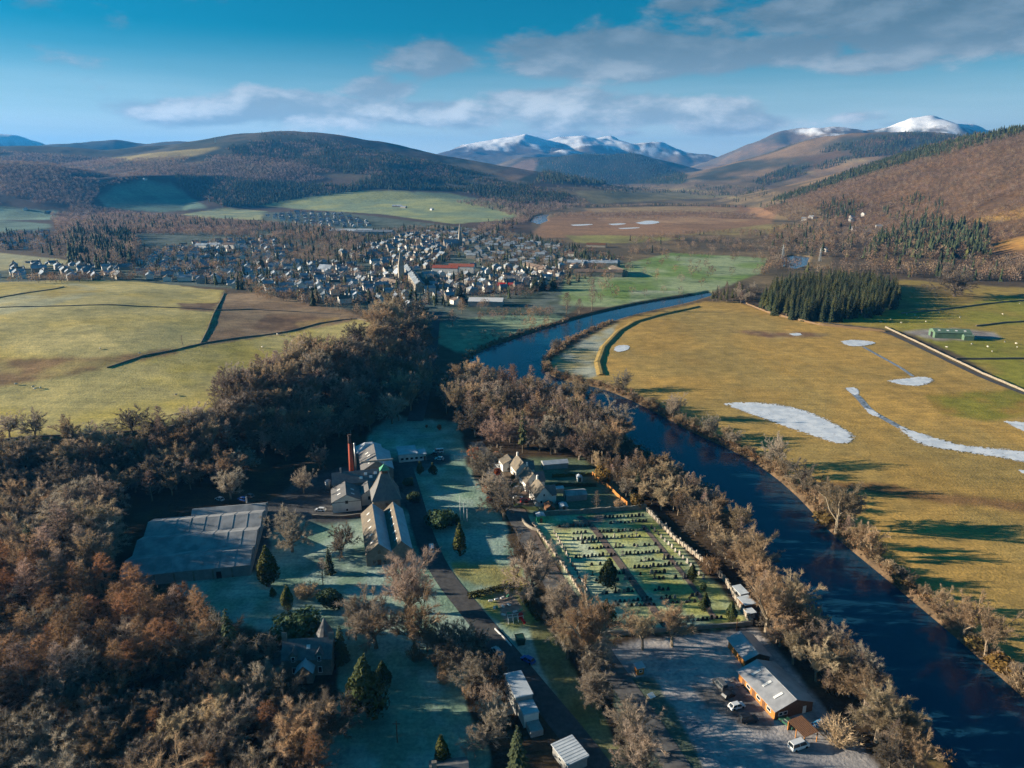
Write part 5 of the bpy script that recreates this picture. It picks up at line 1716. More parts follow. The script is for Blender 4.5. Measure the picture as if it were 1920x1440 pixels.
MB().pyramid(-1.9, 1.9, -1.9, 1.9, 18.6, 19.3, .62).pyramid(-1.15, 1.15, -1.15, 1.15, 19.3, 20.7, .08).build('cap', COPPER, t_)
MB().bar((0, 0, 20.6), (0, 0, 22.0), .06, 5).build('finial', METAL, t_)
window(t_, 0, -5.2, 8.6 - 3.4, 1.2, 1.6, '-y', fr=STONE)

t_ = at_works('white_gabled_house', 'white gabled works building with one dark loading hatch', 'works building', -5, 52.5)
MB().gable(-5.6, 5.6, -8, 5, -1, 4.6, 7.4).build('wall', WHITE, t_)
ro = MB().roof(-5.6, 5.6, -8, 5, 4.6, 7.4, 'y', .3).build('roof', SLATE, t_)
for k in range(2):
    skylight(ro, -2.8, -4 + k * 4.2, 4.6, 7.4, -5.6, 0)
    skylight(ro, 2.6, -5 + k * 4.2, 4.6, 7.4, 5.6, 0)
window(t_, 0, -8, 3.6, 1.1, 1.3, '-y', 'window', BLACK)
window(t_, 0, -8, .4, 1.0, 1.1, '-y')
MB().box(-5.7, 5.7, -8.08, -8.002, 4.3, 4.5).build('band', BLACK, t_)

t_ = at_works('small_white_wing', 'small white gabled wing beside the kiln with one arched window', 'works building', 4.0, 52.5)
MB().gable(-2.9, 2.9, -4, 5, -1, 4.8, 6.6).build('wall', WHITE, t_)
MB().roof(-2.9, 2.9, -4, 5, 4.8, 6.6, 'y', .3).build('roof', SLATE, t_)
window(t_, 0, -4, 2.4, .9, 1.5, '-y', 'window', BLACK)

t_ = at_works('still_house', 'long dark-roofed still house crossing behind the white gables', 'works building', 0, 63)
MB().gable(-10, 10, -4.8, 4.8, -1, 6.2, 9.4, 'x').build('wall', STONE, t_)
ro = MB().roof(-10, 10, -4.8, 4.8, 6.2, 9.4, 'x', .25).build('roof', SLATE, t_)
for k in range(4):
    y0_ = -3.2 + (k % 2) * 1.4
    zz = 6.2 + (4.8 + y0_) / 4.8 * 3.2
    MB().hexa([(1 + k * 2, y0_ - .5, zz - .1), (2.2 + k * 2, y0_ - .5, zz - .1), (2.2 + k * 2, y0_ + .5, zz + .57), (1 + k * 2, y0_ + .5, zz + .57)],
              [(1 + k * 2, y0_ - .5, zz + .1), (2.2 + k * 2, y0_ - .5, zz + .1), (2.2 + k * 2, y0_ + .5, zz + .77), (1 + k * 2, y0_ + .5, zz + .77)]).build('skylight', FRAME, ro)
chimney_stack(ro, -6.5, 0, 8.8, 11.4, .7, .7, METAL)
MB().box(-10.06, -10.002, -4.6, 4.6, 5.6, 6.1).build('band', FRAME, t_)
for k in range(3):
    window(t_, -10, -2.8 + 2.8 * k, 2, 1.1, 1.8, '-x')

t_ = at_works('mash_house', 'broad stone mash house with frosted slate roofs behind the kiln', 'works building', 9, 81)
MB().gable(-6.8, 6.8, -11, 10, -1, 6.0, 10.2).build('wall', STONE, t_)
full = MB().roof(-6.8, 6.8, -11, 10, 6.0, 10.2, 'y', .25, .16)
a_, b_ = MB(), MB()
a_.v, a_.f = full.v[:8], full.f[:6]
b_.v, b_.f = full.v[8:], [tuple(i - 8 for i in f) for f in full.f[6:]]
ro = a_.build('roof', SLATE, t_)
b_.build('roof', FROSTY, t_)  # slope turned from the sun takes the frost tone with shade blue in it
for k in range(4):
    skylight(ro, -3.0 - .6 * (k % 2), -8 + 4 * k, 6, 10.2, -6.8, 0, 1.0, 1.4)
MB().box(-6.8, 6.8, -11.35, -10.95, 9.9, 10.7).build('skew_coping', PALESTONE, t_)
for k in range(4):
    window(t_, -6.8, -8 + 5 * k, 2.2, 1.1, 1.8, '-x')
t_ = at_works('mash_house_annex', 'lower annex with hipped frosted roof behind the mash house', 'works building', 7, 96)
MB().box(-5.5, 5.5, -4.5, 4.5, -1, 6.2).build('wall', STONE, t_)
MB().pyramid(-5.9, 5.9, -4.9, 4.9, 6.2, 9.0, .3).build('roof', FROSTY, t_)
door(t_, -5.5, 0, 0, 1.4, 2.3, '-x')

cx, cy = plane(660, 893)
ch = thing('brick_chimney', 'tall tapering red brick chimney with a black top', 'chimney', (cx, cy, gz(cx, cy) - .2))
hc = top_height(656, 814, cy, gz(cx, cy))
MB().cyl(0, 0, 0, hc * .80, 1.15, .8, 20).build('stack', BRICK, ch, True)
MB().cyl(0, 0, hc * .80, hc * .97, .805, .72, 20).build('sooted_top', SOOT, ch, True)
MB().cyl(0, 0, hc * .97, hc, .88, .88, 20).build('rim', SOOT, ch)
MB().box(-1.7, 1.7, -1.7, 1.7, -.6, 1.2).build('plinth', STONE, ch)
fx, fy = plane(668, 888)
fl = thing('metal_flue', 'slim grey metal flue beside the red chimney', 'flue', (fx, fy, gz(fx, fy)))
MB().cyl(0, 0, 0, top_height(667, 830, fy, 0) - .4, .38, .34, 12).build('pipe', METAL, fl, True)
MB().cyl(0, 0, top_height(667, 830, fy, 0) - .4, top_height(667, 830, fy, 0), .46, .3, 12).build('cowl', METAL, fl)
tx, ty = plane(616, 918)
tk = thing('storage_tank', 'pale upright storage tank left of the still house', 'tank', (tx, ty, gz(tx, ty)))
MB().cyl(0, 0, 0, 4.2, 1.3, 1.3, 16).build('shell', METAL, tk, True)
MB().cyl(0, 0, 4.2, 4.8, 1.32, .3, 16).build('lid', METAL, tk)

vx, vy = plane(766, 866)
t_ = thing('visitor_hall', 'low white hall with stepped pale flat roof beside the lawn', 'building', (vx, vy + 5, gz(vx, vy)), R(14))
MB().box(-5.5, 3, -4.5, 6, -.6, 3.6).box(3.0, 7.0, -4.5, 2.0, -.6, 3.0).build('wall', WHITE, t_)
ro = MB().box(-5.8, 3.2, -4.8, 6.3, 3.6, 3.95).box(3.21, 7.3, -4.8, 2.3, 3.0, 3.3).build('roof', FROSTY, t_)
for k in range(5):
    window(t_, -4 + k * 2.2, -4.5, .9, 1.5, 1.3, '-y')
door(t_, 6.4, -4.5, 0, 1.0, 2.1, '-y')

# ------------------------------------------------------------------ the long warehouse
t_ = thing('bonded_warehouse', 'huge low warehouse with three ridged pale roofs in the trees', 'warehouse', (-126.5, 208.8, gz(-110, 215) - .1), R(11.4))
wl = MB()
for k in range(3):
    y0_ = k * 14.0
    wl.gable(0, 40, y0_ + (.01 if k else 0), y0_ + 14, -1, 3.8, 6.0, 'x')
wl.build('wall', HARL, t_)
for k in range(3):
    y0_ = k * 14.0
    full = MB().roof(0, 40, y0_, y0_ + 14, 3.8, 6.0, 'x', .05, .16)
    for h_ in (0, 1):
        q = MB()
        q.v = full.v[8 * h_:8 * h_ + 8]
        q.f = [tuple(i - 8 * h_ for i in f) for f in full.f[6 * h_:6 * h_ + 6]]
        ro = q.build('roof', CEMENT, t_)
        for j_ in range(1, 8):      # lapped sheets show as ribs
            p0, p1 = (Vector(q.v[4 + i_]) for i_ in ((0, 3) if abs(q.v[4][0] - q.v[7][0]) < 1 else (0, 1)))
            MB().bar(p0 + Vector(((5 * j_) * (1 if p0.x < 20 else -1), 0, .03)), p1 + Vector(((5 * j_) * (1 if p0.x < 20 else -1), 0, .03)), .09).build('rib', CEMENT, ro)
MB().gable(13, 40, 42.05, 49, -1, 3.6, 5.0, 'x').build('wall', HARL, t_)
MB().roof(13, 40, 42.05, 49, 3.6, 5.0, 'x', .04, .16).build('roof', CEMENT, t_)
MB().box(40.05, 40.3, -.2, 49.2, 3.0, 3.9).build('gutter', METAL, t_)
MB().cyl(33, 46, 5.6, 8.4, .35, .3, 10).build('vent_pipe', METAL, t_)
door(t_, 30, 0, 0, 1.6, 2.6, '-y', BLACK)
for k in range(6):
    MB().box(4 + 6 * k, 4.5 + 6 * k, -.16, -.002, -.5, 3.6).build('buttress', STONE, t_)

# ------------------------------------------------------------------ turreted house in the shade
t_ = thing('turreted_house', 'slate-roofed stone house with a pointed turret and dormers, deep in shade', 'house', (-55.0, 170.0, gz(-55, 170) - .1), R(4))
MB().gable(-6.4, 6.4, -3.8, 3.8, -1, 5.4, 9.0, 'x').build('wall', STONE, t_)
ro = MB().roof(-6.4, 6.4, -3.8, 3.8, 5.4, 9.0, 'x', .3).build('roof', SLATE, t_)
chimney_stack(ro, -6.2, 0, 8, 11.0, 1.3, .8)
chimney_stack(ro, 6.2, 0, 8, 10.6, 1.3, .8)
skylight_z = 7.3
MB().hexa([(-.2, -2.1, 7.05), (.8, -2.1, 7.05), (.8, -1.3, 7.8), (-.2, -1.3, 7.8)], [(-.2, -2.1, 7.3), (.8, -2.1, 7.3), (.8, -1.3, 8.05), (-.2, -1.3, 8.05)]).build('skylight', FRAME, ro)
for x in (-3.4, 3.4):
    d_ = MB().gable(x - .9, x + .9, -4.0, -1.4, 4.2, 6.6, 7.9).build('dormer', STONE, t_)
    MB().roof(x - .9, x + .9, -4.0, -1.2, 6.6, 7.9, 'y', .2, .12).build('dormer_roof', SLATE, d_)
    window(t_, x, -4.0, 4.7, 1.0, 1.6, '-y')
    window(t_, x, -3.8, 1.0, 1.1, 1.9, '-y')
MB().gable(-2.4, 2.0, -7.0, -3.805, -1, 3.4, 5.6).build('porch', STONE, t_)
MB().roof(-2.4, 2.0, -7.0, -3.85, 3.4, 5.6, 'y', .25, .14).build('porch_roof', FROSTY, t_)
door(t_, -.2, -7.0, 0, 1.2, 2.2, '-y')
MB().cyl(3.6, 4.4, -1, 7.4, 2.0, 2.0, 12).build('turret', STONE, t_)
MB().cyl(3.6, 4.4, 7.4, 12.2, 2.4, .05, 12).build('turret_roof', SLATE, t_)
MB().gable(-10.2, -6.45, -2.6, 3.0, -1, 3.2, 5.0, 'x').build('wing', STONE, t_)
MB().roof(-10.2, -6.5, -2.6, 3.0, 3.2, 5.0, 'x', .2).build('wing_roof', SLATE, t_)

# ------------------------------------------------------------------ the white cottages and their outbuildings


def cottage(name, label, x, y, rz, L, W_, he, hr, cross=True, roof_m=SUN_BROWN):
    t_ = thing(name, label, 'house', (x, y, gz(x, y) - .1), rz)
    MB().gable(-W_ / 2, W_ / 2, -L / 2, L / 2, -1, he, hr).build('wall', WHITE, t_)
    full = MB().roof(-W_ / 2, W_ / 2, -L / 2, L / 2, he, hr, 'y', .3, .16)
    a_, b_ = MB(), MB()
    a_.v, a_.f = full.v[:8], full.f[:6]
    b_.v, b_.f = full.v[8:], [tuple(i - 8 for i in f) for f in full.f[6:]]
    ro = a_.build('roof', roof_m, t_)  # left slope takes the painted sunlit brown, right slope plain slate
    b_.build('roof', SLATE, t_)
    chimney_stack(ro, 0, L / 2 - .5, hr - .6, hr + 1.6, .7, .9, WHITE)
    if cross:
        MB().gable(W_ * .1, W_ / 2 + 2.0, -L * .46, -L * .02, -1, he, hr - .7, 'x').build('wall', WHITE, t_)
        MB().roof(W_ * .1, W_ / 2 + 2.0, -L * .46, -L * .02, he, hr - .7, 'x', .25).build('roof', SLATE, t_)
        window(t_, W_ / 2 + 2.0, -L * .24, 1.0, 1.2, 1.5, '+x')
    for y0_ in (-L * .28, L * .22):
        window(t_, -W_ / 2, y0_, 1.0, 1.1, 1.4, '-x')
    window(t_, -W_ * .18, -L / 2, 1.0, 1.1, 1.4, '-y')
    window(t_, 0, -L / 2, he - .2, .9, 1.2, '-y')
    door(t_, -W_ / 2, -L * .03, 0, 1.1, 2.1, '-x')
    return t_


CRZ = R(17)
cottage('cottage', 'nearest white cottage with steep gables above the cemetery wall', 11.6, 274.0, CRZ, 9.0, 6.6, 4.2, 8.2)
cottage('cottage', 'middle white cottage of the three beside the avenue', 7.6, 287.5, CRZ, 9.0, 6.6, 4.2, 8.2)
cottage('cottage', 'farthest white cottage of the three beside the avenue', 3.6, 301.0, CRZ, 9.0, 6.6, 3.9, 7.6)
SHEDS = [
    ('garden_shed', 'brown-roofed white outbuilding behind the farthest cottage', 'shed', 955, 878, 6.5, 8, 3.6, 5.6, WHITE, SUN_BROWN, 17),
    ('garden_shed', 'long shed with bright blue-white sheet roof behind the cottages', 'shed', 1040, 876, 11.5, 4.6, 2.6, 3.6, HARL, FROSTY, -78),
    ('garden_shed', 'pale-roofed garden garage right of the nearest cottage', 'garage', 1078, 934, 8.5, 5.6, 2.6, 3.6, HARL, CEMENT, -78),
    ('garden_shed', 'tiny white hut at the far end of the middle garden', 'shed', 1086, 901, 2.6, 2.2, 2.0, 2.5, WHITE, FROSTY, 10),
    ('garden_shed', 'small pale-topped shed by the red garden gate', 'shed', 1047, 922, 3.8, 2.6, 2.0, 2.5, HARL, FROSTY, -78),
    ('garden_shed', 'flat white shed against the upper cemetery wall', 'shed', 1056, 955, 3.6, 3.0, 2.0, 2.5, HARL, FROSTY, 8),
    ('garden_shed', 'brown hut touching the gable of the nearest cottage', 'shed', 1030, 957, 5, 3.6, 2.2, 3.2, DARKTIMBER, DARKTIMBER, 8),
    ('green_hut', 'bright green hut with pale flat roof in the cemetery corner', 'hut', 1013, 976, 3.4, 3.0, 2.6, 2.9, mat('green_hut_paint', (.03, .34, .18), .6), FROSTY, 10),
]
for nm, lab, cat, px, py, L, W_, he, hr, wm_, rm_, a in SHEDS:
    x, y, z = ground(px, py)
    t_ = thing(nm, lab, cat, (x, y, z - .05), R(a))
    MB().gable(-W_ / 2, W_ / 2, -L / 2, L / 2, -.8, he, hr).build('wall', wm_, t_)
    MB().roof(-W_ / 2, W_ / 2, -L / 2, L / 2, he, hr, 'y', .2, .12).build('roof', rm_, t_)
    door(t_, 0 if W_ < 4 else .5, -L / 2, 0, 1.0, 1.9, '-y')

# ------------------------------------------------------------------ boat sheds


def boat_shed(label, A, rz, L, W_, he, hr, wins):
    t_ = thing('boat_shed', label, 'shed', (A[0], A[1], gz(*A) - .05), rz)
    MB().gable(0, W_, 0, L, -.6, he, hr).build('wall', DARKTIMBER, t_)  # gable ends darker than the planked side, their shade put into the colour
    # planked front, board by board
    n_ = int(L / .55)
    pm = new_mesh('plank', [(x, y, z) for x in (-.09, -.003) for y in (.02, L / n_ - .02) for z in (-.4, he - .05)], [(0, 1, 3, 2), (4, 6, 7, 5), (0, 4, 5, 1), (2, 3, 7, 6), (0, 2, 6, 4), (1, 5, 7, 3)], TIMBER)
    for k in range(n_):
        link('plank', pm, t_, (0, k * L / n_, 0))
    full = MB().roof(0, W_, 0, L, he, hr, 'y', .55, .12)
    a_, b_ = MB(), MB()
    a_.v, a_.f = full.v[:8], full.f[:6]
    b_.v, b_.f = full.v[8:], [tuple(i - 8 for i in f) for f in full.f[6:]]
    ro = a_.build('roof', SHEET, t_)
    b_.build('roof', SHEET, t_)
    MB().bar((W_ / 2, -.55, hr + .16), (W_ / 2, L + .55, hr + .16), .12).build('ridge_cap', METAL, ro)
    for k in range(wins):
        skylight(ro, W_ * .26, L * (.2 + .3 * k), he, hr, 0, W_ / 2, .7, 2.4, FRAME)
        window(t_, -.1, L * (.15 + .28 * k), 1.0, 1.6, 1.1, '-x')
        door(t_, -.1, L * (.29 + .28 * k), 0, 1.1, 2.1, '-x')
    return t_


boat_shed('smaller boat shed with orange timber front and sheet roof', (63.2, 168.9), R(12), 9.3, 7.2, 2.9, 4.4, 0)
t_ = boat_shed('long boat shed with three rooflights and a dark shaded end gable', (64.6, 149.5), R(17.5), 15.2, 11.0, 3.0, 5.0, 3)
for x in (1.6, 3.0):
    window(t_, x, 0, 1.0, 1.2, 1.0, '-y')
door(t_, 8.6, 0, 0, 1.0, 2.1, '-y', FRAME)
cxp, cyp = 69.4, 144.4
t_ = thing('carport', 'open wooden carport with brown corrugated roof', 'carport', (cxp, cyp, gz(cxp, cyp)), R(20))
n_ = 9
for k in range(n_):
    z0_ = 2.55 + .05 * k
    MB().box(-2.1 + k * 4.2 / n_, -2.1 + (k + .94) * 4.2 / n_, -2.9, 2.9, z0_, z0_ + .07).build('roof_sheet', DARKTIMBER, t_)
for sx in (-1.9, 1.9):
    for sy in (-2.7, 0, 2.7):
        MB().box(sx - .09, sx + .09, sy - .09, sy + .09, -.4, 2.5).build('post', TIMBER, t_)
MB().box(-2.0, 2.0, 2.72, 2.82, 0, 2.4).build('back_wall', TIMBER, t_)

# kiosk and white box in the yard, shelters by the wall
for nm, lab, cat, px, py, w, d, h_, wm_, rm_, a in (
        ('kiosk', 'tiny orange wooden kiosk on its slab in the frosty yard', 'kiosk', 1198, 1262, 1.9, 1.9, 2.3, TIMBER, FROSTY, 15),
        ('board_shelter', 'pale-roofed shelter against the right cemetery wall, upper one', 'shelter', 1387, 1118, 2.4, 4.6, 2.3, HARL, FROSTY, 14),
        ('board_shelter', 'brown and white shelter against the right cemetery wall, lower one', 'shelter', 1398, 1140, 3.2, 4.2, 2.6, DARKTIMBER, FROSTY, 14),
        ('board_shelter', 'small blue-white lean-to below the wall shelters', 'shelter', 1405, 1155, 2.2, 2.4, 1.7, HARL, FROSTY, 14)):
    x, y, z = ground(px, py)
    t_ = thing(nm, lab, cat, (x, y, z), R(a))
    MB().box(-w / 2, w / 2, -d / 2, d / 2, -.4, h_).build('wall', wm_, t_)
    MB().hexa([(-w / 2 - .3, -d / 2 - .3, h_), (w / 2 + .3, -d / 2 - .3, h_), (w / 2 + .3, d / 2 + .3, h_), (-w / 2 - .3, d / 2 + .3, h_)],
              [(-w / 2 - .3, -d / 2 - .3, h_ + .12), (w / 2 + .3, -d / 2 - .3, h_ + .35), (w / 2 + .3, d / 2 + .3, h_ + .35), (-w / 2 - .3, d / 2 + .3, h_ + .12)]).build('roof', rm_, t_)
    window(t_, 0, -d / 2, .9, min(1.0, w * .5), .8, '-y')
    if nm == 'kiosk':
        MB().box(-w * .8, w * .8, -d * .8, d * .8, -.3, .12).build('slab', CONCRETE, t_)

# prefabs along the drive
t_ = thing('flat_roofed_block', 'two-step flat-roofed blue-white block along the dark drive', 'building', (1.6, 156.5, gz(1.6, 156.5)), R(18))
MB().box(-2.2, 2.2, -4.6, 4.6, -.5, 5.0).build('wall', HARL, t_)
MB().box(-2.35, 2.35, -4.75, 4.75, 5.0, 5.25).build('roof', FROSTY, t_)
MB().box(-1.7, 2.1, -9.4, -4.605, -.5, 3.6).build('wall', WHITE, t_)
MB().box(-1.8, 2.2, -9.5, -4.76, 3.6, 3.85).build('roof', FROSTY, t_)
MB().box(-1.2, 2.0, -13.0, -9.405, -.5, 1.6).build('ramp', CONCRETE, t_)
for k in range(5):
    window(t_, -2.2, -3.6 + k * 1.8, 3.2, 1.2, 1.0, '-x')
    window(t_, -2.2, -3.6 + k * 1.8, .9, 1.2, 1.0, '-x')
t_ = thing('flat_roofed_hut', 'square hut with ribbed pale roof at the bottom edge', 'hut', (13.2, 136.8, gz(13.2, 136.8)), R(28))
MB().box(-2.6, 2.6, -3.3, 3.3, -.5, 2.8).build('wall', HARL, t_)
ro = MB().hexa([(-2.9, -3.6, 2.8), (2.9, -3.6, 2.8), (2.9, 3.6, 2.8), (-2.9, 3.6, 2.8)], [(-2.9, -3.6, 3.0), (2.9, -3.6, 3.25), (2.9, 3.6, 3.25), (-2.9, 3.6, 3.0)]).build('roof', FROSTY, t_)
for k in range(8):
    MB().bar((-2.9, -3.2 + k * .9, 3.02), (2.9, -3.2 + k * .9, 3.27), .05).build('rib', FROSTY, ro)
window(t_, -2.6, 0, 1, 1.4, 1, '-x')
hx, hy, h0 = ground(845, 1447)
t_ = thing('lodge', 'slate roof of a lodge peeping in at the bottom edge', 'house', (hx, hy - 3.4, h0), R(8))
MB().gable(-4, 4, -5, 4, -.8, 2.8, 5.4, 'x').build('wall', STONE, t_)
ro = MB().roof(-4, 4, -5, 4, 2.8, 5.4, 'x', .3).build('roof', SLATE, t_)
chimney_stack(ro, -3.2, -.5, 5.0, 6.9, 1.1, .8)
window(t_, 0, -5, 1, 1.2, 1.2, '-y')

# ------------------------------------------------------------------ farm shed on the meadow
fx, fy, f0 = ground(1752, 634)
t_ = thing('farm_shed', 'green sheet-metal farm shed with open end in the meadow yard', 'barn', (fx, fy, f0 - .1), R(-10), None, .8)
MB().gable(0, 34, 0, 17, -.6, 6.0, 8.6, 'x').build('wall', GREENSHED, t_)
ro = MB().roof(0, 34, 0, 17, 6.0, 8.6, 'x', .4).build('roof', GREENROOF, t_)
for k in range(4):
    MB().hexa([(4 + 8 * k, 3.4, 7.18), (6 + 8 * k, 3.4, 7.18), (6 + 8 * k, 5.4, 7.8), (4 + 8 * k, 5.4, 7.8)], [(4 + 8 * k, 3.4, 7.34), (6 + 8 * k, 3.4, 7.34), (6 + 8 * k, 5.4, 7.96), (4 + 8 * k, 5.4, 7.96)]).build('skylight', FRAME, ro)
MB().box(-.05, -.002, 5.5, 11.5, 0, 5.0).build('door', BLACK, t_)  # flat black panel stands in for the open end
MB().gable(25, 34, -6.0, -.01, -.6, 4.4, 5.6, 'x').build('lean_to', GREENSHED, t_)
MB().roof(25, 34, -6.0, -.01, 4.4, 5.6, 'x', .1).build('lean_to_roof', GREENROOF, t_)

# ------------------------------------------------------------------ vehicles
PAINTS = dict(white=(.72, .73, .74), silver=(.42, .44, .46), black=(.02, .02, .024), blue=(.02, .10, .40), red=(.45, .02, .02), green=(.03, .10, .06), grey=(.12, .125, .13))
VEH = {}


def vehicle_meshes(style):
    if style in VEH:
        return VEH[style]
    L, W_, zb, zw, zt, cab = dict(car=(4.2, 1.75, .25, .85, 1.45, (-1.9, -1.45, .55, 1.15)), suv=(4.6, 1.9, .32, 1.05, 1.85, (-2.25, -2.1, .5, 1.0)), van=(5.0, 1.95, .3, 1.15, 2.05, (-2.45, -2.35, 1.15, 1.75)))[style]
    b = MB()
    h = W_ / 2
    b.hexa([(-h, -L / 2, zb), (h, -L / 2, zb), (h, L / 2, zb), (-h, L / 2, zb)], [(-h * .97, -L / 2 + .04, zw), (h * .97, -L / 2 + .04, zw), (h * .95, L / 2 - .12, zw - .14), (-h * .95, L / 2 - .12, zw - .14)])
    y0, y1, y2, y3 = cab
    b.hexa([(-h * .8, y1, zt - .07), (h * .8, y1, zt - .07), (h * .78, y2, zt - .07), (-h * .78, y2, zt - .07)], [(-h * .74, y1 + .08, zt), (h * .74, y1 + .08, zt), (h * .72, y2 - .08, zt), (-h * .72, y2 - .08, zt)])
    for sx in (-1, 1):      # pillars
        for ya, yb in ((y0, y1), (y3, y2), ((y0 + y3) / 2, (y1 + y2) / 2)):
            b.bar((sx * h * .95, ya, zw - .1), (sx * h * .77, yb, zt - .05), .06)
    gl = MB().hexa([(-h * .93, y0, zw - .12), (h * .93, y0, zw - .12), (h * .93, y3, zw - .12), (-h * .93, y3, zw - .12)], [(-h * .77, y1, zt - .07), (h * .77, y1, zt - .07), (h * .76, y2, zt - .07), (-h * .76, y2, zt - .07)])
    wv = MB()
    n = 12
    v = [(x, .33 * math.cos(6.283 * i / n), .33 * math.sin(6.283 * i / n)) for x in (-.11, .11) for i in range(n)]
    wv.add(v, [(i, n + i, n + (i + 1) % n, (i + 1) % n) for i in range(n)] + [tuple(range(n)), tuple(range(n, 2 * n))[::-1]])
    hl = MB().box(-.17, .17, -.03, .03, -.08, .08)
    VEH[style] = (b, new_mesh('glass', gl.v, gl.f, GLASS), new_mesh('wheel', wv.v, wv.f, RUBBER), new_mesh('lamp', hl.v, hl.f, FRAME), L, W_, zw, {})
    return VEH[style]


def vehicle(style, paint, label, px, py, deg, cat=None, name=None):
    b, gl, wh, hl, L, W_, zw, bodies = vehicle_meshes(style)
    if paint not in bodies:
        bodies[paint] = new_mesh('body', b.v, b.f, mat('paint_' + paint, PAINTS[paint], .35, spec=.5))
    x, y, z = ground(px, py)
    t_ = thing(name or dict(car='parked_car', suv='parked_jeep', van='parked_van')[style], label, cat or dict(car='car', suv='car', van='van')[style], (x, y, z + .08), R(deg), None)
    link('body', bodies[paint], t_)
    link('windows', gl, t_)
    for sx in (-1, 1):
        for sy in (-1, 1):
            link('wheel', wh, t_, (sx * (W_ / 2 - .06), sy * L * .31, .33))
        link('headlight', hl, t_, (sx * W_ * .33, L / 2 - .04, zw - .28))
    return t_


for v in (
    ('van', 'white', 'white campervan beside the wooden carport', 1497, 1402, -68), ('suv', 'black', 'black jeep with frosted windscreen in the boat yard', 1403, 1352, -80), ('car', 'white', 'white car parked in front of the long boat shed', 1381, 1327, -70),
    ('car', 'black', 'dark car at the corner of the frosty yard, behind the white car', 1365, 1307, -60), ('suv', 'grey', 'grey pick-up beside the picnic benches near the boat sheds', 1350, 1287, 20), ('car', 'green', 'dark green car tucked behind the carport', 1476, 1358, 30),
    ('car', 'white', 'frosted white car in front of the visitor hall', 824, 862, 80), ('car', 'grey', 'dark car beside the frosted white car at the visitor hall', 815, 853, 80), ('van', 'blue', 'left blue van by the big round bush', 814, 988, 30), ('car', 'blue', 'blue car between the blue van and the bush', 826, 982, 20),
    ('car', 'blue', 'rightmost blue vehicle by the big round bush', 838, 984, 20), ('car', 'red', 'small red car among the blue vehicles', 819, 981, 25), ('van', 'white', 'white delivery van on the works road beside the barn', 809, 1032, 8), ('car', 'white', 'white car behind the wall left of the stone barn', 601, 958, 85),
    ('car', 'silver', 'silver car on the drive of the farthest cottage', 935, 876, 20), ('car', 'black', 'black car next to the silver one at the farthest cottage', 946, 874, 20), ('car', 'silver', 'pale car in front of the middle cottage', 971, 917, -60), ('car', 'red', 'reddish car in front of the nearest cottage', 985, 941, -75), ('car', 'white', 'white car half under the avenue tree by the nearest cottage', 972, 936, -75),
    ('car', 'silver', 'frosted car on the dark drive below the playground', 932, 1224, 30), ('car', 'blue', 'blue frosted car at the roadside below the green bin', 990, 1240, 50), ('car', 'blue', 'blue car in the trees behind the long warehouse', 455, 938, 60), ('car', 'silver', 'pale car behind the long warehouse, left of the blue one', 412, 938, 60), ('car', 'grey', 'dark car at the right of the row behind the warehouse', 468, 932, 60),
    ('car', 'black', 'dark car beside the nearest cottage hut', 1052, 945, -75), ('van', 'white', 'white tipper lorry cab at the top of the works lawn', 822, 849, 100),
):
    vehicle(*v)

# upturned boat
x, y, z = ground(1533, 1362)
bt = thing('boat', 'pale blue boat lying beside the carport', 'boat', (x, y, z), R(-55))
hull = MB()
n = 9
prof = []
for k in range(n):
    f_ = k / (n - 1)
    w = 1.0 * math.sin(math.pi * min(1, .12 + f_ * .9)) ** .7
    prof.append((-2.4 + 4.8 * f_, max(.04, w), .1 + .25 * f_ * f_))
for k, (yy, w, zk) in enumerate(prof):
    hull.v += [(-w, yy, .95 + zk * .5), (-w * .7, yy, .4), (0, yy, zk), (w * .7, yy, .4), (w, yy, .95 + zk * .5)]
for k in range(n - 1):
    for j in range(4):
        a = k * 5 + j
        hull.f.append((a, a + 1, a + 6, a + 5))
hull.build('hull', mat('pale_blue_gelcoat', (.30, .48, .56), .4), bt)
MB().hexa([(-.9, -2.3, .98), (.9, -2.3, .98), (.7, 1.6, 1.08), (-.7, 1.6, 1.08)], [(-.3, -2.0, 1.3), (.3, -2.0, 1.3), (.2, 1.4, 1.35), (-.2, 1.4, 1.35)]).build('cover', BLUETARP, bt)
MB().bar((-1.2, -.4, .3), (1.2, -.4, .3), .08).bar((0, -.4, .3), (0, 3.2, .35), .06).build('trailer', METAL, bt)

# picnic benches by the boat sheds
for lab, px, py, a in (('picnic table nearest the small boat shed', 1372, 1276, 20), ('picnic table in front of the long boat shed', 1386, 1288, 30), ('picnic table closest to the grey pick-up', 1368, 1290, 10)):
    x, y, z = ground(px, py)
    t_ = thing('picnic_table', 'weathered ' + lab, 'table', (x, y, z), R(a))
    for k in range(3):
        MB().box(-.9, .9, -.36 + k * .25, -.14 + k * .25, .72, .77).build('top_board', CONCRETE, t_)
    for s in (-1, 1):
        MB().box(-.9, .9, s * .72 - .13, s * .72 + .13, .42, .47).build('seat', CONCRETE, t_)
        MB().bar((s * .65, -.75, 0), (s * .65, .1, .74), .05).bar((s * .65, .75, 0), (s * .65, -.1, .74), .05).bar((s * .65, -.8, .4), (s * .65, .8, .4), .04).build('leg_frame', DARKTIMBER, t_)
x, y, z = ground(1221, 1306)
t_ = thing('sign_board', 'white board lying tilted on the yard grass', 'board', (x, y, z), R(30))
MB().hexa([(-.9, -.7, .1), (.9, -.7, .1), (.9, .7, .55), (-.9, .7, .55)], [(-.9, -.7, .18), (.9, -.7, .18), (.9, .7, .63), (-.9, .7, .63)]).build('panel', FRAME, t_)
MB().bar((-.7, .6, -.2), (-.7, .6, .55), .05).bar((.7, .6, -.2), (.7, .6, .55), .05).build('leg', METAL, t_)


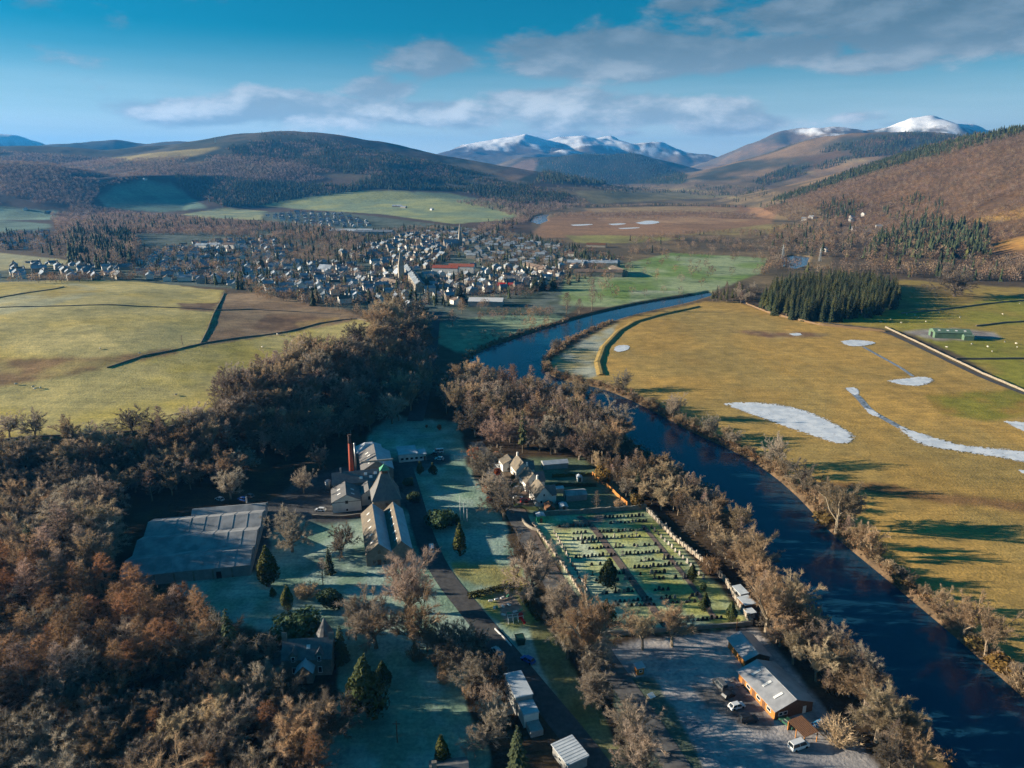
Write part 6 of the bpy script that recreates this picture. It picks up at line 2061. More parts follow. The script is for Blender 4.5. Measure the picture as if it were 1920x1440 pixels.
# ------------------------------------------------------------------ walls, hedges, fences
def run(px_pts, step=2.0, world=False):
    c = [(p[0], p[1]) for p in (px_pts if world else [ground(*p) for p in px_pts])]
    c = np.array(c)
    s = np.concatenate([[0], np.cumsum(np.hypot(*np.diff(c, axis=0).T))])
    n_ = max(2, int(s[-1] / step) + 1)
    q = np.linspace(0, s[-1], n_)
    return np.stack([np.interp(q, s, c[:, 0]), np.interp(q, s, c[:, 1])], 1), s[-1]


def dyke(name, label, cat, px_pts, h, w, material, group=None, step=2.0, rough=.12, pillars=0, pmat=None, coping=None, ph=.5, top=.8):
    c, L = run(px_pts, step)
    c0 = c[0]
    z0 = gz(*c0)
    t_ = thing(name, label, cat, (c0[0], c0[1], z0), 0, group)
    tn = np.gradient(c, axis=0)
    tn /= np.linalg.norm(tn, axis=1)[:, None] + 1e-9
    rg = random.Random(int(L * 10))
    m_, cp = MB(), MB()
    sec, csec = [], []
    for k in range(len(c)):
        nx, ny = tn[k][1] * w / 2, -tn[k][0] * w / 2
        gzk = gz(*c[k]) - z0
        hh = h * (1 + rg.uniform(-rough, rough))
        x, y = c[k][0] - c0[0], c[k][1] - c0[1]
        sec.append([(x - nx, y - ny, gzk - .6), (x + nx, y + ny, gzk - .6), (x + nx * top, y + ny * top, gzk + hh), (x - nx * top, y - ny * top, gzk + hh)])
        csec.append([(x - nx * 1.25, y - ny * 1.25, gzk + hh + .01), (x + nx * 1.25, y + ny * 1.25, gzk + hh + .01), (x + nx * 1.2, y + ny * 1.2, gzk + hh + .16), (x - nx * 1.2, y - ny * 1.2, gzk + hh + .16)])
    for sc_, mm in ((sec, m_), (csec, cp)):
        for q in sc_:
            mm.v += q
        for k in range(len(sc_) - 1):
            a = k * 4
            mm.f += [(a, a + 4, a + 5, a + 1), (a + 1, a + 5, a + 6, a + 2), (a + 2, a + 6, a + 7, a + 3), (a + 3, a + 7, a + 4, a)]
        e = (len(sc_) - 1) * 4
        mm.f += [(0, 1, 2, 3), (e + 3, e + 2, e + 1, e)]
    m_.build('wall' if cat == 'wall' else 'body', material, t_)
    if coping:
        cp.build('coping', coping, t_)
    if pillars:
        pc, _ = run(px_pts, pillars)
        pw = w * .95
        pmsh = new_mesh('pillar', [(x, y, z) for x in (-pw, pw) for y in (-pw, pw) for z in (-.6, h + ph)], [(0, 1, 3, 2), (4, 6, 7, 5), (0, 4, 5, 1), (2, 3, 7, 6), (0, 2, 6, 4), (1, 5, 7, 3)], pmat or material)
        for p in pc:
            link('pillar', pmsh, t_, (p[0] - c0[0], p[1] - c0[1], gz(*p) - z0), math.atan2(tn[0][1], tn[0][0]))
    return t_


DYKE = mat('drystone', (.16, .135, .11), .95, 1.5, .4, (.22, .19, .16))
CEMWALL = mat('cemetery_wall', (.36, .30, .24), .95, 1.2, .35, (.25, .2, .16))
dyke('cemetery_wall', 'dark stone wall along the upper end of the cemetery', 'wall', [(1000, 968), (1100, 963), (1210, 955)], 1.9, .5, STONE, coping=PALESTONE)
dyke('cemetery_wall', 'pale pillared wall along the river side of the cemetery', 'wall', [(1210, 955), (1260, 1008), (1352, 1082), (1362, 1094), (1385, 1135), (1408, 1170)], 1.4, .4, CEMWALL, pillars=2.4, pmat=PALESTONE, coping=PALESTONE)
dyke('cemetery_wall', 'low stone wall along the bottom of the cemetery', 'wall', [(1130, 1192), (1250, 1184), (1408, 1172)], 1.2, .45, STONE, coping=PALESTONE)
dyke('cemetery_wall', 'low pale wall between the avenue and the cemetery', 'wall', [(1000, 985), (1020, 1012), (1062, 1070), (1100, 1130), (1128, 1188)], .9, .4, CEMWALL, pillars=3.0, pmat=PALESTONE)
dyke('gate_wall', 'curved pale wall at the cemetery entrance', 'wall', [(978, 975), (985, 985), (996, 993), (1008, 996)], 1.0, .4, PALESTONE, coping=PALESTONE)
dyke('garden_fence', 'orange timber fence at the end of the cottage gardens', 'fence', [(1110, 890), (1140, 915), (1176, 948)], 1.6, .12, TIMBER)
for lab, a, b_ in (('hedge between the middle and nearest gardens', (1030, 912), (1118, 912)), ('hedge between the farthest and middle gardens', (1035, 895), (1110, 892)), ('hedge across the front of the nearest cottage', (962, 950), (1010, 958)), ('hedge beside the middle cottage', (945, 915), (985, 912))):
    dyke('garden_hedge', 'dark clipped ' + lab, 'hedge', [a, b_], 1.4, .9, YEW, rough=.2, step=1.0)
dyke('park_wall', 'reddish wall beside the yard left of the stone barn', 'wall', [(585, 970), (640, 972), (680, 968)], 1.1, .4, mat('red_sandstone', (.24, .13, .09), .9, 1, .3), coping=STONE)
DY = [('drystone wall crossing the far pasture from the left edge', [(-60, 577), (0, 577), (120, 574), (210, 572), (300, 576), (405, 582)]),
      ('dark track wall at the top left of the pasture', [(-40, 566), (0, 558), (60, 548), (120, 538)]),
      ('drystone wall climbing along the brown rough field', [(420, 550), (408, 575), (392, 612), (376, 645)]),
      ('drystone wall along the near side of the brown rough field', [(376, 645), (460, 632), (540, 622), (600, 606), (640, 600)]),
      ('drystone wall falling left across the near pasture', [(376, 645), (330, 656), (270, 667), (200, 690)]),
      ('drystone wall inside the brown rough field', [(402, 582), (470, 580), (560, 585), (640, 590)]),
      ('drystone wall at the tip of the pasture under the trees', [(640, 600), (668, 598), (690, 602)]),
      ('dark hedge line along the near edge of the pasture', [(-80, 832), (0, 826), (150, 816), (300, 806), (360, 790)])]
for lab, pts in DY:
    dyke('field_wall', lab, 'wall', pts, .6, .55, DYKE, 'drystone field walls', 4.0, .15)
dyke('field_wall', 'pale wall along the far side of the meadow road', 'wall', [(1660, 614), (1728, 646), (1840, 700), (1925, 736), (2060, 786), (2250, 860)], 1.2, .7, mat('pale_drystone', (.34, .29, .22), .95, 1.2, .4), 'drystone field walls', 4.0)
dyke('field_wall', 'wall crossing the green field behind the farm shed', 'wall', [(1830, 612), (1880, 606), (1980, 600), (2200, 590)], 1.2, .7, DYKE, 'drystone field walls', 4.0)
dyke('field_wall', 'thin dark wall in the green field right of the meadow road', 'wall', [(1792, 674), (1850, 674), (1960, 673), (2200, 672)], 1.2, .7, DYKE, 'drystone field walls', 4.0)
dyke('field_wall', 'wall along the upper edge of the green field', 'wall', [(1690, 588), (1760, 582), (1850, 570), (1960, 560)], 1.1, .7, DYKE, 'drystone field walls', 4.0)
dyke('field_wall', 'brown hedge bank along the meadow below the plantation', 'hedge', [(1400, 570), (1450, 590), (1540, 610), (1620, 618), (1660, 622)], 1.5, 2.2, BRACKEN, 'drystone field walls', 3.0, .35)
dyke('flood_bank', 'curved grassy bank round the meadow by the river bend', 'bank', [(1128, 704), (1122, 680), (1132, 652), (1160, 622), (1190, 604), (1240, 590), (1310, 575)], 1.1, 9.0, mat('bank_grass', (.36, .25, .075), .95, .3, .3), None, 3.0, .12, top=.2)


# ------------------------------------------------------------------ playground by the drive
HEDGE = mat('hedge_leaves', (.05, .06, .022), .9, 2.0, .5, (.10, .09, .035))


def leaf_hedge(label, pts, h, w, n_per=95):
    c, L = run(pts, .5)
    rg = random.Random(int(L * 7))
    x0, y0 = c[0]
    z0 = gz(x0, y0)
    t_ = thing('clipped_hedge', label, 'hedge', (x0, y0, z0))
    lv, st = MB(), MB()
    for k in range(len(c) - 1):
        tx_, ty_ = c[k + 1] - c[k]
        l_ = math.hypot(tx_, ty_)
        for _ in range(int(n_per * l_)):
            f_, o_ = rg.random(), rg.uniform(-.5, .5) * w
            p = Vector((c[k][0] + tx_ * f_ - ty_ / l_ * o_ - x0, c[k][1] + ty_ * f_ + tx_ / l_ * o_ - y0, rg.random() ** .6 * h * rg.uniform(.94, 1.04)))
            n_ = rvec(rg)
            s = n_.orthogonal().normalized() * rg.uniform(.16, .3)
            q = n_.cross(s)
            lv.add([p - s, p + q, p + s, p - q], [(0, 1, 2, 3)])
        if k % 2 == 0:
            st.bar((c[k][0] - x0, c[k][1] - y0, -.2), (c[k][0] - x0, c[k][1] - y0, h * .7), .05, 3)
    lv.build('leaves', HEDGE, t_)
    st.build('stems', BARK, t_)


leaf_hedge('clipped hedge along the top of the playground', [(878, 1122), (920, 1112), (966, 1101)], 1.9, 1.7)
leaf_hedge('clipped hedge along the avenue side of the playground', [(967, 1102), (985, 1130), (1010, 1165)], 1.9, 1.7)
x, y, z = ground(966, 1166)
t_ = thing('climbing_frame', 'white and red climbing frame with a red tube slide', 'climbing frame', (x, y, z), R(12))
for k in range(4):
    for s in (-.7, .7):
        MB().bar((-2.2 + k * 1.5, s, -.2), (-2.2 + k * 1.5, s, 2.3), .09, 6).build('post', FRAME, t_)
for s in (-.7, .7):
    MB().bar((-2.2, s, 2.25), (2.3, s, 2.25), .07, 6).build('rail', FRAME, t_)
MB().box(.9, 2.4, -.7, .7, 1.2, 1.3).build('platform', REDPAINT, t_)
MB().bar((1.7, -.6, 1.5), (2.6, -2.0, .5), .45, 10).build('slide', REDPAINT, t_)
MB().cyl(1.7, 0, 1.3, 2.5, .75, .7, 10).build('tower', REDPAINT, t_)
k = 0
for px, py, c_ in ((920, 1129, 'white'), (931, 1126, 'white'), (942, 1123, 'white'), (952, 1120, 'green'), (927, 1142, 'white'), (932, 1141, 'green'), (943, 1139, 'white'), (954, 1136, 'white'), (944, 1155, 'white'), (955, 1152, 'green'), (966, 1149, 'white'), (976, 1147, 'green')):
    x, y, z = ground(px, py)
    col = ('upper', 'middle', 'lower')[0 if k < 4 else 1 if k < 8 else 2]
    t_ = thing('spring_rider', '%s spring rider, number %s from the left in the %s row of the playground' % (c_, ('one', 'two', 'three', 'four')[k % 4], col), 'play seat', (x, y, z), R(20 * k))
    MB().cyl(0, 0, -.1, .4, .12, .12, 8).build('spring', METAL, t_)
    MB().hexa([(-.75, -.35, .4), (.75, -.35, .4), (.75, .35, .4), (-.75, .35, .4)], [(-.6, -.22, .75), (.6, -.22, .75), (.6, .22, .75), (-.6, .22, .75)]).build('seat', FRAME if c_ == 'white' else COPPER, t_)
    k += 1
x, y, z = ground(975, 1205)
t_ = thing('recycling_skip', 'dark green skip at the lower end of the playground', 'skip', (x, y, z), R(14))
MB().hexa([(-1.0, -1.3, 0), (1.0, -1.3, 0), (1.0, 1.3, 0), (-1.0, 1.3, 0)], [(-1.2, -1.6, 1.8), (1.2, -1.6, 1.8), (1.2, 1.6, 1.8), (-1.2, 1.6, 1.8)]).build('bin', mat('skip_green', (.015, .07, .05), .6), t_)
MB().bar((-1.25, -1.6, 1.85), (-1.25, 1.6, 1.85), .08).bar((1.25, -1.6, 1.85), (1.25, 1.6, 1.85), .08).bar((-1.2, -1.6, 1.85), (1.2, -1.6, 1.85), .08).bar((-1.2, 1.6, 1.85), (1.2, 1.6, 1.85), .08).build('rim', BLACK, t_)
dyke('kerb_wall', 'low white kerb wall along the car bays below the playground', 'wall', [(928, 1180), (945, 1197), (959, 1212)], .5, .35, FRAME)

# ------------------------------------------------------------------ poles, flags, pylons
for lab, px, py, top in (('tallest of three white flagpoles on the lawn, farthest one', 863, 975, 930), ('middle one of three white flagpoles on the lawn', 870, 976, 943), ('nearest and lowest-looking of three white flagpoles on the lawn', 876, 978, 955)):
    x, y, z = ground(px, py)
    h_ = top_height(px, top, y, z)
    t_ = thing('flagpole', lab, 'flagpole', (x, y, z))
    MB().cyl(0, 0, -.2, h_, .11, .06, 8).build('pole', FRAME, t_)
    MB().cyl(0, 0, h_, h_ + .2, .12, .04, 8).build('finial', FRAME, t_)
    MB().cyl(0, 0, -.1, .25, .35, .3, 8).build('base', CONCRETE, t_)
for lab, px, py, top in (('wooden pole on the dark lawn at the bottom', 745, 1392, 1352), ('telegraph pole on the field edge by the round oak', 170, 815, 789), ('telegraph pole in the far pasture', 342, 646, 628), ('lamp post beside the lower cemetery corner', 1381, 1180, 1160)):
    x, y, z = ground(px, py)
    h_ = top_height(px, top, y, z)
    t_ = thing('utility_pole', lab, 'pole', (x, y, z))
    MB().cyl(0, 0, -.3, h_, .16, .11, 8).build('pole', DARKTIMBER, t_)
    MB().box(-.9, .9, -.08, .08, h_ * .86, h_ * .86 + .16).build('crossarm', DARKTIMBER, t_)
for lab, px, py, top in (('left pale pylon standing in front of the loch', 1467, 486, 458), ('right pale pylon beyond the loch', 1537, 490, 464), ('tiny mast on the crest of the left hill', 404, 268, 256)):
    x, y, z = ground(px, py)
    h_ = top_height(px, top, y, z)
    t_ = thing('pylon', lab, 'pylon', (x, y, z))
    w = h_ * .09
    m_ = MB()
    for sx in (-1, 1):
        for sy in (-1, 1):
            m_.bar((sx * w, sy * w, -1), (sx * w * .25, sy * w * .25, h_ * .75), h_ * .008).bar((sx * w * .25, sy * w * .25, h_ * .75), (0, 0, h_), h_ * .007)
    m_.build('legs', FRAME, t_)
    for f_ in (.66, .78, .9):
        MB().bar((-h_ * .14, 0, h_ * f_), (h_ * .14, 0, h_ * f_), h_ * .008).build('crossarm', FRAME, t_)
    br = MB()
    for k in range(5):
        z0_, z1_ = h_ * .15 * k, h_ * .15 * (k + 1)
        a, b_ = w * (1 - k * .15), w * (1 - (k + 1) * .15)
        for sy in (-1, 1):
            br.bar((-a, sy * a, z0_), (b_, sy * b_, z1_), h_ * .005).bar((a, sy * a, z0_), (-b_, sy * b_, z1_), h_ * .005)
    br.build('bracing', FRAME, t_)

# ------------------------------------------------------------------ sheep in the pastures
FLEECE = mat('fleece', (.62, .58, .48), .95, rnd=.12)


def sheep_mesh():
    b, l_, h_ = MB(), MB(), MB()
    rings = [(-.55, .12, .62), (-.45, .30, .62), (-.15, .36, .6), (.2, .36, .6), (.45, .30, .62), (.58, .16, .68)]
    for (yy, r, zc) in rings:
        b.v += [(r * math.cos(6.283 * i / 8), yy, zc + r * .95 * math.sin(6.283 * i / 8)) for i in range(8)]
    for k in range(len(rings) - 1):
        b.f += [(k * 8 + i, k * 8 + (i + 1) % 8, k * 8 + 8 + (i + 1) % 8, k * 8 + 8 + i) for i in range(8)]
    b.f += [tuple(range(8)), tuple(range(40, 48))[::-1]]
    for sx in (-.18, .18):
        for sy in (-.35, .38):
            b.bar((sx, sy, .35), (sx * 1.05, sy - .03, .18), .05, 4)
            b.bar((sx * 1.05, sy - .03, .18), (sx * 1.05, sy, 0), .04, 4)
    b.bar((0, .5, .72), (0, .78, .62), .12, 6)
    b.bar((0, .75, .66), (0, 1.0, .5), .09, 6)
    b.bar((-.05, .78, .7), (-.2, .8, .68), .03, 3)
    b.bar((.05, .78, .7), (.2, .8, .68), .03, 3)
    b.bar((0, -.55, .65), (0, -.68, .42), .05, 4)
    return new_mesh('sheep', b.v, b.f, FLEECE)


SHM = sheep_mesh()
SHORD = ['first', 'second', 'third', 'fourth', 'fifth', 'sixth', 'seventh', 'eighth', 'ninth', 'tenth', 'eleventh', 'twelfth', 'thirteenth', 'fourteenth', 'fifteenth', 'sixteenth', 'seventeenth', 'eighteenth', 'nineteenth', 'twentieth']
SHEEP = [(62, 727), (66, 731), (76, 729), (30, 722), (188, 655), (262, 664), (520, 628), (548, 640), (492, 652), (330, 742), (1715, 592), (1700, 590), (1722, 596), (1760, 587), (1822, 646), (1852, 651), (1884, 642), (1905, 645), (1907, 652), (1775, 652), (1860, 660), (1650, 604), (1670, 600), (1690, 606), (1736, 604), (1800, 596), (1880, 590), (1912, 570)]
for k, (px, py) in enumerate(SHEEP):
    x, y, z = ground(px, py)
    s = 1.25
    o_ = link('sheep', SHM, None, (x, y, z - .03), k * 1.7, s)
    rank = sorted([q[0] for q in SHEEP if (q[0] < 700) == (px < 700)]).index(px)
    tag(o_, 'pale sheep, %s from the left on the %s' % (SHORD[rank], 'left-hand pasture' if px < 700 else 'green meadow near the farm shed'), 'sheep', 'sheep on the left pasture' if px < 700 else 'sheep on the green meadow')

# ------------------------------------------------------------------ gravestones
SHADE_STONE = mat('shade_dark_gravestone', (.045, .045, .048), .5, 2, .3, rnd=.4)  # dark because the faces look away from the sun; shade put into the colour
SAND = mat('pale_gravestone', (.34, .31, .27), .9, 2, .3, rnd=.3)


def stone_mesh(w, h_, th, top):
    m_ = MB()
    if top == 'cross':
        m_.box(-.12, .12, -th / 2, th / 2, .22, h_).box(-w * .5, -.121, -th / 2, th / 2, h_ * .68, h_ * .82).box(.121, w * .5, -th / 2, th / 2, h_ * .68, h_ * .82)
    elif top == 'obelisk':
        m_.pyramid(-w * .4, w * .4, -w * .4, w * .4, .22, h_, .45).pyramid(-w * .18, w * .18, -w * .18, w * .18, h_ + .001, h_ + .25, .05)
    else:
        n_ = 8
        pr = [(-w / 2, .22), (w / 2, .22)]
        sh = h_ - (w / 2 if top == 'round' else .12)
        for k in range(n_ + 1):
            a = math.pi * k / n_
            pr.append((w / 2 * math.cos(a), sh + (h_ - sh) * math.sin(a)))
        q = len(pr)
        m_.add([(x, y, z) for y in (-th / 2, th / 2) for x, z in pr], [tuple(range(q)), tuple(range(q, 2 * q))[::-1]] + [(i, q + i, q + (i + 1) % q, (i + 1) % q) for i in range(q)])
    return m_


STONES = [stone_mesh(.85, 1.25, .18, 'round'), stone_mesh(.8, 1.05, .18, 'flat'), stone_mesh(.95, 1.5, .2, 'round'), stone_mesh(.7, .9, .16, 'flat'), stone_mesh(1.0, 1.7, .2, 'cross'), stone_mesh(.9, 2.1, .4, 'obelisk')]
SM_D = [new_mesh('slab', s.v, s.f, SHADE_STONE) for s in STONES]
SM_P = [new_mesh('slab', s.v, s.f, SAND) for s in STONES]
pl = MB().box(-.6, .6, -.28, .28, -.15, .22)
PLINTH = [new_mesh('plinth', pl.v, pl.f, SHADE_STONE), new_mesh('plinth', pl.v, pl.f, SAND)]
ORD = ['first', 'second', 'third', 'fourth', 'fifth', 'sixth', 'seventh', 'eighth', 'ninth', 'tenth', 'eleventh', 'twelfth', 'thirteenth', 'fourteenth', 'fifteenth', 'sixteenth', 'seventeenth', 'eighteenth', 'nineteenth', 'twentieth'] + ['twenty-' + q for q in ('first', 'second', 'third', 'fourth', 'fifth', 'sixth', 'seventh', 'eighth', 'ninth')] + ['thirtieth'] + ['thirty-' + q for q in ('first', 'second', 'third', 'fourth', 'fifth', 'sixth', 'seventh', 'eighth', 'ninth')]
WHAT = ['round-topped', 'flat-topped', 'tall round-topped', 'low', 'cross-shaped', 'obelisk']
# rows as seen in the photograph: from, to, share of places taken
ROWS = [((1136, 971), (1205, 968), .8), ((1145, 982), (1212, 978), .8), ((1050, 988), (1110, 986), .9), ((1062, 1002), (1208, 994), .7), ((1076, 1013), (1200, 1007), .75), ((1070, 1019), (1130, 1017), .4), ((1098, 1030), (1230, 1022), .6), ((1080, 1046), (1240, 1036), .75),
        ((1180, 1054), (1260, 1047), .4), ((1100, 1060), (1150, 1058), .3), ((1190, 1066), (1276, 1058), .8), ((1110, 1078), (1170, 1076), .5), ((1200, 1078), (1245, 1074), .6), ((1110, 1090), (1290, 1084), .4), ((1220, 1108), (1275, 1105), .5), ((1130, 1114), (1185, 1110), .7), ((1155, 1130), (1220, 1125), .7),
        ((1240, 1124), (1315, 1116), .6), ((1160, 1137), (1225, 1134), .6), ((1245, 1132), (1310, 1127), .5), ((1140, 1176), (1240, 1168), .6), ((1290, 1164), (1352, 1160), .9)]
rg = random.Random(9)
n_st = 0


def gravestone(x, y, rz, v, pale, label, group, s=1.0):
    global n_st
    t_ = thing('gravestone', label, 'gravestone', (x, y, gz(x, y)), rz, group, s)
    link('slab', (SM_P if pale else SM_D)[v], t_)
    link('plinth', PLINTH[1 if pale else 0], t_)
    n_st += 1


for k, (a, b_, fill) in enumerate(ROWS):
    pts, L = run([a, b_], 1.35)
    seen = {}
    for p in pts:
        if rg.random() > fill * 1.25:
            continue
        v = rg.choices(range(6), [5, 4, 3, 4, 1, 1])[0]
        seen[v] = seen.get(v, -1) + 1
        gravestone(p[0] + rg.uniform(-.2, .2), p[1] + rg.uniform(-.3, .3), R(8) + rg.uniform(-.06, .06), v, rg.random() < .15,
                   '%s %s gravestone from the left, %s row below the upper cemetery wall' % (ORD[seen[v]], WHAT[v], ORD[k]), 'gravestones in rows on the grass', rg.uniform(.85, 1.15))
for lab, a, b_, st, v in (('monument along the river-side cemetery walk', (1222, 990), (1318, 1085), 2.6, 2), ('monument against the pillared river-side wall', (1222, 968), (1350, 1082), 3.4, 5), ('stone on the avenue side of the cemetery', (1040, 1000), (1110, 1125), 2.6, 2)):
    pts, L = run([a, b_], st)
    for q_, p in enumerate(pts):
        gravestone(p[0] + rg.uniform(-.2, .2), p[1], R(-76) + rg.uniform(-.1, .1), rg.choice([v, 0, 2]), rg.random() < .85, lab + ', %s from its upper end' % ORD[q_], 'monuments along the cemetery edge', rg.uniform(.95, 1.25))
print('gravestones', n_st)

# ------------------------------------------------------------------ the town
def house_set(W_, L, he, hr, wall_m, roof_m, chim=2, hip=False):
    W_, L, he, hr = W_ * .9, L * .88, he * .9, he * .9 + (hr - he) * .9
    a = MB().gable(-W_ / 2, W_ / 2, -L / 2, L / 2, -3, he, hr)
    if hip:
        a = MB().box(-W_ / 2, W_ / 2, -L / 2, L / 2, -3, he)
        r = MB().pyramid(-W_ / 2 - .4, W_ / 2 + .4, -L / 2 - .4, L / 2 + .4, he, hr, .12)
    else:
        r = MB().roof(-W_ / 2, W_ / 2, -L / 2, L / 2, he, hr, 'y', .4, .25)
    c = MB()
    for k in range(chim):
        y = (L / 2 - .6) * (1 if k else -1)
        c.box(-.7, .7, y - .5, y + .5, hr - .8, hr + 1.5)
    return (new_mesh('wall', a.v, a.f, wall_m), new_mesh('roof', r.v, r.f, roof_m), new_mesh('chimney', c.v, c.f, STONE if wall_m is not WHITE else WHITE) if chim else None, a, r, c)


T_SLATE = mat('town_slate', (.17, .20, .24), .7, .15, .3, (.30, .345, .40), rnd=.35)
T_BROWN = mat('town_brown_tile', (.19, .14, .11), .8, .15, .3, rnd=.3)
HOUSES = {
    'white': [house_set(8, 11, 4.8, 7.4, WHITE, T_SLATE, 1), house_set(8.5, 16, 4.8, 7.4, WHITE, T_SLATE, 2), house_set(8, 12, 2.8, 5.4, WHITE, T_SLATE, 1), house_set(9, 12, 4.8, 7.2, WHITE, T_BROWN, 1)],
    'stone': [house_set(8.5, 13, 5.6, 9.0, STONE, T_SLATE, 2), house_set(9, 17, 6.0, 9.4, PALESTONE, T_SLATE, 2), house_set(8, 10, 4.4, 7.4, PALESTONE, T_SLATE, 1), house_set(10, 12, 6, 9, HARL, T_SLATE, 2, True)],
}
LOOK = {'white': ['white two-storey slate-roofed house', 'long white semi-detached house', 'white slate-roofed bungalow', 'white brown-roofed house'],
        'stone': ['dark two-chimneyed stone house', 'long pale stone house', 'small pale stone house', 'grey hip-roofed villa']}
DISTRICTS = [
    # (polygon in the photograph, heading, spacing along, spacing across, kinds, place)
    ([(250, 500), (300, 470), (350, 458), (500, 446), (560, 470), (520, 492), (640, 492), (740, 520), (780, 556), (700, 572), (620, 566), (540, 560), (470, 545), (400, 536), (260, 524)], 20, 17, 25, dict(white=9, stone=1), 'in the white estate'),
    ([(-40, 512), (60, 496), (130, 500), (230, 500), (250, 524), (120, 526), (0, 524)], 35, 22, 28, dict(white=4, stone=5), 'of the houses above the pasture'),
    ([(500, 405), (560, 398), (640, 402), (700, 418), (690, 428), (600, 425), (520, 412)], 15, 20, 30, dict(white=8, stone=1), 'of the estate below the hill fields'),
    ([(640, 476), (700, 456), (780, 440), (860, 448), (840, 480), (820, 500), (760, 520), (700, 505)], 30, 21, 29, dict(white=3, stone=6), 'of the streets left of the spire'),
    ([(780, 440), (860, 430), (960, 448), (1050, 462), (1080, 486), (1000, 500), (900, 492), (850, 470)], -12, 22, 31, dict(white=3, stone=6), 'behind the red-roofed flats'),
    ([(760, 520), (840, 505), (900, 500), (1000, 505), (1080, 496), (1165, 492), (1165, 512), (1080, 524), (1010, 540), (900, 552), (850, 575), (800, 555)], 25, 21, 28, dict(white=4, stone=6), 'of the centre near the river park'),
    ([(690, 565), (760, 560), (800, 575), (790, 590), (720, 582)], 25, 18, 24, dict(white=4, stone=4), 'of the houses above the wood'),
    ([(0, 440), (90, 436), (110, 452), (60, 470), (0, 468)], 10, 26, 34, dict(white=5, stone=4), 'of the houses among trees'),
]
LANDMARK = [(838, 455, 22), (747, 515, 26), (778, 528, 26), (850, 508, 40), (920, 570, 26), (668, 440, 60), (1120, 512, 55), (600, 478, 34), (700, 500, 10)]
marks = [(ground(px, py)[:2], r) for px, py, r in LANDMARK]
cand = []
r2 = np.random.RandomState(21)
for poly, deg, sa, sb, kinds, place in DISTRICTS:
    w3 = np.array([ground(*p) for p in poly])[:, :2]
    c0 = w3.mean(0)
    ext = np.abs(w3 - c0).max() * 1.5
    ga, gb = np.meshgrid(np.arange(-ext, ext, sa), np.arange(-ext, ext, sb))
    ga = ga.ravel() + r2.uniform(-3, 3, ga.size)
    gb = gb.ravel() + r2.uniform(-3, 3, gb.size)
    th = R(deg)
    bend = .0012
    x = c0[0] + ga * math.cos(th) - gb * math.sin(th) + bend * ga * gb * .3
    y = c0[1] + ga * math.sin(th) + gb * math.cos(th)
    px_, py_ = pix(x, y, hz(x, y))
    ok = inside(px_, py_, poly) & (r2.random_sample(x.size) > .13)
    # the streets: every third row stays open
    for (mx, my), mr in marks:
        ok &= np.hypot(x - mx, y - my) > mr
    ok &= ~inside(x, y, RIVER)
    ks, ws = list(kinds), np.array(list(kinds.values()), float)
    for k in np.nonzero(ok)[0]:
        kd = ks[r2.choice(len(ks), p=ws / ws.sum())]
        cand.append((y[k], x[k], kd, r2.randint(len(HOUSES[kd])), th + (math.pi / 2 if r2.random_sample() < .55 else 0) + r2.normal(0, .08), place))
cand.sort()
# two houses never share a plot
keep, cells = [], {}
for h_ in cand:
    ci = (int(h_[1] // 14), int(h_[0] // 14))
    if any(math.hypot(h_[1] - q[1], h_[0] - q[0]) < 14.5 for a in (-1, 0, 1) for b_ in (-1, 0, 1) for q in cells.get((ci[0] + a, ci[1] + b_), [])):
        continue
    cells.setdefault(ci, []).append(h_)
    keep.append(h_)
print('houses', len(keep))
hx_, hy_ = pix(np.array([q[1] for q in keep]), np.array([q[0] for q in keep]), np.zeros(len(keep)))
spot = {}
for pl_ in {q[5] for q in keep}:
    ids = [i_ for i_, q in enumerate(keep) if q[5] == pl_]
    for rank, i_ in enumerate(sorted(ids, key=lambda i_: hx_[i_])):
        spot[i_] = [rank * 5 // len(ids)]
    for rank, i_ in enumerate(sorted(ids, key=lambda i_: hy_[i_])):
        spot[i_].append(rank * 5 // len(ids))
ACROSS = ['far left', 'left', 'centre', 'right', 'far right']
DOWN = ['back', 'upper', 'middle', 'lower', 'front']
rest = {}
for k, (y, x, kd, v, rz, place) in enumerate(keep):
    hs = HOUSES[kd][v]
    z = gz(x, y)
    if k < 290:
        t_ = thing('house', '%s, %s %s %s' % (LOOK[kd][v], DOWN[spot[k][1]], ACROSS[spot[k][0]], place), 'house', (x, y, z), rz, '%ss %s %s %s' % (LOOK[kd][v], DOWN[spot[k][1]], ACROSS[spot[k][0]], place))
        link('wall', hs[0], t_)
        ro = link('roof', hs[1], t_)
        if hs[2]:
            link('chimney', hs[2], ro)
    else:
        for i_, mm in ((3, hs[0].materials[0]), (4, hs[1].materials[0]), (5, STONE)):
            d = rest.setdefault(mm.name, (mm, MB()))[1]
            c_, s_ = math.cos(rz), math.sin(rz)
            d.add([(x + p[0] * c_ - p[1] * s_, y + p[0] * s_ + p[1] * c_, z + p[2]) for p in hs[i_].v], hs[i_].f)
if rest:
    vs, fs, mi, ms = [], [], [], []
    for nm, (mm, d) in rest.items():
        k0 = len(vs)
        vs += d.v
        fs += [tuple(k0 + i for i in f) for f in d.f]
        mi += [len(ms)] * len(d.f)
        ms.append(mm)
    me = new_mesh('distant_houses', vs, fs, ms)
    me.polygons.foreach_set('material_index', mi)
    tag(link('distant_houses', me), 'farther houses of the town, too small to tell apart', None, None, 'stuff')


def block(name, label, cat, px, py, deg, L, W_, he, hr, wm_, rm_, ridge='y', extra=None):
    x, y, z = ground(px, py)
    t_ = thing(name, label, cat, (x, y, z), R(deg))
    MB().gable(-W_ / 2, W_ / 2, -L / 2, L / 2, -2, he, hr, ridge).build('wall', wm_, t_)
    ro = MB().roof(-W_ / 2, W_ / 2, -L / 2, L / 2, he, hr, ridge, .4, .25).build('roof', rm_, t_)
    return t_, ro


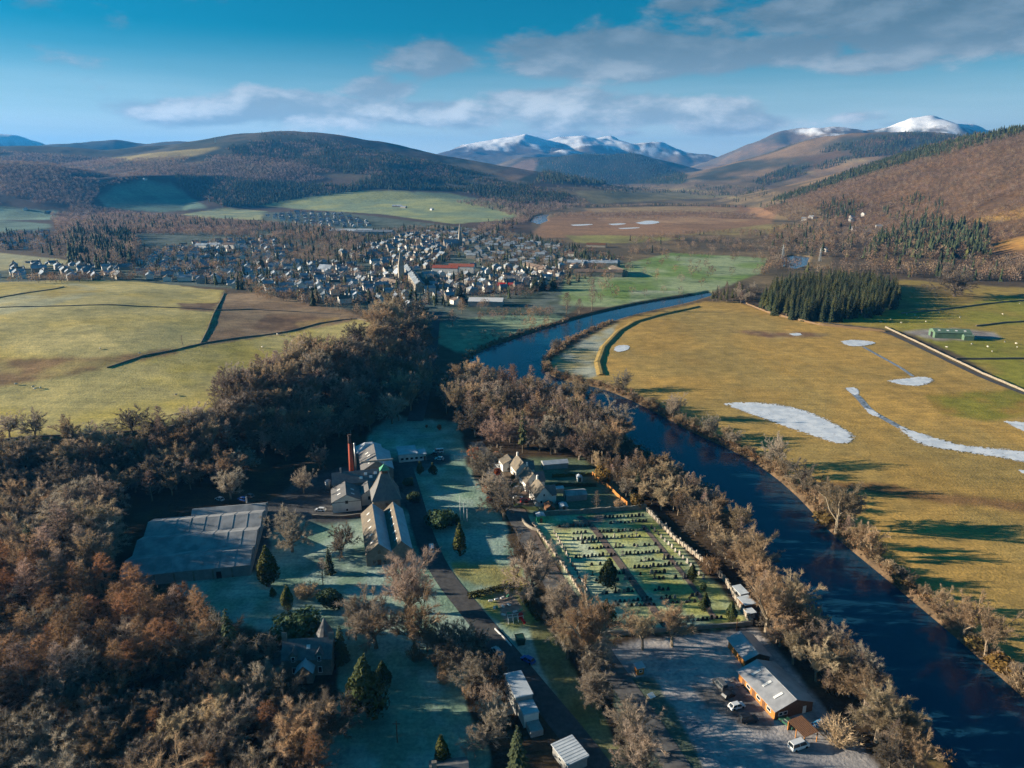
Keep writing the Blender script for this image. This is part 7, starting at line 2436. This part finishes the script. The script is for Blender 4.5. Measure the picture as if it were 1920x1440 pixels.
t_, ro = block('church', 'grey church with a tall thin spire in the upper town', 'church', 846, 464, -70, 26, 12, 8, 14, STONE, T_SLATE)
MB().box(-3, 3, 13.2, 19, -2, 16).build('tower', STONE, t_)
MB().pyramid(-2.8, 2.8, 13.4, 18.8, 16, 44, .02).build('spire', PALESTONE, t_)
t_, ro = block('church', 'stone church tower with pointed top beside the long terrace', 'church', 748, 522, 20, 22, 10, 7, 12, STONE, T_SLATE)
MB().box(-3.4, 3.4, -17.5, -11.1, -2, 18).build('tower', PALESTONE, t_)
MB().pyramid(-3.3, 3.3, -17.4, -11.2, 18, 36, .03).build('spire', PALESTONE, t_)
a, b_ = ground(764, 512), ground(788, 548)
t_ = thing('stone_terrace', 'long curved stone terrace with many chimneys leading into town', 'terrace', (a[0], a[1], a[2]), heading(b_[0] - a[0], b_[1] - a[1]))
L = math.hypot(b_[0] - a[0], b_[1] - a[1])
MB().gable(-5, 5, 0, L, -2, 9, 12.5).build('wall', PALESTONE, t_)
ro = MB().roof(-5, 5, 0, L, 9, 12.5, 'y', .3).build('roof', T_SLATE, t_)
for k in range(9):
    MB().box(-1.2, 1.2, (k + .5) * L / 9 - .5, (k + .5) * L / 9 + .5, 12, 14.5).build('chimney', STONE, ro)
for k in range(8):
    window(t_, 5, (k + .5) * L / 8, 5.4, 2.2, 2.2, '+x')
    window(t_, -5, (k + .5) * L / 8, 5.4, 2.2, 2.2, '-x')
block('flats', 'long white flats with red tiled roof, left half', 'flats', 836, 514, 80, 34, 10, 8.5, 11.5, WHITE, REDROOF)
block('flats', 'long white flats with red tiled roof, right half', 'flats', 866, 511, 80, 34, 10, 8.5, 11.5, WHITE, REDROOF)
block('terraced_row', 'row of houses with brownish roof beside the wood', 'terrace', 733, 536, 38, 34, 9, 5, 8, PALESTONE, T_BROWN)
block('depot', 'white-roofed depot near the river park', 'depot', 912, 572, 85, 34, 18, 5, 7.5, HARL, mat('white_sheet', (.7, .7, .7), .6, .2, .1))
for k, (px, py, L, W_, lab) in enumerate(((660, 438, 90, 40, 'left large pale-roofed factory shed above the town'), (702, 440, 80, 34, 'right large dark-roofed factory shed above the town'))):
    block('factory_shed', lab, 'factory', px, py, 88, L, W_, 7, 10, HARL, FROSTY if k == 0 else T_SLATE)
block('care_home', 'pale U-shaped block by the golf course, long front wing', 'building', 1122, 518, 82, 60, 12, 6, 9, PALESTONE, T_BROWN)
block('care_home', 'pale block by the golf course, right end wing', 'building', 1158, 514, 12, 44, 11, 6, 9, PALESTONE, T_BROWN)
block('care_home', 'pale block by the golf course, rear wing', 'building', 1110, 500, 82, 70, 12, 6, 9, PALESTONE, T_SLATE)
block('long_terrace', 'narrow pale-roofed terrace pointing at the river', 'terrace', 1004, 508, 30, 50, 10, 6, 9, PALESTONE, T_BROWN)
block('marquee_hall', 'dark-roofed white hall beside the conifer hedge', 'hall', 972, 532, 85, 26, 16, 5, 9, WHITE, SLATE)
block('red_canopy_shop', 'building with bright red canopy near the car park', 'shop', 948, 540, 85, 18, 8, 3.5, 6, WHITE, REDPAINT)
block('school_hall', 'white-ended hall at the top of the estate, left one', 'hall', 380, 466, 75, 22, 11, 6, 9, WHITE, T_SLATE)
block('school_hall', 'white-ended hall at the top of the estate, middle one', 'hall', 404, 465, 75, 22, 11, 6, 9, WHITE, T_SLATE)
block('school_hall', 'white-ended hall at the top of the estate, right one', 'hall', 432, 466, 75, 22, 12, 7, 10, WHITE, T_BROWN)
block('white_house', 'white house with pointed gable standing out in the estate', 'house', 612, 512, 70, 18, 12, 6, 11, WHITE, T_SLATE)
for k, (px, py, lab) in enumerate(((1522, 410, 'white house at the foot of the right slope, by the flats'), (1508, 413, 'low white house left of it at the foot of the right slope'), (1598, 410, 'white house above the gardens on the right'), (1618, 404, 'small white house highest on the right slope'), (1596, 415, 'dark-roofed white house below the highest one on the right'),
                                   (1602, 432, 'white house among conifers on the right'), (1625, 438, 'white bungalow among bare trees on the right'), (1660, 465, 'white house beside the tall dark conifers'), (1545, 472, 'white cottage near the right pylon'), (1700, 440, 'pale house hidden in the conifers'), (1812, 482, 'brown house under the tall conifers'), (1648, 428, 'white gable on the slope above the bungalow'))):
    block('white_house', lab, 'house', px, py, 30 + 37 * k, 14, 9, 4.8, 8, WHITE, T_SLATE)
for k, (px, py, L, lab) in enumerate(((745, 388, 34, 'long dark steading on the green hill fields'), (757, 390, 22, 'lower steading roof beside the long one on the hill fields'), (810, 394, 10, 'tiny white hut on the green hill fields'), (48, 394, 14, 'white farmhouse in the shaded fields at the far left'), (90, 400, 20, 'farm building below the shaded fields at the far left'), (272, 337, 14, 'white house at the top of the green knoll'))):
    block('steading', lab, 'farm building', px, py, 80 - 20 * k, L, 9, 4, 7, WHITE if 'white' in lab else STONE, T_SLATE)
block('riverside_pavilion', 'pale timber pavilion at the far edge of the golf course', 'pavilion', 1118, 463, 75, 34, 12, 4, 7, PALESTONE, DARKTIMBER)

# trees of the streets and gardens
TOWNWOOD = [
    ('street_trees', 'bare trees among the streets and gardens of the town', [(200, 500), (260, 470), (480, 445), (640, 440), (800, 425), (960, 440), (1080, 462), (1170, 488), (1160, 500), (1040, 545), (860, 590), (780, 580), (640, 578), (420, 540)], 10, dict(brown=5, tan=1, rosy=1, spruce=3.4), 70, .36, (.4, .9)),
    ('street_trees', 'thick belt of trees between the estate and the old town', [(560, 440), (620, 430), (680, 452), (700, 480), (660, 492), (620, 460), (560, 455)], 12, dict(brown=5, tan=2, spruce=2), 60, .3, (.9, 1.3)),
    ('riverside_trees', 'row of young bare trees along the river park', [(900, 588), (1050, 584), (1056, 590), (1000, 600), (900, 600)], 9, dict(tan=3, rosy=3), 40, .3, (.5, .8)),
    ('riverside_trees', 'tan scrub along the park bank of the river', [(900, 640), (990, 612), (1050, 596), (1060, 600), (1000, 630), (920, 652)], 7, dict(scrub=4, tan=2), 30, .35, (.5, .9)),
    ('hedge_trees', 'brown hedge at the corner of the estate by the pasture', [(480, 548), (520, 552), (560, 556), (640, 574), (690, 580), (690, 596), (640, 585), (560, 572), (480, 560)], 8, dict(brown=4, tan=3, spruce=.5), 40, .3, (.6, 1.0)),
    ('hedge_trees', 'brown hedge round the houses at the left edge', [(0, 524), (120, 524), (250, 520), (330, 498), (420, 494), (420, 506), (340, 512), (250, 528), (0, 532)], 9, dict(brown=4, tan=2), 40, .34, (.5, .9)),
]
for n_, (nm, label, poly, sp, kinds, nsz, thr, sr) in enumerate(TOWNWOOD):
    pts = mass_points(poly, sp, kinds, nsz, thr, sr, 300 + n_)
    # nothing grows through a roof
    pts = [p for p in pts if not any(math.hypot(p[0] - q[1], p[1] - q[0]) < 6.5 for a in (-1, 0, 1) for b_ in (-1, 0, 1) for q in cells.get((int(p[0] // 14) + a, int(p[1] // 14) + b_), []))]
    if pts:
        scatter(nm, pts, list(kinds), label)
for lab, px, py, top, kind, wd in (('large dark conifer near the town end of the bridge road', 862, 566, 528, 'spruce', 2.2), ('left dark conifer of the hedge beside the white hall', 1002, 545, 518, 'spruce', 2.4), ('middle dark conifer of the hedge beside the white hall', 1018, 544, 517, 'spruce', 2.4), ('right dark conifer of the hedge beside the white hall', 1036, 543, 515, 'spruce', 2.2),
                                 ('dark conifer in the middle of the estate', 490, 504, 478, 'spruce', 2.2), ('orange-leaved tree at the near end of the park', 866, 588, 558, 'larch', 1.6), ('russet tree by the road in the river park', 848, 612, 580, 'birch', 1.8), ('small russet tree in the middle of the park', 899, 602, 588, 'birch', 1.6), ('small tan tree at the top of the park', 945, 600, 584, 'birch', 1.8), ('orange tree among the town roofs', 848, 524, 512, 'larch', 1.8)):
    tree_px(kind, px, py, top, lab, None, wd)

# ------------------------------------------------------------------ the blue winter air
hm = bpy.data.materials.new('haze_air')
hm.use_nodes = True
t = NT(hm.node_tree)
pv = t.n('ShaderNodeVolumePrincipled')
pv.inputs['Color'].default_value = (.05, .38, 1.0, 1)
pv.inputs['Density'].default_value = 5e-5
pv.inputs['Anisotropy'].default_value = 0.2
o = t.n('ShaderNodeOutputMaterial')
t.l(pv.outputs[0], o.inputs['Volume'])
HB = (-17000, 17000, -500, 17600, -12, float(GZ.max()) + 60)
x0, x1, y0, y1, z0, z1 = HB
hv = [(x, y, z) for x in (x0, x1) for y in (y0, y1) for z in (z0, z1)]
hf = [(0, 1, 3, 2), (4, 6, 7, 5), (0, 4, 5, 1), (2, 3, 7, 6), (0, 2, 6, 4), (1, 5, 7, 3)]
ho = link('haze', new_mesh('haze', hv, hf, hm))
tag(ho, kind='stuff')
